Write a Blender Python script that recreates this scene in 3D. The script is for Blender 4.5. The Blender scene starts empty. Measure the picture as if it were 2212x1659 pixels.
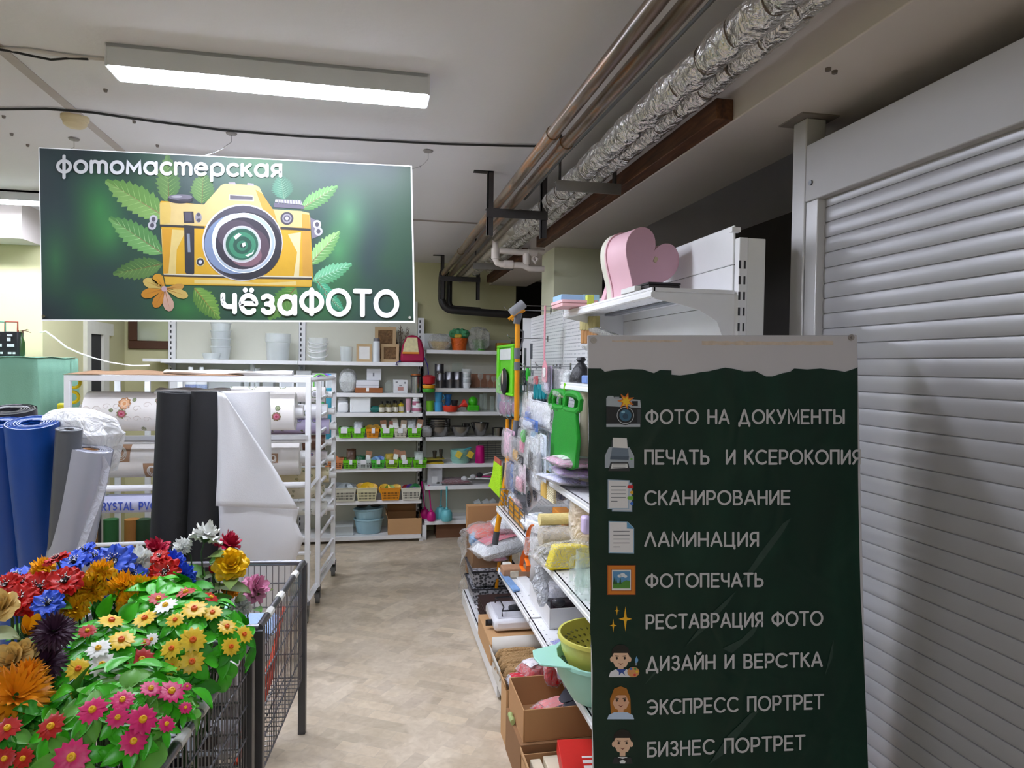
import bpy, math, random
from mathutils import Vector as V, Matrix as MX
S = bpy.context.scene
COL = S.collection
PI = math.pi
rnd = random.Random(7)

# ------------------------------------------------------------------ camera
F, CX, CY, EYE = 1500.0, 1106.0, 829.5, 1.65
XA = V((0.98049308, 0.00875734, 0.19635842))
YA = V((-0.19603321, -0.02907826, 0.98016603))
ZA = V((0.0142934, -0.99953878, -0.0267943))      # room axes seen from the camera (x right, y down, z ahead)
cam_d = bpy.data.cameras.new('camera')
cam = bpy.data.objects.new('camera', cam_d)
COL.objects.link(cam)
cam_d.sensor_width = 36.0
cam_d.lens = F / 2212.0 * 36.0
cam_d.clip_start = 0.02
m = MX(((XA[0], -XA[1], -XA[2], 0), (YA[0], -YA[1], -YA[2], 0), (ZA[0], -ZA[1], -ZA[2], EYE), (0, 0, 0, 1)))
cam.matrix_world = m
S.camera = cam

# ------------------------------------------------------------------ world, exposure
W = bpy.data.worlds.new('world')
S.world = W
W.use_nodes = True
W.node_tree.nodes['Background'].inputs[0].default_value = (0.9, 0.92, 1.0, 1)
W.node_tree.nodes['Background'].inputs[1].default_value = 0.0
S.view_settings.view_transform = 'Standard'
S.view_settings.look = 'None'
S.view_settings.gamma = 1.0
S.view_settings.use_curve_mapping = False
S.view_settings.exposure = 3.0
LAMP = 10.0          # strength of every ceiling strip light
S.cycles.max_bounces = 10
S.cycles.transparent_max_bounces = 24
S.cycles.sample_clamp_indirect = 6.0
S.cycles.use_denoising = True


# ------------------------------------------------------------------ pixel -> place
def ray(px, py):
    c = V(((px - CX) / F, (py - CY) / F, 1.0))
    return V((XA.dot(c), YA.dot(c), ZA.dot(c)))


def aty(px, py, y):
    r = ray(px, py)
    return V((0, 0, EYE)) + r * (y / r.y)


def atz(px, py, z):
    r = ray(px, py)
    return V((0, 0, EYE)) + r * ((z - EYE) / r.z)


def atx(px, py, x):
    r = ray(px, py)
    return V((0, 0, EYE)) + r * (x / r.x)


def bb(x0, x1, y0, y1, y):
    """photo box at depth y -> centre x, width, base z, height"""
    a, b = aty(x0, (y0 + y1) / 2, y), aty(x1, (y0 + y1) / 2, y)
    t, u = aty((x0 + x1) / 2, y0, y), aty((x0 + x1) / 2, y1, y)
    return (a.x + b.x) / 2, b.x - a.x, u.z, t.z - u.z


# ------------------------------------------------------------------ materials
def lin(h):
    h = h.lstrip('#')
    v = [int(h[i:i + 2], 16) / 255 for i in (0, 2, 4)]
    return tuple(((c + 0.055) / 1.055) ** 2.4 if c > 0.04045 else c / 12.92 for c in v) + (1,)


MT = {}


def M(h, rough=0.5, metal=0.0, var=0.08, scale=18.0, bump=0.0, bscale=60.0, trans=0.0, alpha=1.0, emit=0.0, coat=0.0, sub=0.0, ior=1.45, name=None):
    key = (h, rough, metal, var, scale, bump, bscale, trans, alpha, emit, coat, sub, name)
    if key in MT:
        return MT[key]
    mt = bpy.data.materials.new(name or 'paint_' + h.strip('#'))
    mt.use_nodes = True
    nt = mt.node_tree
    p = nt.nodes['Principled BSDF']
    c = lin(h)
    p.inputs['Base Color'].default_value = c
    p.inputs['Roughness'].default_value = rough
    p.inputs['Metallic'].default_value = metal
    p.inputs['IOR'].default_value = ior
    p.inputs['Transmission Weight'].default_value = trans
    p.inputs['Alpha'].default_value = alpha
    p.inputs['Coat Weight'].default_value = coat
    if sub:
        p.inputs['Subsurface Weight'].default_value = sub
        p.inputs['Subsurface Scale'].default_value = 0.01
    if emit:
        p.inputs['Emission Color'].default_value = c
        p.inputs['Emission Strength'].default_value = emit
    tc = nt.nodes.new('ShaderNodeTexCoord')
    if var:
        n = nt.nodes.new('ShaderNodeTexNoise')
        n.inputs['Scale'].default_value = scale
        n.inputs['Detail'].default_value = 4
        nt.links.new(tc.outputs['Object'], n.inputs['Vector'])
        mr = nt.nodes.new('ShaderNodeMapRange')
        mr.inputs['To Min'].default_value = 1 - var
        mr.inputs['To Max'].default_value = 1 + var
        nt.links.new(n.outputs['Fac'], mr.inputs['Value'])
        vm = nt.nodes.new('ShaderNodeVectorMath')
        vm.operation = 'SCALE'
        vm.inputs[0].default_value = c[:3]
        nt.links.new(mr.outputs[0], vm.inputs['Scale'])
        nt.links.new(vm.outputs[0], p.inputs['Base Color'])
    if bump:
        n = nt.nodes.new('ShaderNodeTexNoise')
        n.inputs['Scale'].default_value = bscale
        n.inputs['Detail'].default_value = 5
        nt.links.new(tc.outputs['Object'], n.inputs['Vector'])
        bp = nt.nodes.new('ShaderNodeBump')
        bp.inputs['Strength'].default_value = bump
        bp.inputs['Distance'].default_value = 0.02
        nt.links.new(n.outputs['Fac'], bp.inputs['Height'])
        nt.links.new(bp.outputs[0], p.inputs['Normal'])
    MT[key] = mt
    return mt


def FILM(h='#ffffff', clear=0.75, rough=0.12, bump=0.6, bscale=25.0, name='clear_film', edge=0.45):
    """thin crinkled plastic film: see-through with glossy creases"""
    key = (h, clear, rough, bump, bscale, name)
    if key in MT:
        return MT[key]
    mt = bpy.data.materials.new(name)
    mt.use_nodes = True
    nt = mt.node_tree
    p = nt.nodes['Principled BSDF']
    p.inputs['Base Color'].default_value = lin(h)
    p.inputs['Roughness'].default_value = rough
    p.inputs['Specular IOR Level'].default_value = 0.8
    out = nt.nodes['Material Output']
    tr = nt.nodes.new('ShaderNodeBsdfTransparent')
    tr.inputs[0].default_value = [0.5 + 0.5 * v for v in lin(h)[:3]] + [1]
    mx = nt.nodes.new('ShaderNodeMixShader')
    lw = nt.nodes.new('ShaderNodeLayerWeight')
    lw.inputs['Blend'].default_value = 0.35
    mr = nt.nodes.new('ShaderNodeMapRange')
    mr.inputs['To Min'].default_value = 1 - clear
    mr.inputs['To Max'].default_value = min(1.0, 1 - clear + edge)
    nt.links.new(lw.outputs['Facing'], mr.inputs['Value'])
    nt.links.new(mr.outputs[0], mx.inputs[0])
    nt.links.new(tr.outputs[0], mx.inputs[1])
    nt.links.new(p.outputs[0], mx.inputs[2])
    nt.links.new(mx.outputs[0], out.inputs['Surface'])
    if bump:
        tc = nt.nodes.new('ShaderNodeTexCoord')
        n = nt.nodes.new('ShaderNodeTexNoise')
        n.inputs['Scale'].default_value = bscale
        n.inputs['Distortion'].default_value = 1.5
        n.inputs['Detail'].default_value = 3
        nt.links.new(tc.outputs['Object'], n.inputs['Vector'])
        bp = nt.nodes.new('ShaderNodeBump')
        bp.inputs['Strength'].default_value = bump
        bp.inputs['Distance'].default_value = 0.05
        nt.links.new(n.outputs['Fac'], bp.inputs['Height'])
        nt.links.new(bp.outputs[0], p.inputs['Normal'])
        nt.links.new(bp.outputs[0], lw.inputs['Normal'])
    MT[key] = mt
    return mt


def NODES(name, build):
    """custom procedural material: build(node_tree, principled, texcoord)"""
    mt = bpy.data.materials.new(name)
    mt.use_nodes = True
    nt = mt.node_tree
    build(nt, nt.nodes['Principled BSDF'], nt.nodes.new('ShaderNodeTexCoord'))
    return mt


def ramp(nt, stops, interp='LINEAR'):
    r = nt.nodes.new('ShaderNodeValToRGB')
    r.color_ramp.interpolation = interp
    e = r.color_ramp.elements
    while len(e) < len(stops):
        e.new(0.5)
    for i, (p, c) in enumerate(stops):
        e[i].position = p
        e[i].color = lin(c) if isinstance(c, str) else (c, c, c, 1)
    return r


def noise(nt, tc, scale, detail=4, dist=0.0, out='Object', stretch=None):
    n = nt.nodes.new('ShaderNodeTexNoise')
    n.inputs['Scale'].default_value = scale
    n.inputs['Detail'].default_value = detail
    n.inputs['Distortion'].default_value = dist
    if stretch:
        mp = nt.nodes.new('ShaderNodeMapping')
        mp.inputs['Scale'].default_value = stretch
        nt.links.new(tc.outputs[out], mp.inputs[0])
        nt.links.new(mp.outputs[0], n.inputs['Vector'])
    else:
        nt.links.new(tc.outputs[out], n.inputs['Vector'])
    return n


def bumpn(nt, p, height, strength, dist=0.01):
    b = nt.nodes.new('ShaderNodeBump')
    b.inputs['Strength'].default_value = strength
    b.inputs['Distance'].default_value = dist
    nt.links.new(height, b.inputs['Height'])
    nt.links.new(b.outputs[0], p.inputs['Normal'])


# ------------------------------------------------------------------ mesh builder
def frame(d):
    d = V(d).normalized()
    a = V((0, 0, 1)) if abs(d.z) < 0.9 else V((1, 0, 0))
    u = d.cross(a).normalized()
    return u, d.cross(u).normalized(), d


class MB:
    def __init__(s, T=None):
        s.v, s.f, s.mi, s.k, s.T = [], [], [], 0, T

    def add(s, vs, fs):
        o = len(s.v)
        for p in vs:
            p = V(p)
            s.v.append(s.T @ p if s.T else p)
        for f in fs:
            s.f.append([i + o for i in f])
            s.mi.append(s.k)
        return s

    def box(s, x0, x1, y0, y1, z0, z1):
        return s.add([(x0, y0, z0), (x1, y0, z0), (x1, y1, z0), (x0, y1, z0), (x0, y0, z1), (x1, y0, z1), (x1, y1, z1), (x0, y1, z1)],
                     [(0, 3, 2, 1), (4, 5, 6, 7), (0, 1, 5, 4), (1, 2, 6, 5), (2, 3, 7, 6), (3, 0, 4, 7)])

    def cb(s, c, sx, sy, sz):
        return s.box(c[0] - sx / 2, c[0] + sx / 2, c[1] - sy / 2, c[1] + sy / 2, c[2], c[2] + sz)

    def frustum(s, c, sx, sy, h, k):
        a, b = [], []
        for ux, uy in ((-1, -1), (1, -1), (1, 1), (-1, 1)):
            a.append((c[0] + ux * sx / 2 * k, c[1] + uy * sy / 2 * k, c[2]))
            b.append((c[0] + ux * sx / 2, c[1] + uy * sy / 2, c[2] + h))
        return s.add(a + b, [(0, 3, 2, 1), (4, 5, 6, 7), (0, 1, 5, 4), (1, 2, 6, 5), (2, 3, 7, 6), (3, 0, 4, 7)])

    def rings(s, R, close=True, cap0=True, cap1=True):
        n = len(R[0])
        vs = [p for r in R for p in r]
        fs = []
        for i in range(len(R) - 1):
            for j in range(n if close else n - 1):
                k = (j + 1) % n
                fs.append((i * n + j, i * n + k, (i + 1) * n + k, (i + 1) * n + j))
        if cap0 and close:
            fs.append(tuple(range(n - 1, -1, -1)))
        if cap1 and close:
            fs.append(tuple(range((len(R) - 1) * n, len(R) * n)))
        return s.add(vs, fs)

    def cyl(s, p, q, r, r2=None, n=16, cap=True):
        p, q = V(p), V(q)
        u, w, d = frame(q - p)
        r2 = r if r2 is None else r2
        R = [[c + (u * math.cos(2 * PI * i / n) + w * math.sin(2 * PI * i / n)) * k for i in range(n)] for c, k in ((p, r), (q, r2))]
        return s.rings(R, True, cap, cap)

    def tube(s, pts, r, n=8, closed=False, flat=None):
        pts = [V(p) for p in pts]
        R = []
        u = None
        N = len(pts)
        for i, p in enumerate(pts):
            if closed:
                d = pts[(i + 1) % N] - pts[i - 1]
            else:
                d = pts[min(i + 1, N - 1)] - pts[max(i - 1, 0)]
            if d.length < 1e-9:
                d = V((0, 0, 1))
            d.normalize()
            if u is None:
                u = frame(d)[0]
            u = (u - d * u.dot(d))
            u = u.normalized() if u.length > 1e-6 else frame(d)[0]
            w = d.cross(u)
            rr = r[i] if isinstance(r, (list, tuple)) else r
            R.append([p + u * math.cos(2 * PI * j / n) * rr + w * math.sin(2 * PI * j / n) * rr * (flat or 1) for j in range(n)])
        if closed:
            R.append(R[0])
            return s.rings(R, True, False, False)
        return s.rings(R)

    def lathe(s, prof, c, n=24, sx=1.0, sy=1.0, cap0=True, cap1=False):
        R = [[V((c[0] + r * sx * math.cos(2 * PI * i / n), c[1] + r * sy * math.sin(2 * PI * i / n), c[2] + z)) for i in range(n)] for r, z in prof]
        return s.rings(R, True, cap0, cap1)

    def prism(s, poly, vec):
        vec = V(vec)
        a = [V(p) for p in poly]
        return s.rings([a, [p + vec for p in a]])

    def poly(s, pts):
        return s.add(pts, [tuple(range(len(pts)))])

    def grid(s, fn, nu, nv):
        vs = [fn(i / nu, j / nv) for j in range(nv + 1) for i in range(nu + 1)]
        fs = [(j * (nu + 1) + i, j * (nu + 1) + i + 1, (j + 1) * (nu + 1) + i + 1, (j + 1) * (nu + 1) + i) for j in range(nv) for i in range(nu)]
        return s.add(vs, fs)

    def ball(s, c, rx, ry=None, rz=None, n=16, m=10):
        ry = ry or rx
        rz = rz or rx
        R = []
        for j in range(m + 1):
            a = -PI / 2 + PI * j / m
            k = max(math.cos(a), 0.01)
            R.append([V((c[0] + rx * k * math.cos(2 * PI * i / n), c[1] + ry * k * math.sin(2 * PI * i / n), c[2] + rz * math.sin(a))) for i in range(n)])
        return s.rings(R)

    def build(s, name, mat, parent=None, smooth=35, bev=0.0, label=None, solid=0.0, kind=None, sub=0):
        me = bpy.data.meshes.new(name)
        org = V((0, 0, 0))
        if parent is not None:
            q = parent
            while q is not None:
                org += q.location
                q = q.parent
        loc = V((0, 0, 0))
        if parent is None and s.v:
            xs, ys, zs = zip(*[tuple(v) for v in s.v])
            loc = V(((min(xs) + max(xs)) / 2, (min(ys) + max(ys)) / 2, min(zs)))
        o = bpy.data.objects.new(name, me)
        me.from_pydata([tuple(v - org - loc) for v in s.v], [], s.f)
        for mt in (mat if isinstance(mat, (list, tuple)) else [mat]):
            me.materials.append(mt)
        if isinstance(mat, (list, tuple)):
            me.polygons.foreach_set('material_index', s.mi)
        if smooth:
            me.shade_smooth()
            me.set_sharp_from_angle(angle=math.radians(smooth))
        o.location = loc
        COL.objects.link(o)
        if parent is not None:
            o.parent = parent
        if bev:
            b = o.modifiers.new('bevel', 'BEVEL')
            b.width = bev
            b.segments = 2
            b.limit_method = 'ANGLE'
        if solid:
            b = o.modifiers.new('thickness', 'SOLIDIFY')
            b.thickness = solid
            b.offset = 0
        if sub:
            b = o.modifiers.new('round', 'SUBSURF')
            b.levels = b.render_levels = sub
        if label:
            o['label'] = label
        if kind:
            o['kind'] = kind
        return o


def thing(name, label, cat, loc, group=None):
    o = bpy.data.objects.new(name, None)
    o.empty_display_size = 0.05
    COL.objects.link(o)
    o.location = V(loc)
    return tag(o, label, cat, group)


def tag(o, label, cat, group=None):
    o['label'] = label
    o['category'] = cat
    if group:
        o['group'] = group
    return o


def struct(b, name, mat, label=None, **k):
    o = b.build(name, mat, **k)
    o['kind'] = 'structure'
    if label:
        o['label'] = label
        o['category'] = name.split('_')[0]
    return o


def dup(root, loc, label, group=None, rz=0.0, sc=None):
    r = root.copy()
    COL.objects.link(r)
    r.location = V(loc)
    r.rotation_euler = (0, 0, rz)
    if sc:
        r.scale = sc
    tag(r, label, root['category'], group)
    for ch in list(root.children):
        c = ch.copy()
        COL.objects.link(c)
        c.parent = r
        for g in list(ch.children):
            d = g.copy()
            COL.objects.link(d)
            d.parent = c
    return r


# common finishes
WHITE = M('#e9e9e6', 0.35, var=0.03)
WHITE2 = M('#f4f4f4', 0.3, var=0.02)
BLACK = M('#1b1b1c', 0.45)
STEEL = M('#b9bbbd', 0.25, 1.0, var=0.1)
DARKSTEEL = M('#77787a', 0.3, 1.0, var=0.1)
CARD = M('#b88a5e', 0.8, var=0.06, scale=9)
CARD2 = M('#c59a6c', 0.8, var=0.06, scale=9)
PAPER = M('#f5f4f0', 0.7, var=0.02)
GLASS = FILM('#f4faf7', 0.94, 0.03, 0.0, name='clear_glass', edge=0.22)
CLEAR = FILM('#ffffff', 0.9, 0.08, 0.7, 30, name='clear_bag_film')
MILKY = FILM('#eef4f6', 0.45, 0.3, 0.0, name='milky_plastic')

# ================================================================== THE ROOM
def floor_mat(nt, p, tc):
    mp = nt.nodes.new('ShaderNodeMapping')
    mp.inputs['Rotation'].default_value = (0, 0, 0.5)
    nt.links.new(tc.outputs['Object'], mp.inputs[0])
    br = nt.nodes.new('ShaderNodeTexBrick')
    br.inputs['Color1'].default_value = lin('#bfb09a')
    br.inputs['Color2'].default_value = lin('#dccbb2')
    br.inputs['Mortar'].default_value = lin('#c4b7a5')
    br.inputs['Scale'].default_value = 4.2
    br.inputs['Mortar Size'].default_value = 0.004
    br.inputs['Brick Width'].default_value = 0.8
    br.inputs['Row Height'].default_value = 0.3
    br.offset = 0.37
    nt.links.new(mp.outputs[0], br.inputs['Vector'])
    mp2 = nt.nodes.new('ShaderNodeMapping')
    mp2.inputs['Rotation'].default_value = (0, 0, -0.9)
    nt.links.new(tc.outputs['Object'], mp2.inputs[0])
    b2 = nt.nodes.new('ShaderNodeTexBrick')
    b2.inputs['Color1'].default_value = lin('#c9baa6')
    b2.inputs['Color2'].default_value = lin('#e2d3bd')
    b2.inputs['Mortar'].default_value = lin('#cabeb0')
    b2.inputs['Scale'].default_value = 4.6
    b2.inputs['Mortar Size'].default_value = 0.0
    b2.inputs['Brick Width'].default_value = 0.9
    b2.inputs['Row Height'].default_value = 0.34
    nt.links.new(mp2.outputs[0], b2.inputs['Vector'])
    n = noise(nt, tc, 5.0, 3)
    r = ramp(nt, [(0.45, 0.0), (0.55, 1.0)])
    nt.links.new(n.outputs['Fac'], r.inputs[0])
    mx = nt.nodes.new('ShaderNodeMix')
    mx.data_type = 'RGBA'
    nt.links.new(r.outputs[0], mx.inputs[0])
    nt.links.new(br.outputs[0], mx.inputs[6])
    nt.links.new(b2.outputs[0], mx.inputs[7])
    n2 = noise(nt, tc, 22.0, 6, 1.0)
    r2 = ramp(nt, [(0.3, '#b7a690'), (0.7, '#ffffff')])
    nt.links.new(n2.outputs['Fac'], r2.inputs[0])
    m2 = nt.nodes.new('ShaderNodeMix')
    m2.data_type = 'RGBA'
    m2.blend_type = 'MULTIPLY'
    m2.inputs[0].default_value = 0.3
    nt.links.new(mx.outputs[2], m2.inputs[6])
    nt.links.new(r2.outputs[0], m2.inputs[7])
    nt.links.new(m2.outputs[2], p.inputs['Base Color'])
    p.inputs['Roughness'].default_value = 0.42
    bumpn(nt, p, n2.outputs['Fac'], 0.08)


FLOORM = NODES('patterned_linoleum', floor_mat)
CEILM = M('#dedbdc', 0.85, var=0.03, scale=2.5, bump=0.05, bscale=40, name='ceiling_paint')
BEAMM = M('#d2c9c3', 0.8, var=0.03, scale=2.0, name='beam_paint')
YEL = M('#cbc79c', 0.85, var=0.04, scale=2.0, bump=0.05, bscale=30, name='pale_green_yellow_paint')
UNLITW = M('#4a4643', 0.9, var=0.06, name='unlit_room_shade')  # darkness of the unlit side room put into the wall colour

struct(MB().box(-5, 3, -3.2, 8.2, -0.1, 0), 'floor', FLOORM)
struct(MB().box(-5, 3, -3.2, 8.2, 2.65, 2.75), 'ceiling', CEILM)
struct(MB().box(-2.22, 1.41, 6.9, 7.0, 0, 2.65), 'wall_back', YEL)
struct(MB().box(-5, -2.22, 5.3, 7.0, 0, 2.65), 'wall_left', YEL)
struct(MB().box(-5.1, -5, -3.2, 5.3, 0, 2.65), 'wall_side', YEL)
struct(MB().box(-5, 3, -3.3, -3.2, 0, 2.65), 'wall_front', YEL)
struct(MB().box(2.6, 2.7, -3.2, 8.2, 0, 2.65), 'wall_right', UNLITW)
struct(MB().box(1.41, 2.6, 8.1, 8.2, 0, 2.65), 'wall_passage', UNLITW)
struct(MB().box(1.41, 1.45, 7.0, 8.1, 0, 2.65), 'wall_corner', UNLITW)
struct(MB().box(1.135, 1.52, -3.2, 6.9, 2.45, 2.65), 'trim_1', BEAMM, bev=0.004)          # concrete beam over the shutter line
struct(MB().box(-5, -2.22, 5.02, 5.3, 2.42, 2.65), 'trim_2', BEAMM)
struct(MB().box(1.19, 1.53, 4.55, 4.9, 0, 2.45), 'trim_3', M('#d3d2b6', 0.85, var=0.04, scale=3, name='pillar_paint'))
b = MB()
p0, p1 = atz(0, 108, 2.65), atz(262, 326, 2.65)
b.box(p1.x - 0.02, p1.x + 0.02, -3.2, p1.y, 2.647, 2.652)
struct(b, 'trim_4', M('#b9b0aa', 0.9, name='ceiling_joint'))
b = MB()
p0 = atz(905, 474, 2.65)
b.box(-2.2, 1.13, p0.y, p0.y + 0.02, 2.643, 2.652)
struct(b, 'trim_5', M('#9c938c', 0.9))
# battens: pale conduit on the ceiling behind the banner
p0, p1 = atz(1015, 484, 2.64), atz(972, 574, 2.64)
b = MB().box(p1.x - 0.02, p1.x + 0.02, p0.y, 6.88, 2.62, 2.65)
tag(b.build('cable_duct', M('#dcd6cf', 0.5), bev=0.003), 'short white cable duct on the ceiling beside the rusty pipes', 'cable duct')

# doorway in the shaded side wall, mirror on the back wall
d0, d1 = atx(183, 800, -2.22).y, atx(226, 800, -2.22).y
dm = (d0 + d1) / 2
zt = atx(205, 722, -2.22).z
b = MB()
b.box(-2.225, -2.19, d0 - 0.03, d0 + 0.05, 0, zt + 0.12)
b.box(-2.225, -2.19, d1 - 0.10, d1 + 0.02, 0, zt)
b.box(-2.225, -2.19, d0 + 0.05, d1 + 0.12, zt, zt + 0.10)
struct(b, 'door_1', M('#d8d6c8', 0.5, name='door_trim_paint'))
struct(MB().box(-2.235, -2.212, d0 + 0.05, d1 - 0.10, 0, zt), 'door_opening_shade', M('#2a2a2b', 0.7))  # dark panel on the wall, painted as the shade inside the doorway
mx0, mx1 = aty(278, 700, 6.88).x, aty(402, 700, 6.88).x
mz = aty(330, 754, 6.88).z
b = MB()
t = thing('wall_mirror', 'brown wood framed mirror high on the shaded back wall', 'mirror', ((mx0 + mx1) / 2, 6.88, mz))
fw = 0.075
b.box(mx0, mx1, 6.86, 6.9, mz, mz + fw).box(mx0, mx1, 6.86, 6.9, 2.2, 2.2 + fw).box(mx0, mx0 + fw, 6.86, 6.9, mz + fw, 2.2).box(mx1 - fw, mx1, 6.86, 6.9, mz + fw, 2.2)
b.build('mirror_frame', M('#4d2c17', 0.5), t, bev=0.006)
MB().box(mx0 + fw, mx1 - fw, 6.875, 6.89, mz + fw, 2.2).build('mirror_glass', M('#c4cbb9', 0.12, 0.6, var=0.05), t)

# ------------------------------------------------------------------ strip lights
DIFF = M('#e9efff', 0.4, emit=LAMP, var=0, name='lit_diffuser')


def strip_light(x0, x1, y, label, dz=0.07, w=0.13, yaw=0.0):
    t = thing('ceiling_light', label, 'ceiling light', ((x0 + x1) / 2, y, 2.65))
    T = MX.Translation(((x0 + x1) / 2, y, 2.65)) @ MX.Rotation(yaw, 4, 'Z')
    L = (x1 - x0) / 2
    MB(T).box(-L, L, -w / 2, -w / 2 + 0.006, -dz, 0).box(-L, L, w / 2 - 0.006, w / 2, -dz, 0).box(-L, L, -w / 2, w / 2, -0.012, 0).build('housing', M('#d9dcdf', 0.4, var=0.02), t)
    MB(T).box(-L + 0.004, L - 0.004, -w / 2 + 0.006, w / 2 - 0.006, -dz - 0.004, -dz + 0.01).build('diffuser', DIFF, t)
    for sx in (-1, 1):
        MB(T).box(sx * L - 0.004, sx * L + 0.004, -w / 2, w / 2, -dz - 0.002, 0).build('end_cap', M('#e3e5e8', 0.4, var=0.02), t)
    return t


strip_light(-0.835, 0.18, 2.495, 'long white lit strip light on the ceiling in front of the banner', yaw=0.006)
strip_light(-2.95, -1.75, 4.72, 'lit strip light over the left wall, partly behind the banner', 0.06)
strip_light(-1.5, -0.75, 5.25, 'short lit strip light in front of the back shelving', 0.06)
strip_light(-1.05, -0.02, 3.72, 'lit strip light on the ceiling behind the banner, above the rolls', 0.06)
strip_light(-2.75, -1.72, 2.5, 'added unseen fill light in line with the visible strip light, further left', 0.06)  # added out of view to raise the bounce at the left
strip_light(-0.9, 0.2, -2.4, 'added unseen fill light on the ceiling near the front wall', 0.06)  # added behind the camera as fill for room and ceiling
strip_light(-0.5, 0.4, -0.9, 'short lit strip light on the ceiling behind the viewpoint', 0.06)

# smoke detector, black cable, white wire
c = atz(162, 252, 2.65)
t = thing('smoke_detector', 'round cream smoke detector on the ceiling left of the strip light', 'smoke detector', c)
CREAM = M('#cdbb93', 0.5)
MB().lathe([(0.052, 0), (0.052, -0.012), (0.047, -0.02), (0.0, -0.02)][::-1], c, 24).build('base', CREAM, t)
MB().lathe([(0.0, -0.046), (0.03, -0.044), (0.043, -0.034), (0.045, -0.02)], c, 24).build('cover', CREAM, t)
tag(MB().tube([atz(x, y, 2.642) for x, y in [(-900, 252), (-300, 240), (-40, 236), (0, 236), (100, 235), (200, 243), (330, 262), (480, 281), (640, 294), (800, 303), (960, 311), (1100, 315), (1175, 316)]], 0.005, 8).build('cable', BLACK),
    'thin black cable running across the ceiling above the banner', 'cable')
tag(MB().tube([atz(x, y, 2.642) for x, y in [(-800, 60), (-30, 104), (60, 108), (150, 121), (236, 130)]], 0.006, 8).build('cable', M('#cfc9c4', 0.5)),
    'pale cable along the ceiling into the strip light', 'cable')
tag(MB().tube([atz(x, y, 2.636) for x, y in [(-700, 75), (-30, 103), (20, 110), (70, 121), (110, 129), (150, 126), (190, 128)]], 0.004, 8).build('cable', BLACK),
    'short sagging black cable at the upper left by the strip light', 'cable')
for i, (x, y) in enumerate([(228, 193), (290, 261), (340, 313), (25, 288), (8, 250), (60, 312)]):
    c = atz(x, y, 2.65)
    tag(MB().lathe([(0.0, -0.012), (0.006, -0.01), (0.008, 0)], c, 8).build('ceiling_plug', M('#7d756e', 0.7)), 'small grey plug left in the ceiling around the smoke detector', 'plug', 'grey ceiling plugs')
for x, y in [(1789, 147), (1803, 153)]:
    c = atz(x, y, 2.45)
    tag(MB().lathe([(0.0, -0.01), (0.007, -0.008), (0.008, 0)], c, 8).build('screw_plug', M('#6e655f', 0.7)), 'dark screw plug in the beam underside, one of a pair above the shutter', 'plug', 'screw plugs in the beam')
# white slack wire on the left wall
pw = [aty(x, y, 5.25) for x, y in [(85, 718), (100, 716), (120, 728), (150, 750), (183, 764), (215, 774), (250, 783), (300, 790), (338, 789)]]
for i, q in enumerate(pw):
    q.y = 5.26 - 0.02 * i
tag(MB().tube(pw, 0.005, 6).build('cable', WHITE2), 'white slack wire hanging across the shaded doorway', 'cable')

# ------------------------------------------------------------------ pipes under the ceiling
def rust_mat(nt, p, tc):
    n = noise(nt, tc, 8, 6, 0.8, stretch=(4, 0.35, 4))
    r = ramp(nt, [(0.28, '#4a3c30'), (0.42, '#66513f'), (0.54, '#80705f'), (0.62, '#9a6432'), (0.68, '#7d6a58'), (0.8, '#9a958e')])
    nt.links.new(n.outputs['Fac'], r.inputs[0])
    nt.links.new(r.outputs[0], p.inputs['Base Color'])
    p.inputs['Roughness'].default_value = 0.3
    p.inputs['Metallic'].default_value = 0.25
    bumpn(nt, p, n.outputs['Fac'], 0.2)


RUST = NODES('rusty_brown_paint', rust_mat)
IRON = M('#3f3c3c', 0.5, 0.3, var=0.2)


def foil_mat(nt, p, tc):
    n = noise(nt, tc, 16, 5, 1.6)
    n2 = noise(nt, tc, 34, 2, 0.6)
    p.inputs['Base Color'].default_value = lin('#e6e3de')
    p.inputs['Metallic'].default_value = 0.85
    p.inputs['Roughness'].default_value = 0.2
    ad = nt.nodes.new('ShaderNodeMath')
    ad.operation = 'ADD'
    nt.links.new(n.outputs['Fac'], ad.inputs[0])
    nt.links.new(n2.outputs['Fac'], ad.inputs[1])
    bumpn(nt, p, ad.outputs[0], 0.8, 0.025)


FOIL = NODES('crinkled_foil', foil_mat)


def brown_pipe(x, yend, elbow, label):
    t = thing('rusty_pipe', label, 'pipe', (x, 2.5, 2.49))
    MB().cyl((x, -3.2, 2.483), (x, yend, 2.483), 0.023, n=20).build('straight_pipe', RUST, t)
    for y in ((2.43, 5.1) if elbow else (2.52,)):
        MB().cyl((x, y, 2.483), (x, y + 0.05, 2.483), 0.027, n=20).build('coupling', RUST, t)
    pts = [(x, yend, 2.49)] + [(x, yend + 0.1 * math.sin(a), 2.39 + 0.1 * math.cos(a)) for a in (0.4, 0.8, 1.2, 1.57)]
    if elbow:
        pts += [(x, yend + 0.1, 2.26)] + [(x + 0.1 - 0.1 * math.cos(a), yend + 0.1, 2.26 - 0.1 * math.sin(a)) for a in (0.4, 0.8, 1.2, 1.57)] + [(1.55, yend + 0.1, 2.12)]
    else:
        pts += [(x, yend + 0.1, 2.24)] + [(x + 0.06 - 0.06 * math.cos(a), yend + 0.1, 2.24 - 0.06 * math.sin(a)) for a in (0.5, 1.0, 1.57)] + [(x + 0.3, yend + 0.1, 2.17)]
    MB().tube(pts, 0.036 if elbow else 0.03, 16).build('drain_pipe', M('#2c2a2a', 0.4), t, label='black lower bend of the pipe')


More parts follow.
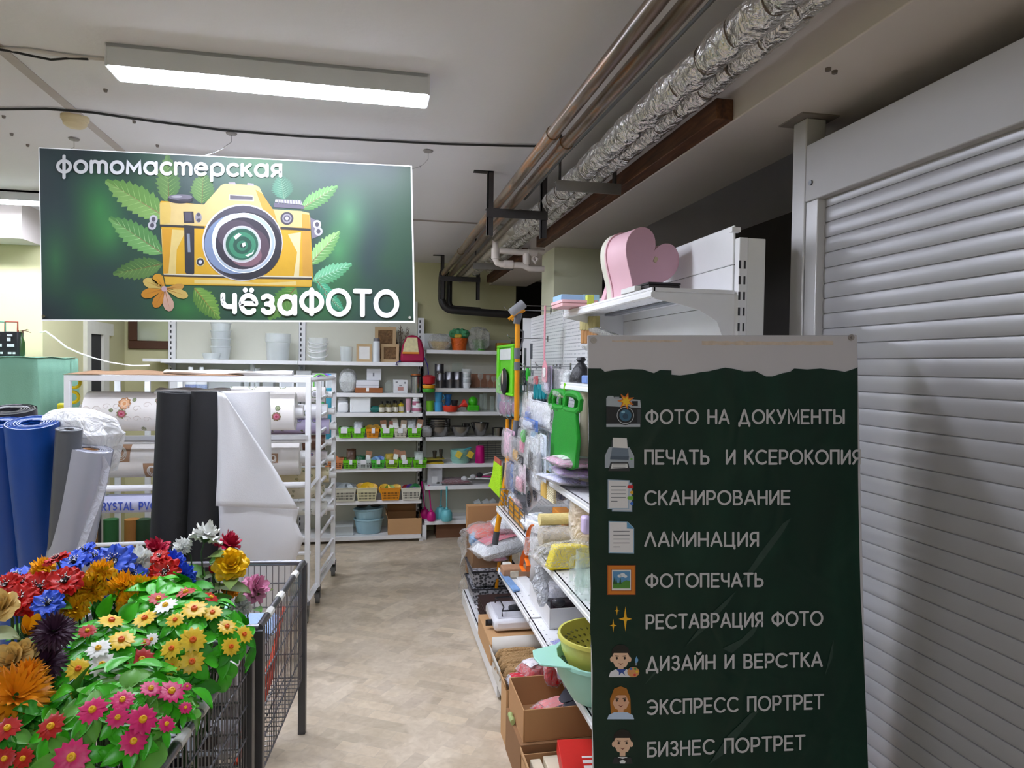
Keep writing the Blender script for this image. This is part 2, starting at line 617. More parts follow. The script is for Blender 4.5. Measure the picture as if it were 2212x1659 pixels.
brown_pipe(0.625, 6.42, True, 'rusty brown pipe nearest the strip light, running along under the ceiling')
brown_pipe(0.70, 6.50, False, 'rusty brown pipe beside the foil-wrapped pipes, right of its twin')
q0, q1 = atz(1085, 492, 2.46), atz(1000, 598, 2.46)
tag(MB().cyl((0.775, 3.7, 2.475), (0.775, 6.6, 2.475), 0.02, n=14).build('thin_pipe', M('#7d7262', 0.45, 0.3)), 'thin grey-brown pipe on the iron hangers right of the rusty pipes', 'pipe')
tag(MB().cyl((0.84, 4.3, 2.49), (0.84, 6.88, 2.49), 0.03, n=14).build('plastic_pipe', M('#c9c4b4', 0.45)), 'pale plastic pipe running back from the white pipe joint', 'pipe')
c0 = atz(1540, 0, 2.54)
tag(MB().tube([(c0.x, -3.2, 2.54), (c0.x, 1.2, 2.54), (c0.x - 0.01, 2.0, 2.53), (c0.x - 0.03, 2.8, 2.52), (c0.x - 0.045, 3.5, 2.50)], 0.006, 6).build('cable', M('#4d4d48', 0.5)), 'dark cable running between the rusty and the foil pipes', 'cable')


def foil_pipe(x, r, y1, label):
    t = thing('foil_pipe', label, 'pipe', (x, 2.5, 2.505))
    R = []
    n = 22
    y = -3.2
    seed = rnd.random() * 50
    seg = 0.0
    while y < y1:
        seg += 0.018
        ph = (y * 6.0 + seed) % 1.0
        pin = 0.80 + 0.2 * math.sin(PI * ph) ** 0.35
        ring = []
        for i in range(n):
            a = 2 * PI * i / n
            k = r * pin * (1 + 0.05 * math.sin(3 * a + y * 17 + seed) + 0.035 * math.sin(7 * a - y * 41) + 0.04 * rnd.uniform(-1, 1))
            ring.append(V((x + k * math.cos(a) + 0.006 * math.sin(y * 3 + seed), y, 2.505 + k * math.sin(a))))
        R.append(ring)
        y += 0.018
    MB().rings(R).build('foil_wrap', FOIL, t, smooth=28)
    yy = math.ceil((-3.2 * 6 + seed)) / 6 - seed / 6
    while yy < y1 - 0.05:
        if yy > -0.6:
            ring = [V((x + r * 0.86 * math.cos(2 * PI * i / 20), yy + 0.004 * math.sin(i), 2.505 + r * 0.86 * math.sin(2 * PI * i / 20))) for i in range(20)]
            MB().tube(ring, 0.0022, 5, closed=True).build('binding_wire', M('#6f6258', 0.6, 0.3), t, label='dark wire tie round the foil')
        yy += 1 / 6


foil_pipe(0.90, 0.049, 6.3, 'thick foil-wrapped pipe under the ceiling, left one of the two')
foil_pipe(0.985, 0.037, 6.1, 'thinner foil-wrapped pipe next to the timber plank')


def hanger(x0, x1, y, zc, drop, label):
    t = thing('pipe_hanger', label, 'bracket', ((x0 + x1) / 2, y, 2.65))
    for i, x in enumerate((x0, x1)):
        MB().box(x, x + 0.032, y, y + 0.006, drop, 2.65).box(x, x + 0.006, y, y + 0.032, drop, 2.65).build('upright', IRON, t)
    MB().box(x0 - 0.005, x1 + 0.035, y - 0.008, y - 0.002, zc - 0.045, zc).box(x0 - 0.005, x1 + 0.035, y - 0.006, y + 0.03, zc - 0.006, zc).build('crossbar', IRON, t)
    MB().box(x0 - 0.07, x0 + 0.03, y, y + 0.035, 2.643, 2.65).build('foot', IRON, t)


hanger(0.57, 0.855, 3.56, 2.458, 2.32, 'dark iron hanger carrying the rusty pipes, nearer one')
hanger(0.60, 0.93, 6.38, 2.458, 2.25, 'dark iron hanger carrying the rusty pipes by the back wall')
t = thing('pipe_cradle', 'grey metal cradle bar under the foil-wrapped pipes, near one', 'bracket', (0.9, 2.93, 2.45))
ZN = M('#8d8a89', 0.4, 0.7, var=0.1)
MB().box(0.765, 1.06, 2.915, 2.919, 2.405, 2.452).box(0.765, 1.06, 2.919, 2.955, 2.448, 2.452).build('bar', ZN, t)
MB().cyl((0.785, 2.93, 2.452), (0.785, 2.93, 2.65), 0.006, n=8).build('rod', IRON, t)
MB().box(1.03, 1.04, 2.92, 2.95, 2.452, 2.65).build('strap', IRON, t)
t = thing('pipe_cradle', 'grey metal cradle bar under the foil-wrapped pipes behind the pillar', 'bracket', (0.92, 5.4, 2.43))
MB().box(0.76, 1.08, 5.4, 5.404, 2.40, 2.45).box(0.76, 1.08, 5.404, 5.44, 2.446, 2.45).build('bar', ZN, t)
MB().cyl((0.78, 5.42, 2.45), (0.78, 5.42, 2.65), 0.006, n=8).build('rod', IRON, t)


def wood_mat(nt, p, tc):
    n = noise(nt, tc, 6, 6, 0.8, stretch=(6, 0.7, 6))
    r = ramp(nt, [(0.3, '#3d2414'), (0.5, '#5b3720'), (0.7, '#744a2c')])
    nt.links.new(n.outputs['Fac'], r.inputs[0])
    nt.links.new(r.outputs[0], p.inputs['Base Color'])
    p.inputs['Roughness'].default_value = 0.7
    bumpn(nt, p, n.outputs['Fac'], 0.2)


TIMBER = NODES('dark_timber', wood_mat)
tag(MB().box(1.075, 1.134, 2.085, 4.6, 2.452, 2.52).build('timber_plank', TIMBER, bev=0.003), 'long brown timber plank fixed along the concrete beam', 'plank')
tag(MB().box(1.075, 1.134, 5.05, 6.7, 2.452, 2.52).build('timber_plank', TIMBER, bev=0.003), 'brown timber plank end behind the white plastic pipes', 'plank')
PVC = M('#d8cdc4', 0.4)
t = thing('water_pipe', 'white plastic water pipes with elbows in front of the pillar', 'pipe', (1.0, 4.5, 2.3))
Q = lambda x, y, d=4.5: aty(x, y, d)
MB().tube([Q(1070, 500, 4.7), Q(1070, 515), Q(1070, 560), Q(1074, 568), Q(1082, 571), Q(1128, 573), Q(1136, 576), Q(1142, 580), Q(1175, 581)], 0.02, 14).build('lower_run', PVC, t)
MB().tube([Q(1078, 541), Q(1120, 545), Q(1165, 543), Q(1175, 545)], 0.02, 14).build('upper_run', PVC, t)
for x, y, dx in ((1070, 548, 0), (1138, 560, 0), (1150, 546, 1), (1098, 571, 1)):
    c = Q(x, y)
    dv = V((0.03, 0, 0)) if dx else V((0, 0, 0.035))
    MB().cyl(c - dv, c + dv, 0.027, n=16).build('fitting', PVC, t)
MB().tube([Q(1138, 545), Q(1138, 578)], 0.019, 12).build('riser', PVC, t)
MB().tube([Q(1150, 560), Q(1155, 553), Q(1162, 560), Q(1156, 567)], 0.016, 8, closed=True).build('valve', PVC, t)

# ------------------------------------------------------------------ roller shutter on the right
XS = 1.345
SH = M('#a8a7aa', 0.34, 0.2, var=0.03, name='grey_shutter_enamel')
t = thing('roller_shutter', 'closed grey metal roller shutter with a header box at the right', 'roller shutter', (XS, 0.4, 0))
zb = atx(1760, 430, XS - 0.012).z
ztop = atx(1760, 306, XS - 0.012).z
yl = 1.985
b = MB()
b.box(XS - 0.012, XS + 0.2, -2.6, yl, zb, ztop)
b.build('header_box', M('#b2b0b1', 0.4, var=0.02), t, bev=0.003)
pitch = 0.0467
k0 = atx(1853.4, 775.2, XS).z % pitch
prof = []
z = k0 - pitch
while z < zb + 0.02:
    for f, dx in ((0.0, 0.004), (0.03, 0.0045), (0.04, 0.0008), (0.14, -0.0005), (0.3, -0.0012), (0.55, -0.0016), (0.8, -0.0010), (0.965, 0.0008), (0.985, 0.0045)):
        if z + f * pitch > 0.0:
            prof.append((XS + 0.018 + dx, z + f * pitch))
    z += pitch
b = MB()
b.rings([[V((x, yy, zz)) for x, zz in prof] for yy in (1.93, 0.6, -0.7, -2.6)], close=False)
b.build('shutter_curtain', SH, t, smooth=30)
RAIL = M('#c4c3c4', 0.22, 0.1, var=0.02)
MB().box(XS - 0.008, XS + 0.04, 1.925, 1.985, 0, zb).build('guide_rail', RAIL, t, bev=0.003)
MB().box(XS - 0.008, XS + 0.04, -2.6, -2.54, 0, zb).build('guide_rail', RAIL, t, bev=0.003)
MB().cyl((XS - 0.017, 1.955, zb + 0.055), (XS - 0.010, 1.955, zb + 0.055), 0.008, n=10).build('screw', DARKSTEEL, t)
t = thing('steel_post', 'white steel post between floor and beam at the shutter edge', 'post', (1.38, 2.02, 0))
MB().box(1.335, 1.405, 1.99, 2.06, 0, 2.445).build('tube', RAIL, t, bev=0.004)
MB().box(1.30, 1.43, 1.96, 2.09, 2.445, 2.45).build('top_plate', M('#8f8680', 0.6, 0.3), t)

# ================================================================== SIGNS
def arc(cx, cy, rx, ry, a0, a1, n=14):
    return [(cx + rx * math.cos(math.radians(a0 + (a1 - a0) * i / n)), cy + ry * math.sin(math.radians(a0 + (a1 - a0) * i / n))) for i in range(n + 1)]


# stroke alphabet: strokes in units of cap height, then advance width
GL = {
    'А': ([[(0, 0), (.36, .95), (.4, 1), (.44, .95), (.8, 0)], [(.13, .3), (.67, .3)]], .8),
    'Б': ([[(.6, 1), (0, 1), (0, 0), (.36, 0)] + arc(.36, .3, .28, .3, -90, 90) + [(0, .6)]], .64),
    'В': ([[(0, 0), (0, 1), (.32, 1)] + arc(.32, .76, .24, .24, 90, -90) + [(.02, .52)], [(.32, .52)] + arc(.36, .26, .27, .26, 90, -90) + [(0, 0)]], .64),
    'Д': ([[(.02, -.2), (.02, 0), (.9, 0), (.9, -.2)], [(.1, 0), (.42, .95), (.46, 1), (.5, .95), (.82, 0)]], .92),
    'Е': ([[(.6, 1), (0, 1), (0, 0), (.6, 0)], [(0, .5), (.54, .5)]], .62),
    'З': ([arc(.27, .76, .25, .24, 150, -90) + [(.2, .52)], [(.24, .52)] + arc(.29, .26, .28, .26, 90, -155)], .58),
    'И': ([[(0, 1), (0, 0)], [(0, .02), (.66, .98)], [(.66, 1), (.66, 0)]], .68),
    'Й': ([[(0, 1), (0, 0)], [(0, .02), (.66, .98)], [(.66, 1), (.66, 0)], arc(.33, 1.27, .15, .13, 190, 350, 8)], .68),
    'К': ([[(0, 0), (0, 1)], [(.58, 1), (.03, .45)], [(.2, .6), (.62, 0)]], .63),
    'Л': ([[(0, 0), (.36, .95), (.4, 1), (.44, .95), (.8, 0)]], .8),
    'М': ([[(0, 0), (.02, 1), (.44, .25), (.86, 1), (.88, 0)]], .88),
    'Н': ([[(0, 0), (0, 1)], [(0, .5), (.68, .5)], [(.68, 0), (.68, 1)]], .7),
    'О': ([arc(.5, .5, .5, .5, 90, 450, 36)], 1.0),
    'П': ([[(0, 0), (0, 1), (.64, 1), (.64, 0)]], .66),
    'Р': ([[(0, 0), (0, 1), (.34, 1)] + arc(.34, .7, .28, .3, 90, -90) + [(.02, .4)]], .62),
    'С': ([arc(.5, .5, .5, .5, 48, 312, 26)], .86),
    'Т': ([[(0, 1), (.7, 1)], [(.35, 1), (.35, 0)]], .7),
    'У': ([[(0, 1), (.34, .32)], [(.68, 1), (.28, .12), (.2, .01), (.1, .0)]], .68),
    'Ф': ([arc(.5, .5, .48, .39, 90, 450, 32), [(.5, 1.0), (.5, 0.0)]], 1.0),
    'Ц': ([[(0, 1), (0, 0), (.66, 0), (.76, 0), (.76, -.2)], [(.66, 1), (.66, 0)]], .8),
    'Ч': ([[(0, 1), (0, .7)] + arc(.26, .68, .26, .26, 180, 270, 8) + [(.6, .42)], [(.6, 1), (.6, 0)]], .62),
    'Э': ([arc(.36, .5, .48, .5, 132, -132, 26), [(.25, .5), (.82, .5)]], .86),
    'Ь': ([[(0, 1), (0, 0), (.34, 0)] + arc(.34, .28, .27, .28, -90, 90) + [(.02, .56)]], .63),
    'Ы': ([[(0, 1), (0, 0), (.34, 0)] + arc(.34, .28, .27, .28, -90, 90) + [(.02, .56)], [(.82, 1), (.82, 0)]], .84),
    'Я': ([[(.58, 0), (.58, 1), (.28, 1)] + arc(.28, .7, .27, .3, 90, 270) + [(.56, .4)], [(.3, .4), (.02, 0)]], .6),
    'ф': ([arc(.4, .34, .4, .36, 90, 450, 28), [(.4, 1.0), (.4, -.38)]], .8),
    'о': ([arc(.37, .34, .37, .36, 90, 450, 28)], .74),
    'т': ([[(0, 0), (0, .45)] + arc(.24, .45, .24, .25, 180, 0, 12) + [(.48, 0)], [(.48, .45)] + arc(.72, .45, .24, .25, 180, 0, 12) + [(.96, 0)], [(0, .45), (0, .7)]], .97),
    'м': ([[(0, 0), (.02, .7), (.4, .2), (.78, .7), (.8, 0)]], .8),
    'а': ([arc(.36, .34, .36, .36, 20, 380, 28), [(.73, .7), (.73, 0)]], .75),
    'с': ([arc(.36, .34, .36, .36, 48, 312, 22)], .62),
    'е': ([[(.0, .36), (.7, .36)] + arc(.36, .34, .35, .36, 5, 315, 24)], .72),
    'р': ([arc(.37, .34, .37, .36, 160, 520, 28), [(0, .5), (0, -.38)]], .74),
    'к': ([[(0, 0), (0, .7)], [(.5, .7), (.03, .3)], [(.17, .42), (.54, 0)]], .55),
    'я': ([[(.54, 0), (.54, .7), (.26, .7)] + arc(.26, .48, .24, .22, 90, 270) + [(.52, .26)], [(.28, .26), (.02, 0)]], .56),
    'ч': ([[(0, .7), (0, .45)] + arc(.24, .46, .24, .24, 180, 270, 8) + [(.56, .22)], [(.56, .7), (.56, 0)]], .58),
    'ё': ([[(.0, .36), (.7, .36)] + arc(.36, .34, .35, .36, 5, 315, 24), [(.2, .93), (.205, .93)], [(.5, .93), (.505, .93)]], .72),
    'з': ([arc(.25, .53, .23, .17, 150, -90) + [(.2, .36)], [(.22, .36)] + arc(.27, .18, .25, .18, 90, -155)], .54),
    ' ': ([], .36),
    'C': ([arc(.5, .5, .5, .5, 48, 312, 20)], .86),
    'R': ([[(0, 0), (0, 1), (.34, 1)] + arc(.34, .72, .28, .28, 90, -90) + [(.02, .44)], [(.3, .44), (.62, 0)]], .64),
    'Y': ([[(0, 1), (.34, .5), (.68, 1)], [(.34, .5), (.34, 0)]], .68),
    'S': ([arc(.3, .75, .28, .25, 40, 270) + arc(.3, .25, .3, .25, 90, -140)], .6),
    'T': ([[(0, 1), (.7, 1)], [(.35, 1), (.35, 0)]], .7),
    'A': ([[(0, 0), (.4, 1), (.8, 0)], [(.13, .3), (.67, .3)]], .8),
    'L': ([[(0, 1), (0, 0), (.55, 0)]], .58),
    'P': ([[(0, 0), (0, 1), (.34, 1)] + arc(.34, .7, .28, .3, 90, -90) + [(.02, .4)]], .62),
    'V': ([[(0, 1), (.38, 0), (.76, 1)]], .76),
}


def stroke(pts, w):
    """ribbon outline with round ends along a 2-D polyline"""
    P = [V((x, y)) for x, y in pts]
    Q = [P[0]]
    for p in P[1:]:
        if (p - Q[-1]).length > 1e-5:
            Q.append(p)
    closed = len(Q) > 4 and (Q[0] - Q[-1]).length < 1e-3
    if closed:
        Q = Q[:-1]
    n = len(Q)
    L, R = [], []
    for i in range(n):
        a = Q[i - 1] if (i > 0 or closed) else None
        c = Q[(i + 1) % n] if (i < n - 1 or closed) else None
        d0 = (Q[i] - a).normalized() if a is not None else None
        d1 = (c - Q[i]).normalized() if c is not None else None
        d0 = d0 or d1
        d1 = d1 or d0
        n0, n1 = V((-d0.y, d0.x)), V((-d1.y, d1.x))
        mm = n0 + n1
        mm = mm.normalized() if mm.length > 1e-4 else n0
        k = 1 / max(mm.dot(n0), 0.55)
        L.append(Q[i] + mm * w * k)
        R.append(Q[i] - mm * w * k)
    if closed:
        return L, R, True
    d = (Q[-1] - Q[-2]).normalized()
    s0 = (Q[1] - Q[0]).normalized()
    capE = [Q[-1] + MX.Rotation(-PI / 2 + PI * k / 8 * 1.0, 2) @ d * w for k in range(9)]
    capS = [Q[0] + MX.Rotation(-PI / 2 + PI * k / 8, 2) @ (-s0) * w for k in range(9)]
    return R[1:-1], L[1:-1], (capS, capE, n)


def lettering(b, txt, px0, px1, yb0, yb1, cap, sw, fn, z0=1.0, slant=0.0, gap=.2):
    """write txt between two photo columns; fn(px, py, layer) -> place on the sign"""
    tot = sum(GL[c][1] + gap for c in txt) - gap
    sx = (px1 - px0) / tot
    u = 0.0
    lay = z0
    for c in txt:
        for st in GL[c][0]:
            pts = []
            for x, y in st:
                f = (u + x) / tot
                pts.append((px0 + (u + x) * sx, yb0 + (yb1 - yb0) * f - y * cap))
            L, R, cl = stroke(pts, sw)
            lay = z0 + (lay - z0 + 0.13) % 1.3
            if cl is True:
                n = len(L)
                b.add([fn(p.x, p.y, lay) for p in L] + [fn(p.x, p.y, lay) for p in R], [(i, (i + 1) % n, n + (i + 1) % n, n + i) for i in range(n)])
            else:
                capS, capE, n = cl
                a, e = capS, capE
                A_ = [a[-1]] + L + [e[0]]
                B_ = [a[0]] + R + [e[-1]]
                k = len(A_)
                b.add([fn(p.x, p.y, lay) for p in A_ + B_], [(i, i + 1, k + i + 1, k + i) for i in range(k - 1)])
                b.add([fn(p.x, p.y, lay) for p in a], [tuple(range(len(a)))])
                b.add([fn(p.x, p.y, lay) for p in e], [tuple(range(len(e)))])
        u += GL[c][1] + gap


# ------------------------------------------------------------------ hanging banner
YB = 2.9


def BP(x, y, l=0.0):
    return aty(x, y, YB) + V((0, -0.0005 * l, 0))


t = thing('hanging_banner', 'dark green photo studio banner with a yellow camera, hung from the ceiling', 'banner', BP(490, 510) + V((0, 0.004, 0)))


def banner_mat(nt, p, tc):
    """printed blurred greenery: dark teal with soft bright green blotches at fixed spots of the print"""
    geo = tc.outputs['Object']
    base = noise(nt, tc, 2.2, 2, 0.4)
    r = ramp(nt, [(0.36, '#20292f'), (0.5, '#223435'), (0.64, '#24402f')])
    nt.links.new(base.outputs['Fac'], r.inputs[0])
    last = r.outputs[0]
    org = BP(490, 510) + V((0, 0.004, 0))
    for bx, by, rad, colr, st, sq in [(215, 450, 95, '#326e3b', 0.85, .5), (235, 500, 60, '#3c7b41', .6, .6), (120, 560, 70, '#32613b', .8, .38), (180, 650, 60, '#25552e', .5, .8), (320, 400, 110, '#28502e', .7, .8),
                                      (560, 350, 130, '#306437', .75, 1.6), (640, 440, 80, '#2e5839', .6, .8), (755, 470, 70, '#487853', .8, .6), (730, 540, 75, '#3f7b49', .8, .6), (690, 650, 110, '#306e38', .7, 1.3),
                                      (560, 670, 90, '#23552a', .7, 1.6), (400, 665, 80, '#2c6b31', .7, 1.4), (840, 680, 60, '#245444', .4, 1), (490, 540, 220, '#1f3a2c', .4, 1)]:
        c = BP(bx, by) - org
        s = (BP(bx + rad, by) - BP(bx, by)).length
        vm = nt.nodes.new('ShaderNodeMapping')
        vm.vector_type = 'TEXTURE'
        vm.inputs['Location'].default_value = c
        vm.inputs['Scale'].default_value = (s * sq ** .5 * 1.25, 1, s / sq ** .5 * 1.25)
        nt.links.new(geo, vm.inputs[0])
        g = nt.nodes.new('ShaderNodeTexGradient')
        g.gradient_type = 'QUADRATIC_SPHERE'
        nt.links.new(vm.outputs[0], g.inputs[0])
        ml = nt.nodes.new('ShaderNodeMath')
        ml.operation = 'MULTIPLY'
        ml.inputs[1].default_value = st * 1.0
        ml.use_clamp = True
        nt.links.new(g.outputs['Fac'], ml.inputs[0])
        mx = nt.nodes.new('ShaderNodeMix')
        mx.data_type = 'RGBA'
        mx.inputs[7].default_value = lin(colr)
        nt.links.new(ml.outputs[0], mx.inputs[0])
        nt.links.new(last, mx.inputs[6])
        last = mx.outputs[2]
    nt.links.new(last, p.inputs['Base Color'])
    p.inputs['Roughness'].default_value = 0.45


crn = [BP(85, 320), BP(887, 360), BP(893.5, 693), BP(91.5, 690)]
MB().prism([BP(83, 318), BP(890, 358), BP(897, 697), BP(90, 693)], (0, 0.008, 0)).build('backing_board', WHITE2, t)
MB().prism([c + V((0, 0.0001, 0)) for c in crn], (0, -0.0003, 0)).build('printed_face', NODES('blurred_greenery_print', banner_mat), t)
art = {}


def A(col):
    if col not in art:
        art[col] = MB()
    return art[col]


def apoly(col, pts, l):
    A(col).poly([BP(x, y, l) for x, y in pts])


def aell(col, cx, cy, rx, ry, l, n=40, rot=0.0):
    c, s = math.cos(rot), math.sin(rot)
    apoly(col, [(cx + rx * math.cos(2 * PI * i / n) * c - ry * math.sin(2 * PI * i / n) * s, cy + rx * math.cos(2 * PI * i / n) * s + ry * math.sin(2 * PI * i / n) * c) for i in range(n)], l)


def aleaf(x0, y0, x1, y1, w, cols, l, seed=0, serr=0.12):
    """feathery painted leaf from base to tip with a midrib"""
    rr = random.Random(seed)
    d = V((x1 - x0, y1 - y0))
    Ln = d.length
    d.normalize()
    nn = V((-d.y, d.x))
    o = V((x0, y0))
    N = 22
    for side, col in ((1, cols[0]), (-1, cols[1])):
        out = []
        for i in range(N + 1):
            f = i / N
            ww = w * (math.sin(PI * f ** 0.8) ** 0.8) * (1 + serr * (1 if i % 2 else -1)) * rr.uniform(.92, 1.06)
            q = o + d * Ln * (f + (0.03 if i % 2 else 0)) + nn * side * max(ww, 0.4)
            out.append((q.x, q.y))
        A(col).poly([BP(x, y, l) for x, y in [(x0, y0)] + out + [(x1, y1)]])
    for i in range(3, N - 1, 2):
        f = i / N
        ww = w * math.sin(PI * f ** 0.8) * 0.8
        for side in (1, -1):
            a = o + d * Ln * (f - 0.08)
            c = o + d * Ln * (f + 0.06) + nn * side * ww
            e = (c - a).normalized()
            q = V((-e.y, e.x)) * 0.55
            A(cols[2]).poly([BP(p.x, p.y, l + .3) for p in (a - q, c, a + q)])
    q = nn * 1.1
    e = V((x1, y1))
    A(cols[3]).poly([BP(p.x, p.y, l + .5) for p in (o - q, e, o + q)])


LG = ('#54783a', '#68894a', '#8aa868', '#a58a60')
LG2 = ('#47733f', '#5d8a4e', '#94b380', '#9c8662')
LD = ('#3f5f31', '#4d6c38', '#6f8a4c', '#80703e')
LT = ('#2f7a5c', '#3d8f6c', '#8fc4a4', '#8f7f62')
aleaf(360, 470, 228, 390, 30, LG, 1, 1)
aleaf(352, 548, 236, 470, 26, LG2, 1.6, 2)
aleaf(352, 570, 244, 592, 22, LD, 1.3, 3)
aleaf(365, 440, 362, 335, 25, LD, 1, 4)
aleaf(436, 440, 440, 372, 25, LD, 1, 5)
aleaf(614, 430, 606, 378, 22, ('#39604c', '#3f6a55', '#6d9078', '#5c7a62'), 1, 6)
aleaf(650, 452, 730, 402, 17, LG2, 1.2, 7)
aleaf(668, 572, 734, 500, 18, ('#5d8a4e', '#7fa568', '#a8c494', '#a98a6a'), 1.2, 8)
aleaf(675, 608, 760, 570, 18, ('#4c8a60', '#66a57e', '#a3cdb4', '#6d8f70'), 1.2, 9)
aleaf(420, 622, 474, 690, 22, ('#4a7030', '#5d8438', '#94a858', '#a8803c'), 1, 10)
aleaf(640, 620, 580, 690, 24, ('#44702f', '#507a38', '#7a9450', '#8a6a3c'), 1, 11)
aleaf(684, 606, 740, 672, 13, LT, 1, 12)
aleaf(700, 634, 742, 672, 13, LT, 1.1, 13)

# the painted camera
YC, YL, YD, YO = '#e8b325', '#ecd08a', '#d9a01d', '#c98a1c'
apoly(YC, [(346, 436), (349, 434), (664, 462), (670, 466), (676, 600), (672, 620), (358, 615), (354, 596)], 3)
apoly(YL, [(362, 437), (441, 442), (478, 400), (486, 397), (550, 400), (560, 404), (584, 452), (650, 456), (668, 460), (670, 492), (346, 486), (345, 440)], 3.4)
apoly('#eecb6a', [(346, 438), (366, 437), (370, 450), (368, 482), (347, 486)], 3.7)
apoly('#f0d684', [(348, 494), (402, 498), (382, 540), (380, 594), (354, 594)], 3.6)
apoly('#e6a92c', [(350, 494), (372, 495), (364, 590), (353, 592)], 3.8)
apoly('#f4e2ac', [(622, 506), (650, 502), (646, 600), (634, 602), (642, 545)], 3.6)
apoly('#dca33a', [(652, 462), (668, 464), (674, 598), (654, 600)], 3.5)
apoly('#e0a436', [(552, 410), (566, 418), (592, 456), (602, 490), (574, 470)], 3.7)
apoly('#f0c040', [(357, 598), (674, 606), (673, 618), (358, 614)], 3.7)
apoly('#f5da8a', [(420, 604), (500, 606), (560, 612), (640, 608), (640, 616), (420, 612)], 3.9)
apoly('#4b4238', [(352, 592), (480, 596), (674, 600), (674, 604), (480, 601), (352, 597)], 4)
apoly('#f3ead2', [(354, 591), (480, 594), (674, 597.5), (674, 600), (480, 597), (354, 593.5)], 4.1)
apoly('#3a3636', [(346, 485), (442, 489), (442, 494), (346, 490)], 4)
apoly('#3a3636', [(606, 490), (671, 494), (671, 499), (606, 496)], 4)
apoly('#3b3640', [(396, 457), (418, 457), (420, 482), (398, 482)], 4.3)
apoly('#5a5364', [(399, 459), (414, 459), (415, 478), (401, 478)], 4.5)
apoly('#33323a', [(398, 486), (420, 488), (420, 590), (417, 593), (404, 592), (400, 588)], 4.3)
apoly('#6d7480', [(404, 505), (410, 505), (412, 545), (406, 545)], 4.6)
apoly('#20262c', [(404, 560), (416, 560), (416, 588), (406, 588)], 4.5)
aell('#a29da6', 429, 470, 7, 11, 4.2)
aell('#57525e', 429, 464, 4, 4, 4.6, 14)
aell('#57525e', 430, 476, 4, 4, 4.6, 14)
aell('#2f2a35', 390, 431, 28, 9, 4)
aell('#7f7887', 390, 426, 26, 6, 4.2)
aell('#b5b0bb', 382, 425, 12, 2.6, 4.5)
aell('#423c49', 399, 433, 16, 2.5, 4.4)
apoly('#6f687a', [(592, 438), (656, 444), (657, 452), (592, 448)], 4)
apoly('#c9c6cd', [(595, 431), (650, 433), (654, 443), (594, 437)], 4.2)
for i in range(9):
    apoly('#8f8a98', [(600 + i * 6, 432), (602 + i * 6, 432), (603 + i * 6, 440), (601 + i * 6, 440)], 4.4)
apoly('#b5aab0', [(494, 394), (508, 394), (510, 399), (494, 398)], 4)
apoly('#b5aab0', [(535, 395), (548, 397), (549, 402), (534, 400)], 4)
apoly('#efe6d2', [(495, 420), (548, 423), (549, 435), (494, 433)], 4.2)
apoly('#68616b', [(497, 422), (546, 425), (546, 432), (497, 431)], 4.4)
for cx, cy in ((332, 474), (329, 487)):
    aell('#d9d6dc', cx, cy, 9, 9.5, 4, 20)
    aell('#5d5866', cx, cy, 4.5, 5, 4.4, 16)
apoly('#8a8292', [(670, 470), (682, 476), (690, 510), (674, 516)], 3.2)
for cx, cy in ((685, 485), (688, 500)):
    aell('#d9d6dc', cx, cy, 9, 9.5, 4, 20)
    aell('#5d5866', cx, cy, 4.5, 5, 4.4, 16)
for cx, cy, r in ((620, 472, 14),):
    aell('#4a4550', cx, cy, r, r, 4.2)
    aell('#a8a2ad', cx, cy, r * .72, r * .72, 4.4)
    aell('#5d5866', cx, cy, r * .5, r * .5, 4.6)
    aell('#d9d5dc', cx, cy, r * .28, r * .28, 4.8)
aell('#e9dca8', 433, 566, 9.5, 9.5, 4.2)
aell('#36353b', 433, 566, 8, 8, 4.4)
aell('#a7a9b4', 433, 566, 4, 4, 4.6)
aell('#ede9ea', 524, 524, 87, 83, 5)
aell('#4f4b5a', 525, 525, 84.5, 80.5, 5.2)
aell('#2e2b36', 530, 531, 79, 73, 5.4)
aell('#63718a', 508, 528, 66, 64, 5.5)
aell('#dfe2e6', 527, 525, 68, 65, 5.7)
aell('#8a97a3', 527, 525, 66.5, 63.5, 5.9)
aell('#b6c1c8', 515, 518, 57, 57, 6.0)
aell('#e3e2e6', 527, 527, 60.5, 58, 6.1)
aell('#383340', 525, 526, 59, 56, 6.3)
aell('#5b4754', 538, 535, 44, 42, 6.5)
aell('#8b6570', 532, 552, 34, 24, 6.55)
aell('#574a58', 512, 508, 42, 32, 6.5)
aell('#dcd6dc', 523, 528, 41, 40, 6.8)
aell('#8f9a94', 523, 528, 38, 37, 7.0)
aell('#1f4a3a', 523, 528, 35, 34, 7.2)
aell('#2f6b50', 524, 530, 29, 28, 7.4)
aell('#1d4235', 524, 530, 20, 19, 7.6)
aell('#2c634c', 524, 531, 12, 11, 7.8)
aell('#122b25', 525, 531, 6, 5.5, 8)
apoly('#eef2f0', [(505, 512), (516, 504), (522, 507), (510, 518)], 8.2)
apoly('#dfe9e4', [(523, 526), (530, 524), (531, 531), (525, 534)], 8.2)
apoly('#cfe0d8', [(530, 552), (545, 546), (549, 540), (547, 548), (536, 555)], 8.2)
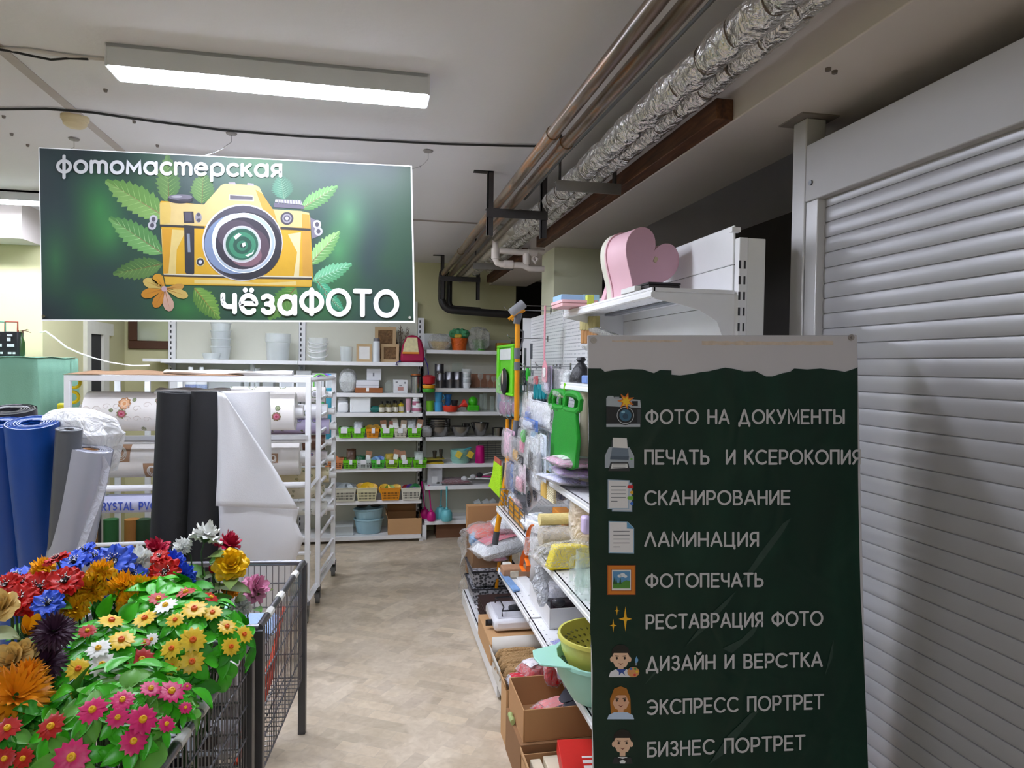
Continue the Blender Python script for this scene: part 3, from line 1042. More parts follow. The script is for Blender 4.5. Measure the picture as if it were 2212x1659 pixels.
# painted flower at the lower left of the camera
for (x1, y1, w, c1) in [(334, 594, 13, '#e9a62c'), (310, 606, 11, '#e8c96a'), (306, 638, 11, '#e59a2a'), (334, 664, 11, '#e2952f'), (368, 672, 12, '#e9bda6'), (406, 640, 10, '#e6c66a'), (398, 618, 7, '#d9a24a')]:
    x0, y0 = 356, 624
    d = V((x1 - x0, y1 - y0))
    nn = V((-d.y, d.x)).normalized()
    pts = []
    for f, k in ((0, .12), (.35, .6), (.65, 1), (.88, .8), (1, .25)):
        pts.append(V((x0, y0)) + d * f + nn * w * k)
    for f, k in ((1, .25), (.88, .8), (.65, 1), (.35, .6), (0, .12)):
        pts.append(V((x0, y0)) + d * f - nn * w * k)
    apoly(c1, [(p.x, p.y) for p in pts], 4.5)
    q = V((x0, y0)) + d * .9
    apoly('#c07a2c', [(x0 + nn.x, y0 + nn.y), (q.x, q.y), (x0 - nn.x, y0 - nn.y)], 4.8)
aell('#d9b7c0', 355, 624, 6, 6, 5.2, 16)
def merged(parts, name, par, var, label, dim=1.0):
    """all the ink of one printed picture as one mesh"""
    b = MB()
    ms = []
    for k, (col, q) in enumerate(parts.items()):
        b.k = k
        b.add(q.v, q.f)
        ms.append(M(shade(col, .95 if int(col[3:5], 16) > int(col[1:3], 16) else dim), 0.5, var=var, scale=30))
    return b.build(name, ms, par, smooth=0, label=label)


def shade(col, k):
    return col if k == 1 else '#%02x%02x%02x' % tuple(int(int(col[i:i + 2], 16) * k) for i in (1, 3, 5))


merged(art, 'printed_picture', t, .10, 'picture of a yellow camera among leaves and a flower', .7)
ink = M('#f2f2f2', 0.4, var=0.0, name='white_letters')
b = MB()
lettering(b, 'фотомастерская', 126, 607, 371, 381, 33, 3.6, lambda x, y, l: BP(x, y + (x - 126) / 481 * 0.0, l + 8), gap=.3)
b.build('lettering', M('#b4b5b6', 0.4, var=0.0, name='grey_white_letters'), t, smooth=0)
b = MB()
lettering(b, 'чёзаФОТО', 482, 857, 673, 682, 51, 5.2, lambda x, y, l: BP(x, y, l + 8.5), gap=.29)
b.build('lettering', ink, t, smooth=0)
for hx, hy, bx, by in ((500, 288, 420, 341), (925, 326, 888, 365), (160, 300, 100, 322)):
    h = atz(hx, hy, 2.648)
    e = BP(bx, by) + V((0, 0.004, 0))
    k = V((h.x, h.y, 2.61))
    mdl = (k + e) / 2 + V((0, 0, -0.012))
    MB().tube([h, k, (k + mdl) / 2 + V((0, 0, -.004)), mdl, e], 0.0016, 6).ball(mdl, 0.004, n=8, m=6).build('hanging_wire', STEEL, t)
    MB().lathe([(0, -0.008), (0.02, -0.006), (0.024, 0)], h, 12).build('ceiling_hook', M('#8f8a86', 0.6), t)
for x, y in ((95, 683), (885, 686)):
    c = BP(x, y)
    MB().cyl(c + V((0, -0.0015, 0)), c + V((0, -0.004, 0)), 0.006, n=10).build('rivet', STEEL, t)

# ------------------------------------------------------------------ floor-standing price board (white panel under a torn green film)
ya = math.radians(6.6)
S0 = aty(1270, 725, 1.70)
DX = V((math.cos(ya), -math.sin(ya), 0))
NB = V((-math.sin(ya), -math.cos(ya), 0))          # towards the viewer


def SP(x, y, l=0.0):
    r = ray(x, y)
    o = V((0, 0, EYE))
    k = (S0 - o).dot(NB) / r.dot(NB)
    return o + r * k + NB * 0.0004 * l


def foot(p):
    return V((p.x, p.y, 0))


tl, tr = SP(1270, 724), SP(1852, 724)
bl, br = SP(1281, 1659), SP(1874, 1659)
kz = tl.z / (tl.z - bl.z)
BL, BR = tl + (bl - tl) * kz, tr + (br - tr) * kz
t = thing('services_board', 'tall white board with torn dark green film listing photo services', 'sign board', (BL + BR) / 2)
MB().prism([tl, tr, BR, BL], -NB * 0.012).build('panel', M('#bcb9bd', 0.4, var=0.02, name='white_panel'), t, bev=0.002)
b = MB()
for x0, x1, y0, y1 in [(1322, 1472, 735, 739), (1516, 1800, 737, 745)]:
    pts = []
    n = 26
    for i in range(n + 1):
        pts.append((x0 + (x1 - x0) * i / n, y0 + rnd.uniform(-1.5, 1.2)))
    for i in range(n, -1, -1):
        pts.append((x0 + (x1 - x0) * i / n, y1 + rnd.uniform(-1.8, 1.5)))
    MB().poly([SP(x, y, 0.6) for x, y in pts]).build('glue_residue', M('#c4b3a2', 0.7, var=0.25, scale=60), t, smooth=0, label='brownish strip of old glue')
for x, y in ((1282, 735), (1838, 729)):
    c = SP(x, y)
    MB().cyl(c, c + NB * 0.004, 0.008, n=14).cyl(c + NB * .004, c + NB * .006, 0.003, n=8).build('screw', M('#9a938e', 0.4, 0.8), t)


def film_mat(nt, p, tc):
    n = noise(nt, tc, 3.2, 5, 2.5, stretch=(1, 1, 0.35))
    r = ramp(nt, [(0.3, '#08231a'), (0.55, '#0a2a1f'), (0.8, '#11372a')])
    nt.links.new(n.outputs['Fac'], r.inputs[0])
    nt.links.new(r.outputs[0], p.inputs['Base Color'])
    p.inputs['Roughness'].default_value = 0.36
    p.inputs['Specular IOR Level'].default_value = 0.3
    n2 = noise(nt, tc, 5.0, 2, 1.2)
    bumpn(nt, p, n2.outputs['Fac'], 0.35, 0.03)


top = [(1270, 796), (1298, 796), (1306, 803), (1330, 799), (1362, 797), (1388, 798), (1412, 806), (1426, 799), (1450, 800), (1449, 809), (1468, 811), (1492, 808), (1512, 804), (1530, 802), (1548, 798), (1566, 794), (1586, 797), (1606, 802), (1618, 802), (1630, 801), (1644, 808), (1654, 813), (1668, 813), (1690, 806), (1706, 803), (1715, 796), (1742, 798), (1772, 796), (1800, 799), (1824, 803), (1834, 800), (1846, 796), (1852, 793)]
lft = [(1270, 796), (1270, 850), (1272, 930), (1270, 1010), (1273, 1090), (1272, 1180), (1276, 1270), (1274, 1350), (1280, 1450), (1279, 1550), (1283, 1665)]
rgt = [(1852, 793), (1852, 900), (1853, 1010), (1854, 1100), (1856, 1200), (1858, 1280), (1862, 1350), (1866, 1450), (1871, 1560), (1875, 1665)]


def lerp_edge(E, y):
    for (xa, ya_), (xb, yb) in zip(E, E[1:]):
        if y <= yb:
            return xa + (xb - xa) * max(0, (y - ya_)) / max(yb - ya_, 1e-6)
    return E[-1][0] + (y - E[-1][1]) * 0.025


NX = len(top) - 1
NY = 60
ylow = 2570


def film_pt(i, j):
    x0, y0 = top[i]
    f = (j / NY)
    y = y0 + (ylow - y0) * f
    u = (x0 - 1270) / 582
    x = lerp_edge(lft, y) * (1 - u) + lerp_edge(rgt, y) * u
    w = 4.2 + 1.6 * math.sin(y / 70 + u * 9) * math.sin(u * 14 + y / 160) + 1.3 * math.sin(y / 31 - u * 6) * (1 - u) ** 2
    if j == 0:
        w = 3.5 + rnd.uniform(-.5, 2.5)
    q = SP(x, y, w)
    return q if q.z > 0.02 else V((q.x, q.y, 0.02))


b = MB()
b.add([film_pt(i, j) for j in range(NY + 1) for i in range(NX + 1)], [(j * (NX + 1) + i, j * (NX + 1) + i + 1, (j + 1) * (NX + 1) + i + 1, (j + 1) * (NX + 1) + i) for j in range(NY) for i in range(NX)])
b.build('torn_film', NODES('dark_green_film', film_mat), t, smooth=60)
# soft pale scuffs on the film
b = MB()
for pts in [[(1600, 1255), (1640, 1195), (1690, 1130), (1708, 1118), (1690, 1150), (1650, 1205), (1615, 1250)], [(1480, 1395), (1530, 1330), (1590, 1275), (1570, 1305), (1520, 1360)], [(1530, 1650), (1570, 1590), (1620, 1540), (1640, 1532), (1600, 1580), (1560, 1630)],
            [(1560, 1400), (1600, 1380), (1650, 1330), (1625, 1372), (1580, 1410)], [(1780, 1460), (1795, 1395), (1800, 1380), (1797, 1420)], [(1390, 1480), (1420, 1440), (1432, 1425), (1420, 1450)]]:
    MB().poly([SP(x, y, 7.6) for x, y in pts]).build('scuff', M('#22372f', 0.6, var=0.3, scale=40), t, smooth=0)
LT0 = 9.5
FS = lambda x, y, l: SP(x, y, l * 1.0 + LT0)
rows = [('ФОТО НА ДОКУМЕНТЫ', 1393, 1823, 914, 914, 28), ('ПЕЧАТЬ  И КСЕРОКОПИЯ', 1391, 1858, 1001, 1001, 28), ('СКАНИРОВАНИЕ', 1391, 1706, 1089, 1088, 28), ('ЛАМИНАЦИЯ', 1391, 1638, 1178, 1178, 28), ('ФОТОПЕЧАТЬ', 1393, 1648, 1267, 1265, 27),
        ('РЕСТАВРАЦИЯ ФОТО', 1394, 1776, 1356, 1348, 28), ('ДИЗАЙН И ВЕРСТКА', 1394, 1775, 1446, 1437, 28), ('ЭКСПРЕСС ПОРТРЕТ', 1396, 1778, 1541, 1528, 29), ('БИЗНЕС ПОРТРЕТ', 1397, 1738, 1632, 1616, 29)]
for txt, x0, x1, y0, y1, cap in rows:
    b = MB()
    lettering(b, txt, x0 + 2, x1 - 2, y0, y1, cap, 2.35, FS, gap=.28)
    b.build('lettering', M('#bab8ba', 0.45, var=0.0, name='board_letters'), t, smooth=0)
art2 = {}


def ic(col, pts, l):
    if col not in art2:
        art2[col] = MB()
    art2[col].poly([SP(x, y, l * .5 + LT0 - 1) for x, y in pts])


def icr(col, x0, y0, x1, y1, l):
    ic(col, [(x0, y0), (x1, y0), (x1, y1), (x0, y1)], l)


def ice(col, cx, cy, rx, ry, l, n=28, a0=0, a1=360):
    ic(col, [(cx + rx * math.cos(math.radians(a0 + (a1 - a0) * i / n)), cy + ry * math.sin(math.radians(a0 + (a1 - a0) * i / n))) for i in range(n if a1 - a0 == 360 else n + 1)], l)


def icon_done(label):
    merged(art2, 'printed_icon', t, .03, label)
    art2.clear()


def star(col, cx, cy, r0, r1, n, l, rot=0.0, sq=1.0):
    ic(col, [(cx + (r0 if k % 2 == 0 else r1) * math.sin(PI * k / n + rot), cy - (r0 if k % 2 == 0 else r1) * sq * math.cos(PI * k / n + rot)) for k in range(2 * n)], l)


# camera
icr('#16171a', 1309, 877, 1383, 920, 1)
ic('#a9b0b8', [(1309, 860), (1313, 855), (1324, 855), (1326, 860), (1340, 860), (1382, 864), (1384, 881), (1309, 877)], 2)
icr('#a9b0b8', 1309, 915, 1382, 922, 2)
icr('#3a3d44', 1376, 884, 1383, 914, 2)
icr('#8e959d', 1326, 857, 1337, 861, 3)
icr('#2a2d33', 1364, 866, 1377, 877, 3)
icr('#0f1114', 1367, 868, 1375, 875, 4)
ice('#0e0f12', 1350, 897, 21, 21, 4)
ice('#b9bcc0', 1350, 897, 18.5, 18.5, 5)
ice('#15171b', 1350, 897, 17, 17, 6)
ice('#35627e', 1350, 897, 13, 13, 7)
ice('#27465c', 1350, 899, 6, 6, 8)
ice('#86b4cb', 1345, 890, 4, 2.6, 9)
star('#c96a12', 1351, 866, 19, 9, 7, 10, 0.25)
star('#e3b81e', 1351, 867, 12, 6, 7, 11, 0.25)
icon_done('printed camera icon with a flash')
# printer
ic('#3d4148', [(1321, 950), (1356, 950), (1356, 968), (1319, 968)], 1)
ic('#a3abb5', [(1315, 965), (1359, 966), (1369, 985), (1369, 1010), (1306, 1010), (1306, 984)], 2)
ic('#d4d2d0', [(1323, 945), (1353, 946), (1355, 968), (1323, 967)], 3)
ic('#6e7c8c', [(1322, 966), (1356, 968), (1358, 990), (1317, 990)], 4)
ic('#4e5c6c', [(1318, 984), (1358, 985), (1357, 993), (1317, 992)], 5)
ic('#2c2d31', [(1318, 998), (1356, 998), (1360, 1017), (1313, 1017)], 6)
ic('#cfcfcf', [(1321, 1001), (1354, 1001), (1356, 1010), (1318, 1012)], 7)
for k in range(3):
    icr('#8a8a8a', 1323, 1003 + k * 2.6, 1350, 1004 + k * 2.6, 8)
ice('#67b84a', 1363, 991, 2.5, 2, 7, 12)
icon_done('printed printer icon')
# two pages with tabs
ic('#8ea4ba', [(1321, 1040), (1365, 1042), (1365, 1105), (1321, 1104)], 1)
ic('#c6ccd6', [(1323, 1042), (1363, 1044), (1363, 1102), (1323, 1102)], 2)
ic('#9db2c8', [(1312, 1035), (1359, 1037), (1358, 1099), (1312, 1099)], 3)
ic('#d6d4d6', [(1314, 1037), (1357, 1039), (1356, 1097), (1314, 1097)], 4)
for k in range(5):
    icr('#7d7f84', 1319, 1049 + k * 8, 1351 if k < 4 else 1333, 1051 + k * 8, 5)
for k, c in enumerate(('#c01c20', '#d9a326', '#74b23a', '#2f66c0')):
    x = 1353 if k % 2 == 0 else 1359
    ic(c, [(x, 1051 + k * 12), (x + 4, 1047.5 + k * 12), (1367, 1047.5 + k * 12), (1367, 1054.5 + k * 12), (x + 4, 1054.5 + k * 12)], 6)
icon_done('printed pages icon with colour tabs')
# one page
ic('#8fb0cc', [(1314, 1125), (1355, 1126), (1369, 1140), (1369, 1195), (1314, 1194)], 1)
ic('#d6d4d6', [(1316, 1127), (1353, 1128), (1353, 1141), (1367, 1142), (1367, 1193), (1316, 1192)], 2)
ic('#5f9cc6', [(1354, 1127), (1368, 1141), (1354, 1140)], 3)
for k in range(5):
    icr('#7d7f84', 1324, 1146 + k * 8.4, 1359 if k < 4 else 1339, 1147.6 + k * 8.4, 4)
icon_done('printed page icon')
# framed picture
icr('#9a4a12', 1311, 1220, 1372, 1284, 1)
icr('#c9741c', 1313, 1222, 1370, 1282, 2)
icr('#a3541a', 1319, 1228, 1364, 1276, 3)
icr('#d4d2d0', 1321, 1230, 1362, 1274, 4)
icr('#5a90bc', 1323, 1233, 1360, 1270, 5)
ic('#4f8a34', [(1323, 1256), (1340, 1258), (1352, 1252), (1360, 1254), (1360, 1270), (1323, 1270)], 6)
for x in (1326, 1330, 1339):
    ic('#22502c', [(x - 2.5, 1260), (x, 1245), (x + 2.5, 1260)], 7)
for cx, cy, r in ((1338, 1243, 5), (1344, 1241, 6), (1350, 1244, 4)):
    ice('#dfe4ea', cx, cy, r, r * .7, 7, 16)
icon_done('printed framed landscape icon')
# sparkles
for cx, cy, r, l in ((1350, 1336, 20, 1), (1324, 1350, 11, 2), (1332, 1318, 8, 3)):
    ic('#e2a91c', [(cx + (r if k % 4 == 0 else (r * .72 if k % 4 == 2 else r * .22)) * (1.35 if k % 8 == 0 else 1) * math.sin(PI * k / 4) * (0 if False else 1), cy - (r * 1.35 if k in (0, 4) else r if k in (2, 6) else r * .24) * math.cos(PI * k / 4)) for k in range(8)], l)
icon_done('printed sparkle icon')


def face(cx, cy, skin, hair, long=False):
    if long:
        ic(hair, [(cx - 21, cy + 30), (cx - 23, cy - 4), (cx - 14, cy - 26), (cx, cy - 31), (cx + 13, cy - 26), (cx + 21, cy - 4), (cx + 22, cy + 30)], 1)
    else:
        ice(hair, cx, cy - 12, 19.5, 18, 1)
        ice(skin, cx - 19, cy + 2, 4, 6, 2, 12)
        ice(skin, cx + 19, cy + 2, 4, 6, 2, 12)
    icr(skin, cx - 6, cy + 12, cx + 6, cy + 28, 3)
    ic(skin, [(cx - 18, cy - 12), (cx + 18, cy - 12), (cx + 18, cy + 4), (cx + 12, cy + 17), (cx, cy + 22), (cx - 12, cy + 17), (cx - 18, cy + 4)], 5)
    if long:
        ic(hair, [(cx - 19, cy + 8), (cx - 19, cy - 12), (cx - 4, cy - 26), (cx + 18, cy - 14), (cx + 19, cy + 6), (cx + 12, cy - 10), (cx + 2, cy - 18), (cx - 12, cy - 8)], 6)
    else:
        ic(hair, [(cx - 19, cy - 4), (cx - 18, cy - 14), (cx, cy - 24), (cx + 18, cy - 14), (cx + 19, cy - 4), (cx + 15, cy - 12), (cx - 15, cy - 12)], 6)
    for s in (-1, 1):
        ice('#2b1d16', cx + s * 8.5, cy - 1, 2.4, 3.0, 7, 12)
        ic('#3a2718', [(cx + s * 4, cy - 6), (cx + s * 12, cy - 7), (cx + s * 12, cy - 5), (cx + s * 4, cy - 4.4)], 7)
    ic('#6e2f24', [(cx - 6, cy + 9), (cx, cy + 11), (cx + 6, cy + 9), (cx, cy + 13.5)], 7)


face(1340, 1421, '#d8b296', '#171310')
ic('#dcdde2', [(1314, 1461), (1318, 1450), (1330, 1444), (1352, 1444), (1364, 1450), (1368, 1461)], 2.5)
ic('#2f4d9c', [(1330, 1444), (1352, 1444), (1346, 1450), (1350, 1458), (1342, 1451), (1336, 1457), (1336, 1450)], 6)
ice('#c78a55', 1367, 1450, 13, 11, 7)
for c, x, y in (('#c8383a', 1370, 1456), ('#5a9c4c', 1371, 1443), ('#d8b22c', 1375, 1449), ('#4a74c0', 1362, 1443)):
    ice(c, x, y, 3, 2.6, 8, 12)
ic('#6fa3d0', [(1374, 1416), (1378, 1424), (1375, 1432), (1371, 1430), (1371, 1423)], 5)
icr('#8a8f96', 1371, 1430, 1375, 1436, 6)
icon_done('printed artist face icon with a palette')
face(1340, 1512, '#d0a183', '#a0641c', True)
ic('#b9cde8', [(1311, 1552), (1314, 1543), (1326, 1537), (1354, 1537), (1366, 1543), (1369, 1552)], 3.5)
icon_done('printed long-haired face icon')
face(1344, 1604, '#d8b296', '#171310')
ic('#26272b', [(1322, 1648), (1326, 1634), (1362, 1634), (1366, 1648)], 1.5)
ic('#dcdcdc', [(1334, 1633), (1354, 1633), (1349, 1647), (1339, 1647)], 6)
ic('#141416', [(1335, 1634), (1344, 1637), (1353, 1634), (1353, 1643), (1344, 1639), (1335, 1643)], 8)
icon_done('printed face icon with a bow tie')

# ================================================================== ROLL RACK, ROLLS, CARTS
RACK = M('#f3f3f6', 0.35, var=0.03, name='white_rack_paint')
xl, xr, yf, ym, yb, ht = -1.80, -0.405, 4.62, 4.88, 5.45, 1.525
t = thing('roll_rack', 'white tube rack on castors holding rolls of oilcloth', 'rack', (-1.1, 5.0, 0))
PW = 0.034


def post(x, y, z0=0.11, z1=ht):
    MB().box(x - PW / 2, x + PW / 2, y - PW / 2, y + PW / 2, z0, z1).build('post', RACK, t, bev=0.003)


for x, y in ((xl, yf), (xr, yf), (xr + .045, ym), (xl, yb), (xr + .115, yb), (xl + .2, yb), (xl + .42, yb)):
    post(x, y)
MB().box(xl - PW / 2, xr + PW / 2, yf - PW / 2, yf + PW / 2, ht - .005, ht + .03).build('top_rail', RACK, t, bev=0.003)
MB().box(xl - PW / 2, xr + .13, yb - PW / 2, yb + PW / 2, ht - .005, ht + .03).build('top_rail', RACK, t, bev=0.003)
for xx, dx in ((xl, 0), (xr, .115)):
    MB().tube([(xx, yf, ht + .012), (xx + dx, yb, ht + .012)], 0.016, 4).build('side_rail', RACK, t)
    MB().tube([(xx, yf - .06, .13), (xx + dx, yb + .06, .13)], 0.022, 4).build('base_bar', RACK, t)
MB().box(xl, xr, yf - .012, yf + .012, .118, .142).build('base_bar', RACK, t)
zr = [1.42, 1.30, 1.19, 1.075, 0.96, 0.84, 0.72, 0.60, 0.47]
for z in zr:
    MB().tube([(xr + .045, ym, z - .02), (xr + .115, yb, z + .008)], 0.012, 8).build('rung', RACK, t)
for z in (0.30, 0.19):
    MB().tube([(xr + .045, ym, z), (xr + .115, yb, z)], 0.012, 8).build('rung', RACK, t)
MB().tube([(xr, yf, .83), (xr + .045, ym, .87)], 0.014, 4).build('stay', RACK, t)
for px in (1.135, .0):
    pass
for z in (1.145, 0.52, 0.42):
    MB().cyl((xl - .02, yf, z), (xr + .02, yf, z), 0.012, n=10).build('front_bar', RACK, t)
MB().cyl((xl + .1, yf + .05, .855), (xr, yf + .05, .855), 0.02, n=10).build('front_bar', RACK, t)
MB().box(xl + .1, xr, yf - .03, yf + .03, 1.16, 1.185).build('cutting_rail', M('#d9dadd', .3, .5), t, label='grooved metal cutting rail')
WH = M('#77797b', .5)
for x, y in ((xr, yf - .09), (xr + .045, ym + .01), (xr + .115, yb + .05), (xl, yf - .05), (xl, yb + .05)):
    c = MB().box(x - .022, x + .022, y - .04, y + .04, .10, .12).cyl((x, y, .10), (x, y + .015, .075), .012, n=8).box(x - .02, x - .016, y - .012, y + .03, .04, .1).box(x + .016, x + .02, y - .012, y + .03, .04, .1).build('caster', DARKSTEEL, t)
    MB().cyl((x - .014, y + .012, .042), (x + .014, y + .012, .042), .042, n=20).build('wheel', WH, c)
pl = [aty(x, y, 4.66) for x, y in [(140, 829), (200, 826), (260, 825), (330, 823), (400, 822), (440, 826), (400, 828), (300, 830), (200, 832)]]
t_paper = MB().grid(lambda u, v: V((xl - .02 + u * 1.0, yf - .02 + v * .5, ht + .034 + .006 * math.sin(u * 17) * math.sin(v * 5) + (.02 * v))), 20, 4).build('brown_paper_sheet', M('#8a6a4e', .8, var=.2), None, solid=.002)
tag(t_paper, 'brown paper sheet lying on top of the roll rack', 'paper')
for x0, x1, z, lb, w in ((-1.30, -.52, ht + .035, 'white fabric roll lying flat on top of the rack', .03), (-1.34, -.92, ht - .10, 'white fabric bundle under the top rail of the rack', .05)):
    R = []
    for i in range(15):
        f = i / 14
        x = x0 + (x1 - x0) * f
        R.append([V((x, yf + .16 + (w * 1.9) * math.cos(a), z + w * .5 + w * .5 * math.sin(a) + .005 * math.sin(f * 12 + a * 2))) for a in [2 * PI * k / 12 for k in range(12)]])
    tag(MB().rings(R).build('fabric_roll', M('#f4f4f5', .7), None), lb, 'fabric')


def floral(bg, c1, c2, sc, thr, lace=True):
    def f(nt, p, tc):
        v = nt.nodes.new('ShaderNodeTexVoronoi')
        v.inputs['Scale'].default_value = sc
        nt.links.new(tc.outputs['Object'], v.inputs['Vector'])
        n = noise(nt, tc, sc * 6, 3, 1.0)
        ad = nt.nodes.new('ShaderNodeMath')
        ad.operation = 'MULTIPLY_ADD'
        ad.inputs[1].default_value = 0.22
        nt.links.new(n.outputs['Fac'], ad.inputs[0])
        nt.links.new(v.outputs['Distance'], ad.inputs[2])
        r = ramp(nt, [(0, c1), (thr * .45, c1), (thr * .6, c2), (thr * .85, '#7d8a63'), (thr, bg)], 'CONSTANT')
        nt.links.new(ad.outputs[0], r.inputs[0])
        w = noise(nt, tc, sc * 4, 1, 3.0)
        rr = ramp(nt, [(.47, bg), (.5, '#c9b3a8'), (.53, bg)])
        nt.links.new(w.outputs['Fac'], rr.inputs[0])
        mx = nt.nodes.new('ShaderNodeMix')
        mx.data_type = 'RGBA'
        mx.blend_type = 'MULTIPLY'
        mx.inputs[0].default_value = .5 if lace else 0
        nt.links.new(r.outputs[0], mx.inputs[6])
        nt.links.new(rr.outputs[0], mx.inputs[7])
        nt.links.new(mx.outputs[2], p.inputs['Base Color'])
        p.inputs['Roughness'].default_value = .35
    return f


CORE = M('#cdb391', .8)


def roll(x0, x1, y, z, r, mat, label, core=True, group=None):
    t = thing('oilcloth_roll', label, 'fabric roll', ((x0 + x1) / 2, y, z - r), group)
    R = []
    n = 28
    for k in (0, 1):
        R.append([V((x0 + (x1 - x0) * k, y + r * math.cos(2 * PI * i / n), z + r * math.sin(2 * PI * i / n))) for i in range(n)])
    o = MB().rings(R).build('cloth', mat, t)
    if core:
        MB().cyl((x0 - .05, y, z), (x1 + .05, y, z), r * .28 + .008, n=14).build('core', M('#ededee', .4), t)
        MB().tube([(x1 + .001, y + r * k * math.cos(a), z + r * k * math.sin(a)) for a, k in [(2 * PI * i / 14, .98 - i * .012) for i in range(40)]], .0018, 4).build('spiral_edge', PAPER, t)
    return o


r1 = roll(-1.74, -.50, 4.78, 1.325, .125, M('#f4efeb', .3, var=.02, name='ivory_oilcloth'), 'ivory oilcloth roll with printed roses, top front of the rack')


def rose(o, x, z, r, cols, yc, zc, rr):
    """printed rose: layered discs laid on the roll surface"""
    for k, (c, f, n) in enumerate(((cols[0], 1, 9), (cols[1], .74, 7), (cols[2], .5, 6), (cols[3], .28, 5))):
        b = MB()
        pts = []
        for i in range(n * 4):
            a = 2 * PI * i / (n * 4)
            q = r * f * (1 + .10 * math.cos(n * a + k))
            zz = z + q * math.sin(a)
            s = max(-1, min(1, (zz - zc) / rr))
            pts.append(V((x + q * math.cos(a), yc - math.sqrt(1 - s * s) * rr - .0012 - .0008 * k, zz)))
        cen = V((x, yc - math.sqrt(max(0, 1 - ((z - zc) / rr) ** 2)) * rr - .0012 - .0008 * k, z))
        b.add([cen] + pts, [(0, i + 1, (i + 1) % len(pts) + 1) for i in range(len(pts))])
        b.build('printed_rose', M(c, .4), o, smooth=0)


def pxr(x, y, yy=4.66):
    p = aty(x, y, yy)
    return p.x, p.z


for px, py, r, cols in ((268, 872, .036, ('#b9855a', '#eab489', '#f0cba6', '#e3a06a')), (263, 894, .028, ('#8d7f5c', '#c7677d', '#d98a9a', '#b93a5c')), (203, 913, .03, ('#7f8a66', '#cf8a98', '#c44a68', '#a62a4c')), (211, 928, .02, ('#d9a878', '#e9c09a', '#f0d4b4', '#d9965c')),
                        (341, 865, .02, ('#8a8f6c', '#c98a98', '#c04a66', '#a62a4c')), (597, 900, .028, ('#8d7f5c', '#c7677d', '#d98a9a', '#b93a5c')), (600, 882, .016, ('#77825f', '#8f9a74', '#a9b08c', '#77825f')), (305, 928, .014, ('#8f9672', '#a9ae90', '#c4c0a4', '#8f9672')), (288, 864, .012, ('#77825f', '#8f9a74', '#a9b08c', '#77825f')), (240, 886, .012, ('#77825f', '#8f9a74', '#a9b08c', '#77825f'))):
    x, z = pxr(px, py)
    rose(r1, x, z, r, cols, 4.78, 1.325, .125)
b = MB()
for k in range(14):                      # embossed lace scrolls
    cx, cz = pxr(185 + (k % 7) * 22, 880 + (k // 7) * 26 + rnd.uniform(-6, 6))
    pts = []
    for i in range(14):
        a = i * .5
        q = .02 - .0011 * i
        zz = cz + q * math.sin(a)
        s = (zz - 1.325) / .125
        pts.append(V((cx + q * math.cos(a) * 1.3, 4.78 - math.sqrt(max(0, 1 - s * s)) * .125 - .001, zz)))
    b.tube(pts, .0016, 4)
b.build('lace_print', M('#dccfc8', .4), r1)

r2 = roll(-1.64, -.47, 4.80, 1.02, .118, M('#efebe8', .35, var=.02, name='white_oilcloth'), 'white oilcloth roll with brown coffee cup squares, middle of the rack')
for px, py, s in ((260, 980, .052), (327, 1018, .05), (590, 990, .03)):
    x, z = pxr(px, py, 4.68)
    def patch(u, v):
        zz = z + (v * 2 - 1) * s
        k = max(-1, min(1, (zz - 1.02) / .118))
        return V((x + (u * 2 - 1) * s, 4.80 - math.sqrt(1 - k * k) * .118 - .0015, zz))
    MB().grid(patch, 1, 14).build('printed_square', M('#a98468', .5, var=.15, scale=40), r2, smooth=0)
    b = MB()
    for rr_, o_ in ((.6, 0), (.45, .05), (.75, -.1)):
        q = [V((x + s * rr_ * math.cos(a) * .8, 0, z + s * rr_ * math.sin(a) + o_ * s)) for a in [2 * PI * i / 20 for i in range(20)]]
        for p in q:
            k = max(-1, min(1, (p.z - 1.02) / .118))
            p.y = 4.80 - math.sqrt(1 - k * k) * .118 - .003
        b.tube(q, .0022, 4, closed=True)
    b.build('printed_cup', M('#f3efea', .5), r2, smooth=0)
r3 = roll(-1.66, -.80, 4.70, .755, .058, NODES('pvc_print', floral('#c9cbe6', '#5a68c0', '#8d97d6', 14, .32, False)), 'clear soft plastic roll with blue print, lowest front roll on the rack')
b = MB()
lettering(b, 'CRYSTAL PVC', 206, 336, 1102, 1100, 15, 1.5, lambda x, y, l: aty(x, y, 4.638 - .0004 * l), gap=.35)
b.build('lettering', M('#3f56b8', .4), r3, smooth=0)
roll_names = [('#e9e6e4', '#9a9aa0', '#c9c9ce'), ('#efeff3', '#8e9bc4', '#c4cbe2'), ('#cfc8e2', '#8d84b8', '#b4aad2'), ('#7d5540', '#c9a88a', '#5a3a2a'), ('#f0ecec', '#b03a48', '#5a6fae'), ('#e4dcbc', '#b4a476', '#cfc396'), ('#e8e2cf', '#a8a08a', '#cfc8b2'), ('#f2f2ee', '#b8bcc4', '#d8dade')]
desc = ['grey leaf print', 'pale blue circle print', 'lilac leaf print', 'brown plaid print', 'white print with red squares', 'cream lace', 'beige lace', 'silver foil lace']
for i, (z, c, d) in enumerate(zip(zr, roll_names, desc)):
    roll(-.98, -.335 + .015 * (i % 3), 5.17, z + .0, .05 if i > 5 else .055, NODES('roll_print', floral(c[0], c[1], c[2], 9 + 3 * i, .38, i != 1)), 'oilcloth roll with %s at the side of the rack' % d)
tag(MB().cyl((-.95, 5.02, .98), (-.50, 5.02, .98), .022, n=14).build('red_roll_end', M('#b8242c', .4)), 'small red roll showing between the rack posts', 'roll')
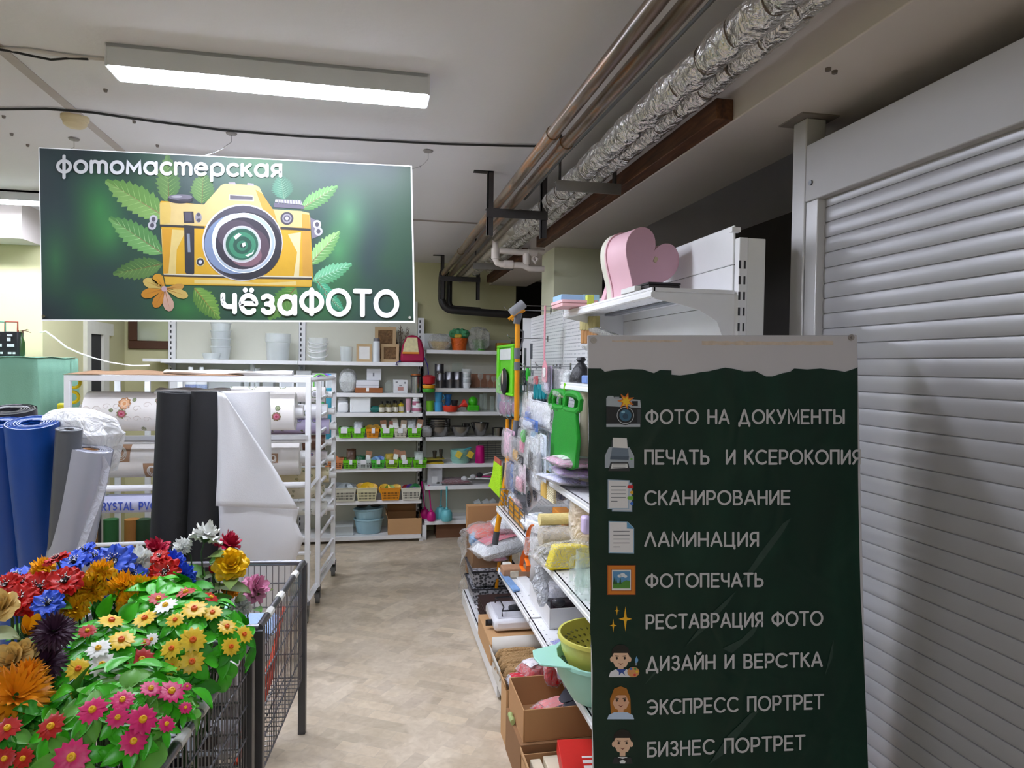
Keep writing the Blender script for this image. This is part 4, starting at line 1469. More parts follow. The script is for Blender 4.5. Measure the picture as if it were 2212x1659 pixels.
# plastic hangers hooked on the far top corner
for i, (dx, c, nm) in enumerate(((0, '#3f9ad0', 'blue'), (.03, '#9a6ad0', 'violet'), (.06, '#7fd060', 'green'))):
    cx = aty(706 - i * 7, 818, 5.45)
    tag(MB().tube([cx + V((.045 * math.cos(a), -.02 * i, .035 * math.sin(a))) for a in [PI * k / 10 for k in range(11)]] + [cx + V((-.045, -.02 * i, -.12))], .006, 8).build('plastic_hanger', M(c, .35)), nm + ' plastic hanger hooked on the far corner of the rack', 'hanger')
for c, nm, x0, x1, y0, y1 in (('#4ab0c8', 'turquoise', 704, 716, 838, 960), ('#58c070', 'green', 690, 700, 838, 880)):
    x, w, z, h = bb(x0, x1, y0, y1, 5.5)
    tag(MB().box(x - w / 2, x + w / 2, 5.5, 5.53, z, z + h).build('brush_pack', M(c, .35), bev=.004), nm + ' packet hanging behind the rack corner post', 'packet')
# yellow tape rings on the left end of the rack
for px, py, nm in ((160, 826, 'yellow plastic ring on the top left corner of the rack'), (157, 858, 'yellow ring hanging inside the left end of the rack')):
    c = aty(px, py, 4.75)
    tag(MB().tube([c + V((.034 * math.cos(2 * PI * i / 20), 0, .034 * math.sin(2 * PI * i / 20))) for i in range(20)], .010, 8, closed=True).build('yellow_ring', M('#f0d21c', .35)), nm, 'ring')
c = aty(136, 885, 4.7)
tag(MB().cb((c.x, 4.72, c.z - .03), .07, .05, .07).build('tape_pack', M('#d9cf3a', .3), bev=.012), 'yellow and blue packet beside the left rack post', 'packet')
for px, c, nm in ((195, '#b07a3c', 'orange'), (240, '#2f6a3a', 'green'), (285, '#b0783a', 'tan'), (310, '#2c4a30', 'dark green')):
    x, w, z, h = bb(px - 16, px + 16, 1115, 1330, 5.2)
    tag(MB().cyl((x, 5.2, .02), (x, 5.2, z + h - .02), w * .5, n=14).build('standing_roll', M(c, .6)), nm + ' roll standing behind the white rack bars', 'roll')

# ------------------------------------------------------------------ upright rolls in front of the rack
def upright(name, label, top, bot, r, mat, core=None, cat='roll', h0=0.0):
    top, bot = V(top), V(bot)
    t = thing(name, label, cat, bot)
    u, w, d = frame(top - bot)
    n = 32
    R = []
    for k in range(9):
        c = bot + (top - bot) * k / 8
        R.append([c + (u * math.cos(2 * PI * i / n) + w * math.sin(2 * PI * i / n)) * r * (1 + .008 * math.sin(3 * 2 * PI * i / n + k)) for i in range(n)])
    MB().rings(R, cap1=False).build('wound_sheet', mat, t)
    b = MB()
    sp = []
    for i in range(120):
        a = i * .32
        q = r * (1 - i / 120 * .62)
        sp.append(top + (u * math.cos(a) + w * math.sin(a)) * q - d * .004)
    b.tube(sp, [.004] * 120, 5)
    b.build('spiral_layers', mat, t)
    MB().lathe([(r * .98, 0), (r * .35, -.004), (r * .30, -.006)][::-1], (0, 0, 0), n).build('roll_end', mat, t) if False else None
    MB(MX.Translation(top - d * .012) @ V((0, 0, 1)).rotation_difference(d).to_matrix().to_4x4()).lathe([(r * .36, -.10), (r * .36, 0), (r * .98, .0)], (0, 0, 0), n, cap0=True).build('roll_end', mat, t)
    if core:
        MB(MX.Translation(top - d * .012) @ V((0, 0, 1)).rotation_difference(d).to_matrix().to_4x4()).lathe([(r * .30, -.09), (r * .30, .004), (r * .37, .004)], (0, 0, 0), n, cap0=True).build('cardboard_core', core, t)
    return t


NW = M('#2b2b2d', .85, var=.05, bump=.12, bscale=300, name='black_nonwoven')
p1_, p2_ = aty(388, 848, 4.02), aty(447, 846, 3.98)
upright('fabric_roll', 'black non-woven fabric roll, left one of the two standing rolls', p1_, (p1_.x - .075, 4.04, 0), .108, NW)
upright('fabric_roll', 'black non-woven fabric roll with a cardboard core, right one of the pair', p2_, (p2_.x - .03, 3.96, 0), .078, NW, CARD)
WN = M('#f1f1f4', .8, var=.02, bump=.1, bscale=200, name='white_nonwoven')
pw_ = aty(528, 846, 4.05)
t = upright('fabric_roll', 'white non-woven fabric roll with a loose sheet hanging from it', pw_, (pw_.x + .03, 4.06, 0), .135, WN)


def drape(left, right, y0, ybulge, seed):
    def f(u, v):
        i = v * (len(left) - 1)
        k = min(int(i), len(left) - 2)
        fr = i - k
        a = V(left[k] + (0,)) * (1 - fr) + V(left[k + 1] + (0,)) * fr
        c = V(right[k] + (0,)) * (1 - fr) + V(right[k + 1] + (0,)) * fr
        q = a + (c - a) * u
        return aty(q.x, q.y, y0 - ybulge * math.sin(PI * min(u * 1.0, 1) * .5) * .6 + .012 * math.sin(u * 9 + v * 4 + seed) * v)
    return f


MB().grid(drape([(470, 846), (471, 930), (470, 1010), (466, 1093)], [(484, 850), (545, 940), (600, 1022), (644, 1100)], 3.88, .03, 0), 14, 20).build('loose_sheet', WN, t, solid=.002)
MB().grid(drape([(472, 1085), (474, 1130), (476, 1180), (478, 1250), (480, 1370)], [(646, 1096), (640, 1128), (656, 1164), (640, 1205), (600, 1370)], 3.91, .02, 2), 14, 20).build('loose_sheet', WN, t, solid=.002)

# ------------------------------------------------------------------ rolls of film at the left
BLUE = M('#0f4596', .35, var=.06, name='blue_plastic_sheeting')
c = aty(70, 912, 3.2)
upright('plastic_roll', 'blue plastic sheeting roll standing behind the flowers', c, (c.x - .03, 3.52, 0), .098, BLUE)
c = aty(2, 912, 3.36)
upright('plastic_roll', 'blue sheeting roll at the left edge behind the other blue roll', c, (c.x - .03, 3.66, 0), .085, BLUE)
c = aty(22, 884, 3.6)
upright('plastic_roll', 'black plastic film roll behind the blue rolls', c, (c.x - .02, 3.85, 0), .105, M('#33333a', .35))
c = aty(150, 926, 3.12)
upright('plastic_roll', 'dark grey film roll leaning between the blue and the clear roll', c, (c.x - .14, 3.25, 0), .048, M('#55575c', .3), CARD)
GREYF = M('#9fa0ab', .22, var=.04, coat=.6, name='greyish_clear_film')
c = aty(197, 968, 3.16)
t = upright('plastic_roll', 'clear grey film roll in a crumpled plastic bag, leaning left', c, (c.x - .27, 3.25, 0), .084, GREYF, CARD)


def bagpt(u, v):
    a = 2 * PI * u
    prof = [(.075, -.10), (.088, .0), (.11, .07), (.10, .13), (.055, .17), (.01, .18)]
    i = v * (len(prof) - 1)
    k = min(int(i), len(prof) - 2)
    fr = i - k
    r = prof[k][0] * (1 - fr) + prof[k + 1][0] * fr
    z = prof[k][1] * (1 - fr) + prof[k + 1][1] * fr
    r *= 1 + .12 * math.sin(5 * a + 3 * v) + .06 * math.sin(11 * a - 7 * v)
    return V((c.x - .07 + r * 1.35 * math.cos(a) - .10 * max(z, 0) * 3 * (1 if v > .4 else .5), 3.31 + r * math.sin(a), c.z + z - .02))


MB().grid(bagpt, 40, 18).build('plastic_bag', FILM('#ffffff', .32, .15, .6, 16, name='white_crinkled_bag'), t, smooth=25)
fl = [aty(x, y, 3.1) for x, y in [(225, 985), (238, 1010), (228, 1060), (205, 1120), (180, 1190), (160, 1240)]]
MB().grid(lambda u, v: fl[min(int(v * 5), 4)].lerp(fl[min(int(v * 5) + 1, 5)], v * 5 - min(int(v * 5), 4)) + V((-.06 + .06 * u, .03 * (1 - u), 0)), 4, 20).build('film_edge', FILM('#dfe0ea', .6, .1, .3), t)

# ------------------------------------------------------------------ cloth-covered table and bags in the left corner
GREEN = M('#80b098', .8, var=.06, bump=.15, bscale=120, name='mint_cloth')
zt = aty(50, 772, 4.8).z
x1 = aty(94, 800, 4.8).x
t = thing('display_stand', 'tall stand under a draped mint green cloth in the left corner', 'stand', (x1 - .5, 4.95, 0))
MB().box(x1 - 1.05, x1 - .02, 4.72, 5.25, zt - .03, zt - .005).build('tabletop', M('#b09070', .6), t)
for x, y in ((x1 - 1.0, 4.76), (x1 - .06, 4.76), (x1 - 1.0, 5.2), (x1 - .06, 5.2)):
    MB().box(x - .02, x + .02, y - .02, y + .02, 0, zt - .03).build('leg', M('#8a6a4c', .6), t)


def cloth(u, v):
    # u along the front and round the right end, v down
    per = u * 1.65
    w = .022 * math.sin(per * 26) * v + .012 * math.sin(per * 61 + 1) * v
    if per < 1.05:
        p = V((x1 - 1.05 + per, 4.70 - .02 * v - w, 0))
    else:
        p = V((x1 + .005 + .06 * v + w, 4.70 + (per - 1.05), 0))
    p.z = zt - v * (1.56 + .05 * math.sin(per * 9))
    return p


MB().grid(cloth, 150, 16).build('cloth_skirt', GREEN, t, solid=.003)
MB().grid(lambda u, v: V((x1 - 1.06 + u * 1.075, 4.69 + v * .56, zt + .002 + .004 * math.sin(u * 30 + v * 9))), 24, 6).build('cloth_top', GREEN, t, solid=.003)
for i, (px, hc, nm) in enumerate(((-2, '#4f8a70', 'green-handled black paper bag at the left edge of the cloth table'), (25, '#9a3a26', 'black paper bag with a red handle on the cloth table'))):
    x, w, z, h = bb(px - 17, px + 13, 716, 771, 4.85)
    t = thing('gift_bag', nm, 'bag', (x, 4.88, zt + .004))
    MB().box(x - w / 2, x + w / 2, 4.85, 4.93, zt + .004, z + h).build('bag_body', M('#1d1d20', .5), t, bev=.004)
    b = MB()
    zz = z + h
    b.tube([(x - .035, 4.86, zz), (x - .035, 4.86, zz + .06), (x + .035, 4.86, zz + .06), (x + .035, 4.86, zz)], .005, 8)
    b.build('handle', M(hc, .5), t)
    b = MB()
    for dx, dz, w_, h_ in ((-.02, .13, .03, .012), (-.02, .10, .02, .022), (-.02, .065, .04, .018), (-.015, .02, .02, .012), (.012, .02, .014, .012)):
        b.box(x + dx, x + dx + w_, 4.847, 4.850, zt + dz, zt + dz + h_)
    b.build('white_print', M('#d8d8da', .5), t, smooth=0)
x, w, z, h = bb(36, 52, 722, 771, 4.9)
t = thing('dried_bouquet', 'small dark bottle with dry twigs beside the black paper bags', 'bouquet', (x, 4.9, zt))
MB().lathe([(.022, 0), (.026, .02), (.026, .09), (.012, .13), (.012, .15)], (x, 4.9, zt + .004), 14).build('bottle', M('#2f4a26', .2), t)
b = MB()
for k in range(12):
    a = rnd.uniform(-.3, .9)
    b.tube([(x, 4.9, zt + .14), (x + .03 * a, 4.9 + rnd.uniform(-.02, .02), zt + .17), (x + .08 * a, 4.9, zt + .15 + .03 * rnd.random())], .0015, 4)
b.build('twigs', M('#6a4a38', .8), t)

# ------------------------------------------------------------------ wire mesh carts
WIRE = M('#7b7b80', .32, .85, var=.08, name='grey_wire')
LEGM = M('#5a5a5d', .4, .6, var=.08, name='grey_cart_leg')


def cart(cr, dirv, ln, wd, zt, zb, label, far_open=False):
    """cr: far right top corner on plan; dirv: unit vector towards the viewer along the right side"""
    d = V(dirv).normalized()
    s = V((d.y, -d.x, 0))
    if s.x > 0:
        s = -s
    t = thing('wire_cart', label, 'display cart', V((cr[0], cr[1], 0)) + d * ln / 2 + s * wd / 2)
    P3 = lambda a, c, z: V((cr[0], cr[1], 0)) + d * a + s * c + V((0, 0, z))
    for a, c in ((0, 0), (ln, 0), (0, wd), (ln, wd)):
        o = P3(a, c, 0)
        q = d * .016
        w = s * .016
        MB().prism([o - q - w, o + q - w, o + q + w, o - q + w], (0, 0, zt - .005)).build('leg', LEGM, t, bev=.002)
    for a0, c0, a1, c1 in ((0, 0, ln, 0), (0, wd, ln, wd), (0, 0, 0, wd), (ln, 0, ln, wd)):
        MB().cyl(P3(a0, c0, zt), P3(a1, c1, zt), .0125, n=14).build('top_rail', WIRE, t)
        b = MB()
        L = ln if c0 == c1 else wd
        n = int(L / .026)
        for i in range(1, n):
            f = i / n
            b.tube([P3(a0 + (a1 - a0) * f, c0 + (c1 - c0) * f, zt), P3(a0 + (a1 - a0) * f, c0 + (c1 - c0) * f, zb)], .0018, 5)
        for k in range(5):
            z = zt - .09 - k * (zt - zb - .09) / 4
            b.tube([P3(a0, c0, z), P3(a1, c1, z)], .0035, 6)
        b.build('mesh_side', WIRE, t)
    b = MB()
    for i in range(1, 22):
        b.tube([P3(ln * i / 22, 0, zb), P3(ln * i / 22, wd, zb)], .0025, 5)
    for i in range(1, 8):
        b.tube([P3(0, wd * i / 8, zb), P3(ln, wd * i / 8, zb)], .003, 5)
    b.build('mesh_floor', WIRE, t)
    for f in (.25, .6, .82):
        q = P3(ln * f, 0, zt)
        MB().cyl(q - d * .03, q + d * .03, .0145, n=10).build('rail_tape', M('#d8d6d0', .6), t, label='white tape wrapped round the rail')
    return t


C1 = (-.296, 3.17)
D1 = (-.09, -1.0, 0)
cart(C1, D1, .765, .60, .765, .25, 'grey wire mesh cart standing behind the flower cart')
C2 = (-.382, 2.315)
D2 = (-.10, -1.0, 0)
cart(C2, D2, .70, .62, .752, .25, 'grey wire mesh cart full of artificial flowers in the foreground')
# packets and boxes in the far cart
for nm, lb, x, y, z, sx, sy, sz, c in (('packet', 'salmon pink plastic packet lying in the far cart', -.52, 2.60, .60, .24, .26, .05, '#c9745e'), ('packet', 'blue packet in the far cart', -.48, 2.95, .55, .22, .2, .05, '#9fb6d8'), ('packet', 'mint packet at the far end of the far cart', -.62, 2.98, .60, .2, .2, .04, '#a9d6cf'),
                                      ('carton', 'white carton low in the far cart', -.6, 2.8, .38, .3, .35, .15, '#e0e0e4'), ('carton', 'pale blue carton on the floor of the far cart', -.62, 2.7, .265, .4, .5, .10, '#cfd6e2')):
    R = []
    for k in range(5):
        f = k / 4
        q = 1 - .25 * abs(f - .5) * 2
        R.append([V((x + (sx / 2) * q * (abs(math.cos(a)) ** .5) * (1 if math.cos(a) > 0 else -1), y + (sy / 2) * q * (abs(math.sin(a)) ** .5) * (1 if math.sin(a) > 0 else -1), z + sz * f + .012 * math.sin(a * 3))) for a in [2 * PI * i / 20 for i in range(20)]])
    tag(MB().rings(R).build(nm, M(c, .3, var=.15, bump=.3)), lb, nm)
for i, (z, y0) in enumerate(((.62, 3.02), (.58, 2.95), (.52, 2.9))):
    pts = [V((-.315 - .09 * (3.17 - y), y, zz)) + V((-.03, 0, 0)) for y, zz in ((y0, z), (y0 - .1, z - .06 - .02 * i), (y0 - .22, z - .13), (y0 - .4, z - .15 - .01 * i), (y0 - .58, z - .16))]
    tag(MB().tube(pts, .008, 8).build('orange_hose', M('#c8482a', .4)), 'orange tube with a black clip lying along the side of the far cart, %s' % ('topmost', 'middle', 'lowest')[i], 'tube')

# ================================================================== ARTIFICIAL FLOWERS IN THE FRONT CART
def leaf(b, base, d, up, L, Wd, fold=.25, droop=.35, nu=4, nv=6):
    d, up = V(d).normalized(), V(up)
    s = d.cross(up).normalized()
    up = s.cross(d).normalized()

    def f(u, v):
        k = (u - .5) * 2
        w = Wd * math.sin(PI * (v * .92 + .06)) ** .8 * (1 - .25 * v)
        return V(base) + d * (L * v) + s * (k * w) + up * (fold * w * abs(k) - droop * L * v * v + .10 * Wd * math.cos(k * 5))
    b.grid(f, nu, nv)


def petal(b, c, rd, up, r0, r1, w, tilt, ruf, ph, nu=3, nv=4, tip=.0):
    s = rd.cross(up)

    def f(u, v):
        k = (u - .5) * 2
        pr = min(1.0, .35 + 1.1 * v) * (max(0.02, 1 - max(0, (v - .72) / .3) ** 2.2)) ** .5 if tip == 2 else (math.sin(PI * min(1, v * .80 + .08)) ** .7) if tip == 0 else (math.sin(PI * (.12 + .88 * v) ** 1.1) ** .8 + .06)
        ww = w * pr
        r = r0 + (r1 - r0) * (v - .10 * k * k * v)
        h = tilt * (r - r0) + ruf * (r1 - r0) * v * math.sin(k * 4.5 + ph) - .12 * ww * (1 - abs(k))
        h -= .25 * (r1 - r0) * v * v * (1 if tilt < .8 else -.2)
        return c + rd * r + s * (k * ww) + up * h
    b.grid(f, nu, nv)


STYLE = {
    'daisy': ([(13, .12, 1.0, .19, .22, .0, 2)], .24, 'dome'),
    'anemone': ([(9, .12, 1.0, .34, .25, .12, 0), (8, .12, .82, .30, .55, .14, 0)], .20, 'stamen'),
    'carnation': ([(12, .1, 1.0, .30, .12, .22, 0), (11, .08, .86, .28, .45, .25, 0), (10, .06, .7, .25, .85, .28, 0), (8, .03, .5, .2, 1.5, .3, 0), (6, .02, .3, .15, 2.4, .3, 0)], 0, None),
    'peony': ([(8, .1, 1.0, .42, .15, .12, 0), (8, .08, .85, .36, .55, .14, 0), (7, .06, .66, .3, 1.1, .16, 0), (6, .03, .45, .24, 2.0, .18, 0), (4, .01, .25, .16, 3.4, .2, 0)], 0, None),
    'rose': ([(6, .1, 1.0, .5, .35, .06, 0), (6, .08, .8, .42, .9, .05, 0), (5, .06, .55, .36, 1.8, .04, 0), (4, .03, .36, .26, 3.0, .02, 0), (3, .01, .2, .15, 5.0, .0, 0)], 0, None),
    'mum': ([(26, .1, 1.02, .10, -.12, .04, 1), (24, .1, 1.0, .09, .2, .04, 1), (22, .1, .85, .08, .6, .05, 1), (18, .08, .65, .07, 1.1, .05, 1), (12, .05, .4, .06, 2.0, .05, 1)], 0, None),
    'sunflower': ([(20, .3, 1.0, .13, .12, .03, 1), (18, .3, .86, .12, .4, .03, 1)], .34, 'dome'),
    'bud': ([(5, .02, .55, .34, 1.7, .03, 0), (4, .01, .4, .3, 2.6, .02, 0)], 0, None),
}
YDOT, ODOT, BDOT = M('#e8b21e', .45), M('#e0621c', .45), M('#17161c', .6)
WTIP = M('#e8e6e4', .6)


def head(t, style, pos, nrm, r, mt, ctr=None, seed=0):
    up = V(nrm).normalized()
    u, w, _ = frame(up)
    rr = random.Random(seed * 7 + int(abs(pos.x) * 991))
    rings, cr, ck = STYLE[style]
    b = MB()
    for n, r0, r1, ww, tilt, ruf, tip in rings:
        a0 = rr.uniform(0, 6)
        for i in range(n):
            a = a0 + 2 * PI * (i + rr.uniform(-.12, .12)) / n
            rd = u * math.cos(a) + w * math.sin(a)
            petal(b, pos, rd, up, r0 * r, r1 * r * rr.uniform(.92, 1.05), ww * r, tilt * rr.uniform(.8, 1.2), ruf, rr.uniform(0, 6), 2 if tip == 1 else 4, 5, tip)
    o = b.build('flower_head', mt, t, smooth=60)
    T = MX.Translation(pos) @ V((0, 0, 1)).rotation_difference(up).to_matrix().to_4x4()
    if ck == 'dome':
        MB(T).lathe([(cr * r, -.02 * r), (cr * r * 1.02, .10 * r), (cr * r * .8, .22 * r), (cr * r * .45, .24 * r), (cr * r * .3, .18 * r), (0, .17 * r)], (0, 0, 0), 14).build('flower_centre', ctr or YDOT, o)
    elif ck == 'stamen':
        MB(T).ball((0, 0, .10 * r), cr * r * .8, rz=.12 * r, n=10, m=6).build('flower_centre', BDOT, o)
        b = MB(T)
        for i in range(26):
            a = rr.uniform(0, 2 * PI)
            q = r * rr.uniform(.10, .36)
            p0 = V((q * .5 * math.cos(a), q * .5 * math.sin(a), .1 * r))
            p1 = V((q * math.cos(a), q * math.sin(a), r * rr.uniform(.24, .36)))
            b.k = 1
            b.tube([p0, p1], .008 * r + .0003, 4)
            b.k = 0
            b.cyl(p1 - V((0, 0, .012 * r)), p1 + V((0, 0, .03 * r)), .024 * r, n=5)
        b.build('stamens', [WTIP, BDOT], o)
    return o


LEAFA = M('#3fae1c', .33, var=.22, scale=35, name='bright_green_leaf')
LEAFB = M('#5a9c34', .5, var=.22, scale=30, name='mid_green_leaf')
LEAFC = M('#68803f', .55, var=.25, scale=25, name='olive_leaf')
LEAFD = M('#2f8c1a', .5, var=.25, scale=30, name='deep_green_leaf')
POTM = M('#3a3436', .5)
STEMM = M('#2a4a26', .6)


def on_ball(px, py, c, rx, rz):
    """where the sight line meets the plant's rounded top"""
    o = V((0, 0, EYE))
    r = ray(px, py)
    S_ = V((1 / rx, 1 / rx, 1 / rz))
    oo = V(((o.x - c.x) * S_.x, (o.y - c.y) * S_.y, (o.z - c.z) * S_.z))
    dd = V((r.x * S_.x, r.y * S_.y, r.z * S_.z))
    A_, B_, C_ = dd.dot(dd), 2 * oo.dot(dd), oo.dot(oo) - 1
    D = B_ * B_ - 4 * A_ * C_
    k = (-B_ - math.sqrt(D)) / (2 * A_) if D > 0 else -B_ / (2 * A_)
    p = o + r * k
    n = V(((p.x - c.x) * S_.x ** 2, (p.y - c.y) * S_.y ** 2, (p.z - c.z) * S_.z ** 2)).normalized()
    return p, n


def bush(label, cpx, cpy, y, rx, rz, heads, lm, fill, leafL, seed, group=None, potx=0.0):
    """rounded artificial plant: pot, stems, leaf rosettes and flower heads"""
    rr = random.Random(seed)
    c = aty(cpx, cpy, y)
    t = thing('artificial_plant', label, 'artificial flowers', (c.x + potx, y, .262), group)
    px_, py_ = c.x + potx, y
    MB().lathe([(.045, 0), (.062, .14), (.066, .14), (.066, .155), (.058, .155), (.055, .12)], (px_, py_, .262), 18, cap1=True).build('pot', POTM, t)
    st = MB()
    fo = MB()
    nh = 0
    for hx, hy, hr, mt, ctr, style in heads:
        p, n = on_ball(hx, hy, c, rx, rz)
        n = (n * .75 + V((0, -.25, .35)) + V((rr.uniform(-.25, .25), rr.uniform(-.2, .2), 0))).normalized()
        r = hr * 1.02 * p.y / F
        head(t, style, p + n * .012, n, r, mt, ctr, seed + nh)
        nh += 1
        u, w, _ = frame(n)
        a0 = rr.uniform(0, 6)
        for i in range(6):
            a = a0 + 2 * PI * i / 6 + rr.uniform(-.2, .2)
            d = u * math.cos(a) + w * math.sin(a)
            fo.k = rr.choice((0, 0, 1))
            leaf(fo, p - n * .006 + d * r * .25, d + n * .15, n, r * rr.uniform(1.5, 1.95), r * rr.uniform(.52, .68))
        if nh % 2:
            st.tube([(px_, py_, .41), (c.x * .5 + px_ * .5, y, c.z - rz * .6), p - n * .03, p], .0025, 5)
    for i in range(fill):
        a, e = rr.uniform(0, 2 * PI), rr.uniform(-.25, 1.45)
        k = rr.uniform(.72, .96)
        n = V((math.cos(e) * math.cos(a), math.cos(e) * math.sin(a), math.sin(e)))
        p = V((c.x + rx * k * n.x, c.y + rx * k * n.y, c.z + rz * k * n.z))
        d = n.cross(V((rr.uniform(-1, 1), rr.uniform(-1, 1), rr.uniform(-1, 1)))).normalized() + n * rr.uniform(.0, .7)
        fo.k = rr.choice((0, 0, 1))
        leaf(fo, p, d, n + V((0, -.2, .4)), leafL * rr.uniform(.75, 1.2), leafL * rr.uniform(.38, .5))
    for i in range(7):
        a = 2 * PI * i / 7
        st.tube([(px_, py_, .41), (px_ + .02 * math.cos(a), py_ + .02 * math.sin(a), .6), (c.x + rx * .5 * math.cos(a), y + rx * .5 * math.sin(a), c.z)], .003, 5)
    st.build('stems', STEMM, t)
    fo.build('foliage', lm, t, smooth=60)
    return t


YP = M('#e0bc2e', .4, var=.12, scale=60, name='yellow_petal')
PK = M('#cc2468', .42, var=.10, scale=60, name='pink_petal')
RD = M('#b0201c', .42, var=.12, scale=60, name='red_petal')
WP = M('#e8e9e4', .45, var=.04, name='white_petal')
BL = M('#3a5cd0', .45, var=.15, scale=60, name='blue_petal')
GP = M('#efb010', .5, var=.10, scale=60, name='golden_petal')
CR = M('#ab1238', .5, var=.12, scale=60, name='crimson_petal')
CRM = M('#e6c67e', .5, var=.06, name='cream_petal')
PLUM = M('#3c1c34', .6, var=.2, name='plum_petal')
ORG = M('#e8930e', .55, var=.15, scale=50, name='orange_petal')
PINKP = M('#d98fb0', .5, var=.08, name='pale_pink_petal')
SCAR = M('#c0160f', .45, var=.12, scale=60, name='scarlet_petal')
DY = lambda x, y, r, m=YP, c=None: (x, y, r, m, (ODOT if m is YP else YDOT) if c is None else c, 'daisy')
bush('green plant with many yellow daisies and one white one, by the cart front right', 412, 1420, 1.98, .175, .155,
     [DY(420, 1323, 26), DY(316, 1343, 24), DY(416, 1386, 27), DY(414, 1431, 26), DY(460, 1330, 20), DY(495, 1400, 20), DY(523, 1375, 20), DY(374, 1405, 22), DY(375, 1440, 20), DY(380, 1345, 18), 
      DY(488, 1360, 20), DY(361, 1316, 24, WP), DY(330, 1385, 14, WP), DY(404, 1288, 22, RD)], [LEAFA, LEAFD], 110, .055, 11)
bush('green plant with magenta daisies in the front corner of the cart', 255, 1585, 1.62, .185, .14,
     [DY(367, 1502, 28, PK), DY(305, 1560, 31, PK), DY(204, 1540, 29, PK), DY(255, 1555, 22, PK), DY(157, 1638, 35, PK), DY(264, 1520, 24, PK), DY(322, 1497, 22, PK), DY(286, 1605, 28, PK), DY(355, 1570, 18, PK), DY(118, 1574, 28, RD), DY(398, 1535, 14, PK), DY(400, 1490, 10, PK), DY(60, 1640, 22, RD)],
     [LEAFA, LEAFB], 110, .058, 12)
bush('green plant with mixed yellow, red and white daisies in the middle of the cart', 215, 1455, 1.88, .155, .125,
     [DY(262, 1390, 26), DY(238, 1350, 25), DY(222, 1500, 28), DY(138, 1505, 26), DY(305, 1430, 26, RD), DY(190, 1370, 18, RD), DY(215, 1408, 24, WP), DY(222, 1440, 26, WP), DY(238, 1475, 24, WP), DY(170, 1450, 24), DY(260, 1460, 14, PK), DY(345, 1445, 14, RD), DY(310, 1395, 12, RD)],
     [LEAFA, LEAFD], 90, .055, 13)
bush('low plant with dark red daisies in the left front corner', 20, 1620, 1.60, .13, .11, [DY(20, 1580, 26, RD), DY(15, 1640, 22, RD), DY(78, 1610, 16, RD), DY(-30, 1600, 25, RD)], [LEAFD, LEAFB], 70, .05, 14)
bush('green plant with blue, white and red daisies behind the yellow daisies', 330, 1335, 2.16, .16, .10,
     [DY(232, 1287, 25, BL), DY(404, 1290, 21, RD), DY(450, 1297, 18, RD), DY(340, 1300, 20, RD)], [LEAFA, LEAFA], 75, .07, 15)


def bouquet(label, bx, by, y, heads, lm, leaves, seed, leafL=.07, group=None):
    """stemmed artificial flowers rising from one bunch"""
    rr = random.Random(seed)
    base = aty(bx, by, y)
    t = thing('artificial_bouquet', label, 'artificial flowers', (base.x, y, .262), group)
    st, fo = MB(), MB()
    MB().lathe([(.03, 0), (.038, .12), (.03, .12), (.028, .06)], (base.x, y, .262), 14, cap1=True).build('stem_wrap', POTM, t)
    for i, (hx, hy, hr, mt, style, nx, ny, dy) in enumerate(heads):
        p = aty(hx, hy, y + dy)
        n = V((nx, ny, 1 - abs(nx) * .3)).normalized() if abs(ny) < 3 else V((nx, ny, .3)).normalized()
        r = hr * p.y / F
        head(t, style, p, n, r, mt, None, seed * 31 + i)
        st.tube([(base.x, y, .37), (base.x * .6 + p.x * .4, y + dy * .5, .37 + (p.z - .37) * .55), p - n * .05, p], .0028, 5)
        MB(MX.Translation(p - n * r * .16) @ V((0, 0, 1)).rotation_difference(n).to_matrix().to_4x4()).lathe([(.0, -.16 * r), (.16 * r, -.05 * r), (.3 * r, .14 * r)], (0, 0, 0), 10).build('calyx', STEMM, t)
        for k in range(leaves):
            f = rr.uniform(.45, .93)
            q = V((base.x, y, .4)).lerp(p, f) + V((rr.uniform(-.03, .03), rr.uniform(-.03, .03), 0))
            a = rr.uniform(0, 6.28)
            fo.k = rr.choice((0, 1))
            leaf(fo, q, (math.cos(a), math.sin(a), rr.uniform(.1, .8)), (0, -.3, 1), leafL * rr.uniform(.8, 1.3), leafL * rr.uniform(.28, .4))
    st.build('stems', STEMM, t)
    if fo.v:
        fo.build('foliage', lm, t, smooth=60)
    return t


BC = lambda x, y, r, nx=0, ny=-.8, dy=0: (x, y, r, BL, 'anemone', nx, ny, dy)
RC = lambda x, y, r, nx=0, ny=-.7, dy=0: (x, y, r, SCAR, 'anemone', nx, ny, dy)
YCN = lambda x, y, r, nx=0, ny=-.5, dy=0: (x, y, r, GP, 'carnation', nx, ny, dy)
bouquet('bunch of blue cornflowers at the top back of the cart', 230, 1330, 2.24,
        [BC(180, 1190, 27, -.4, -.2, .05), BC(160, 1214, 34, -.2, -.5), BC(205, 1205, 32, .1, -.2, .06), BC(247, 1213, 42, .1, -1.1), BC(286, 1243, 30, .3, -.8), BC(228, 1266, 27, .1, -.9), BC(215, 1245, 28, 0, -.4, .04)], [LEAFD, LEAFB], 2, 21)
bouquet('two blue cornflowers low beside the golden carnations', 105, 1400, 2.0, [BC(104, 1304, 32, .1, -1.0), BC(160, 1400, 22, .2, -.9)], [LEAFD, LEAFB], 2, 22)
bouquet('blue cornflowers at the left edge of the cart by the blue roll', 40, 1330, 2.27, [BC(38, 1246, 30, -.1, -.4), BC(5, 1262, 22, -.3, -.4), BC(62, 1240, 22, .3, -.3, .04)], [LEAFD, LEAFB], 2, 23)
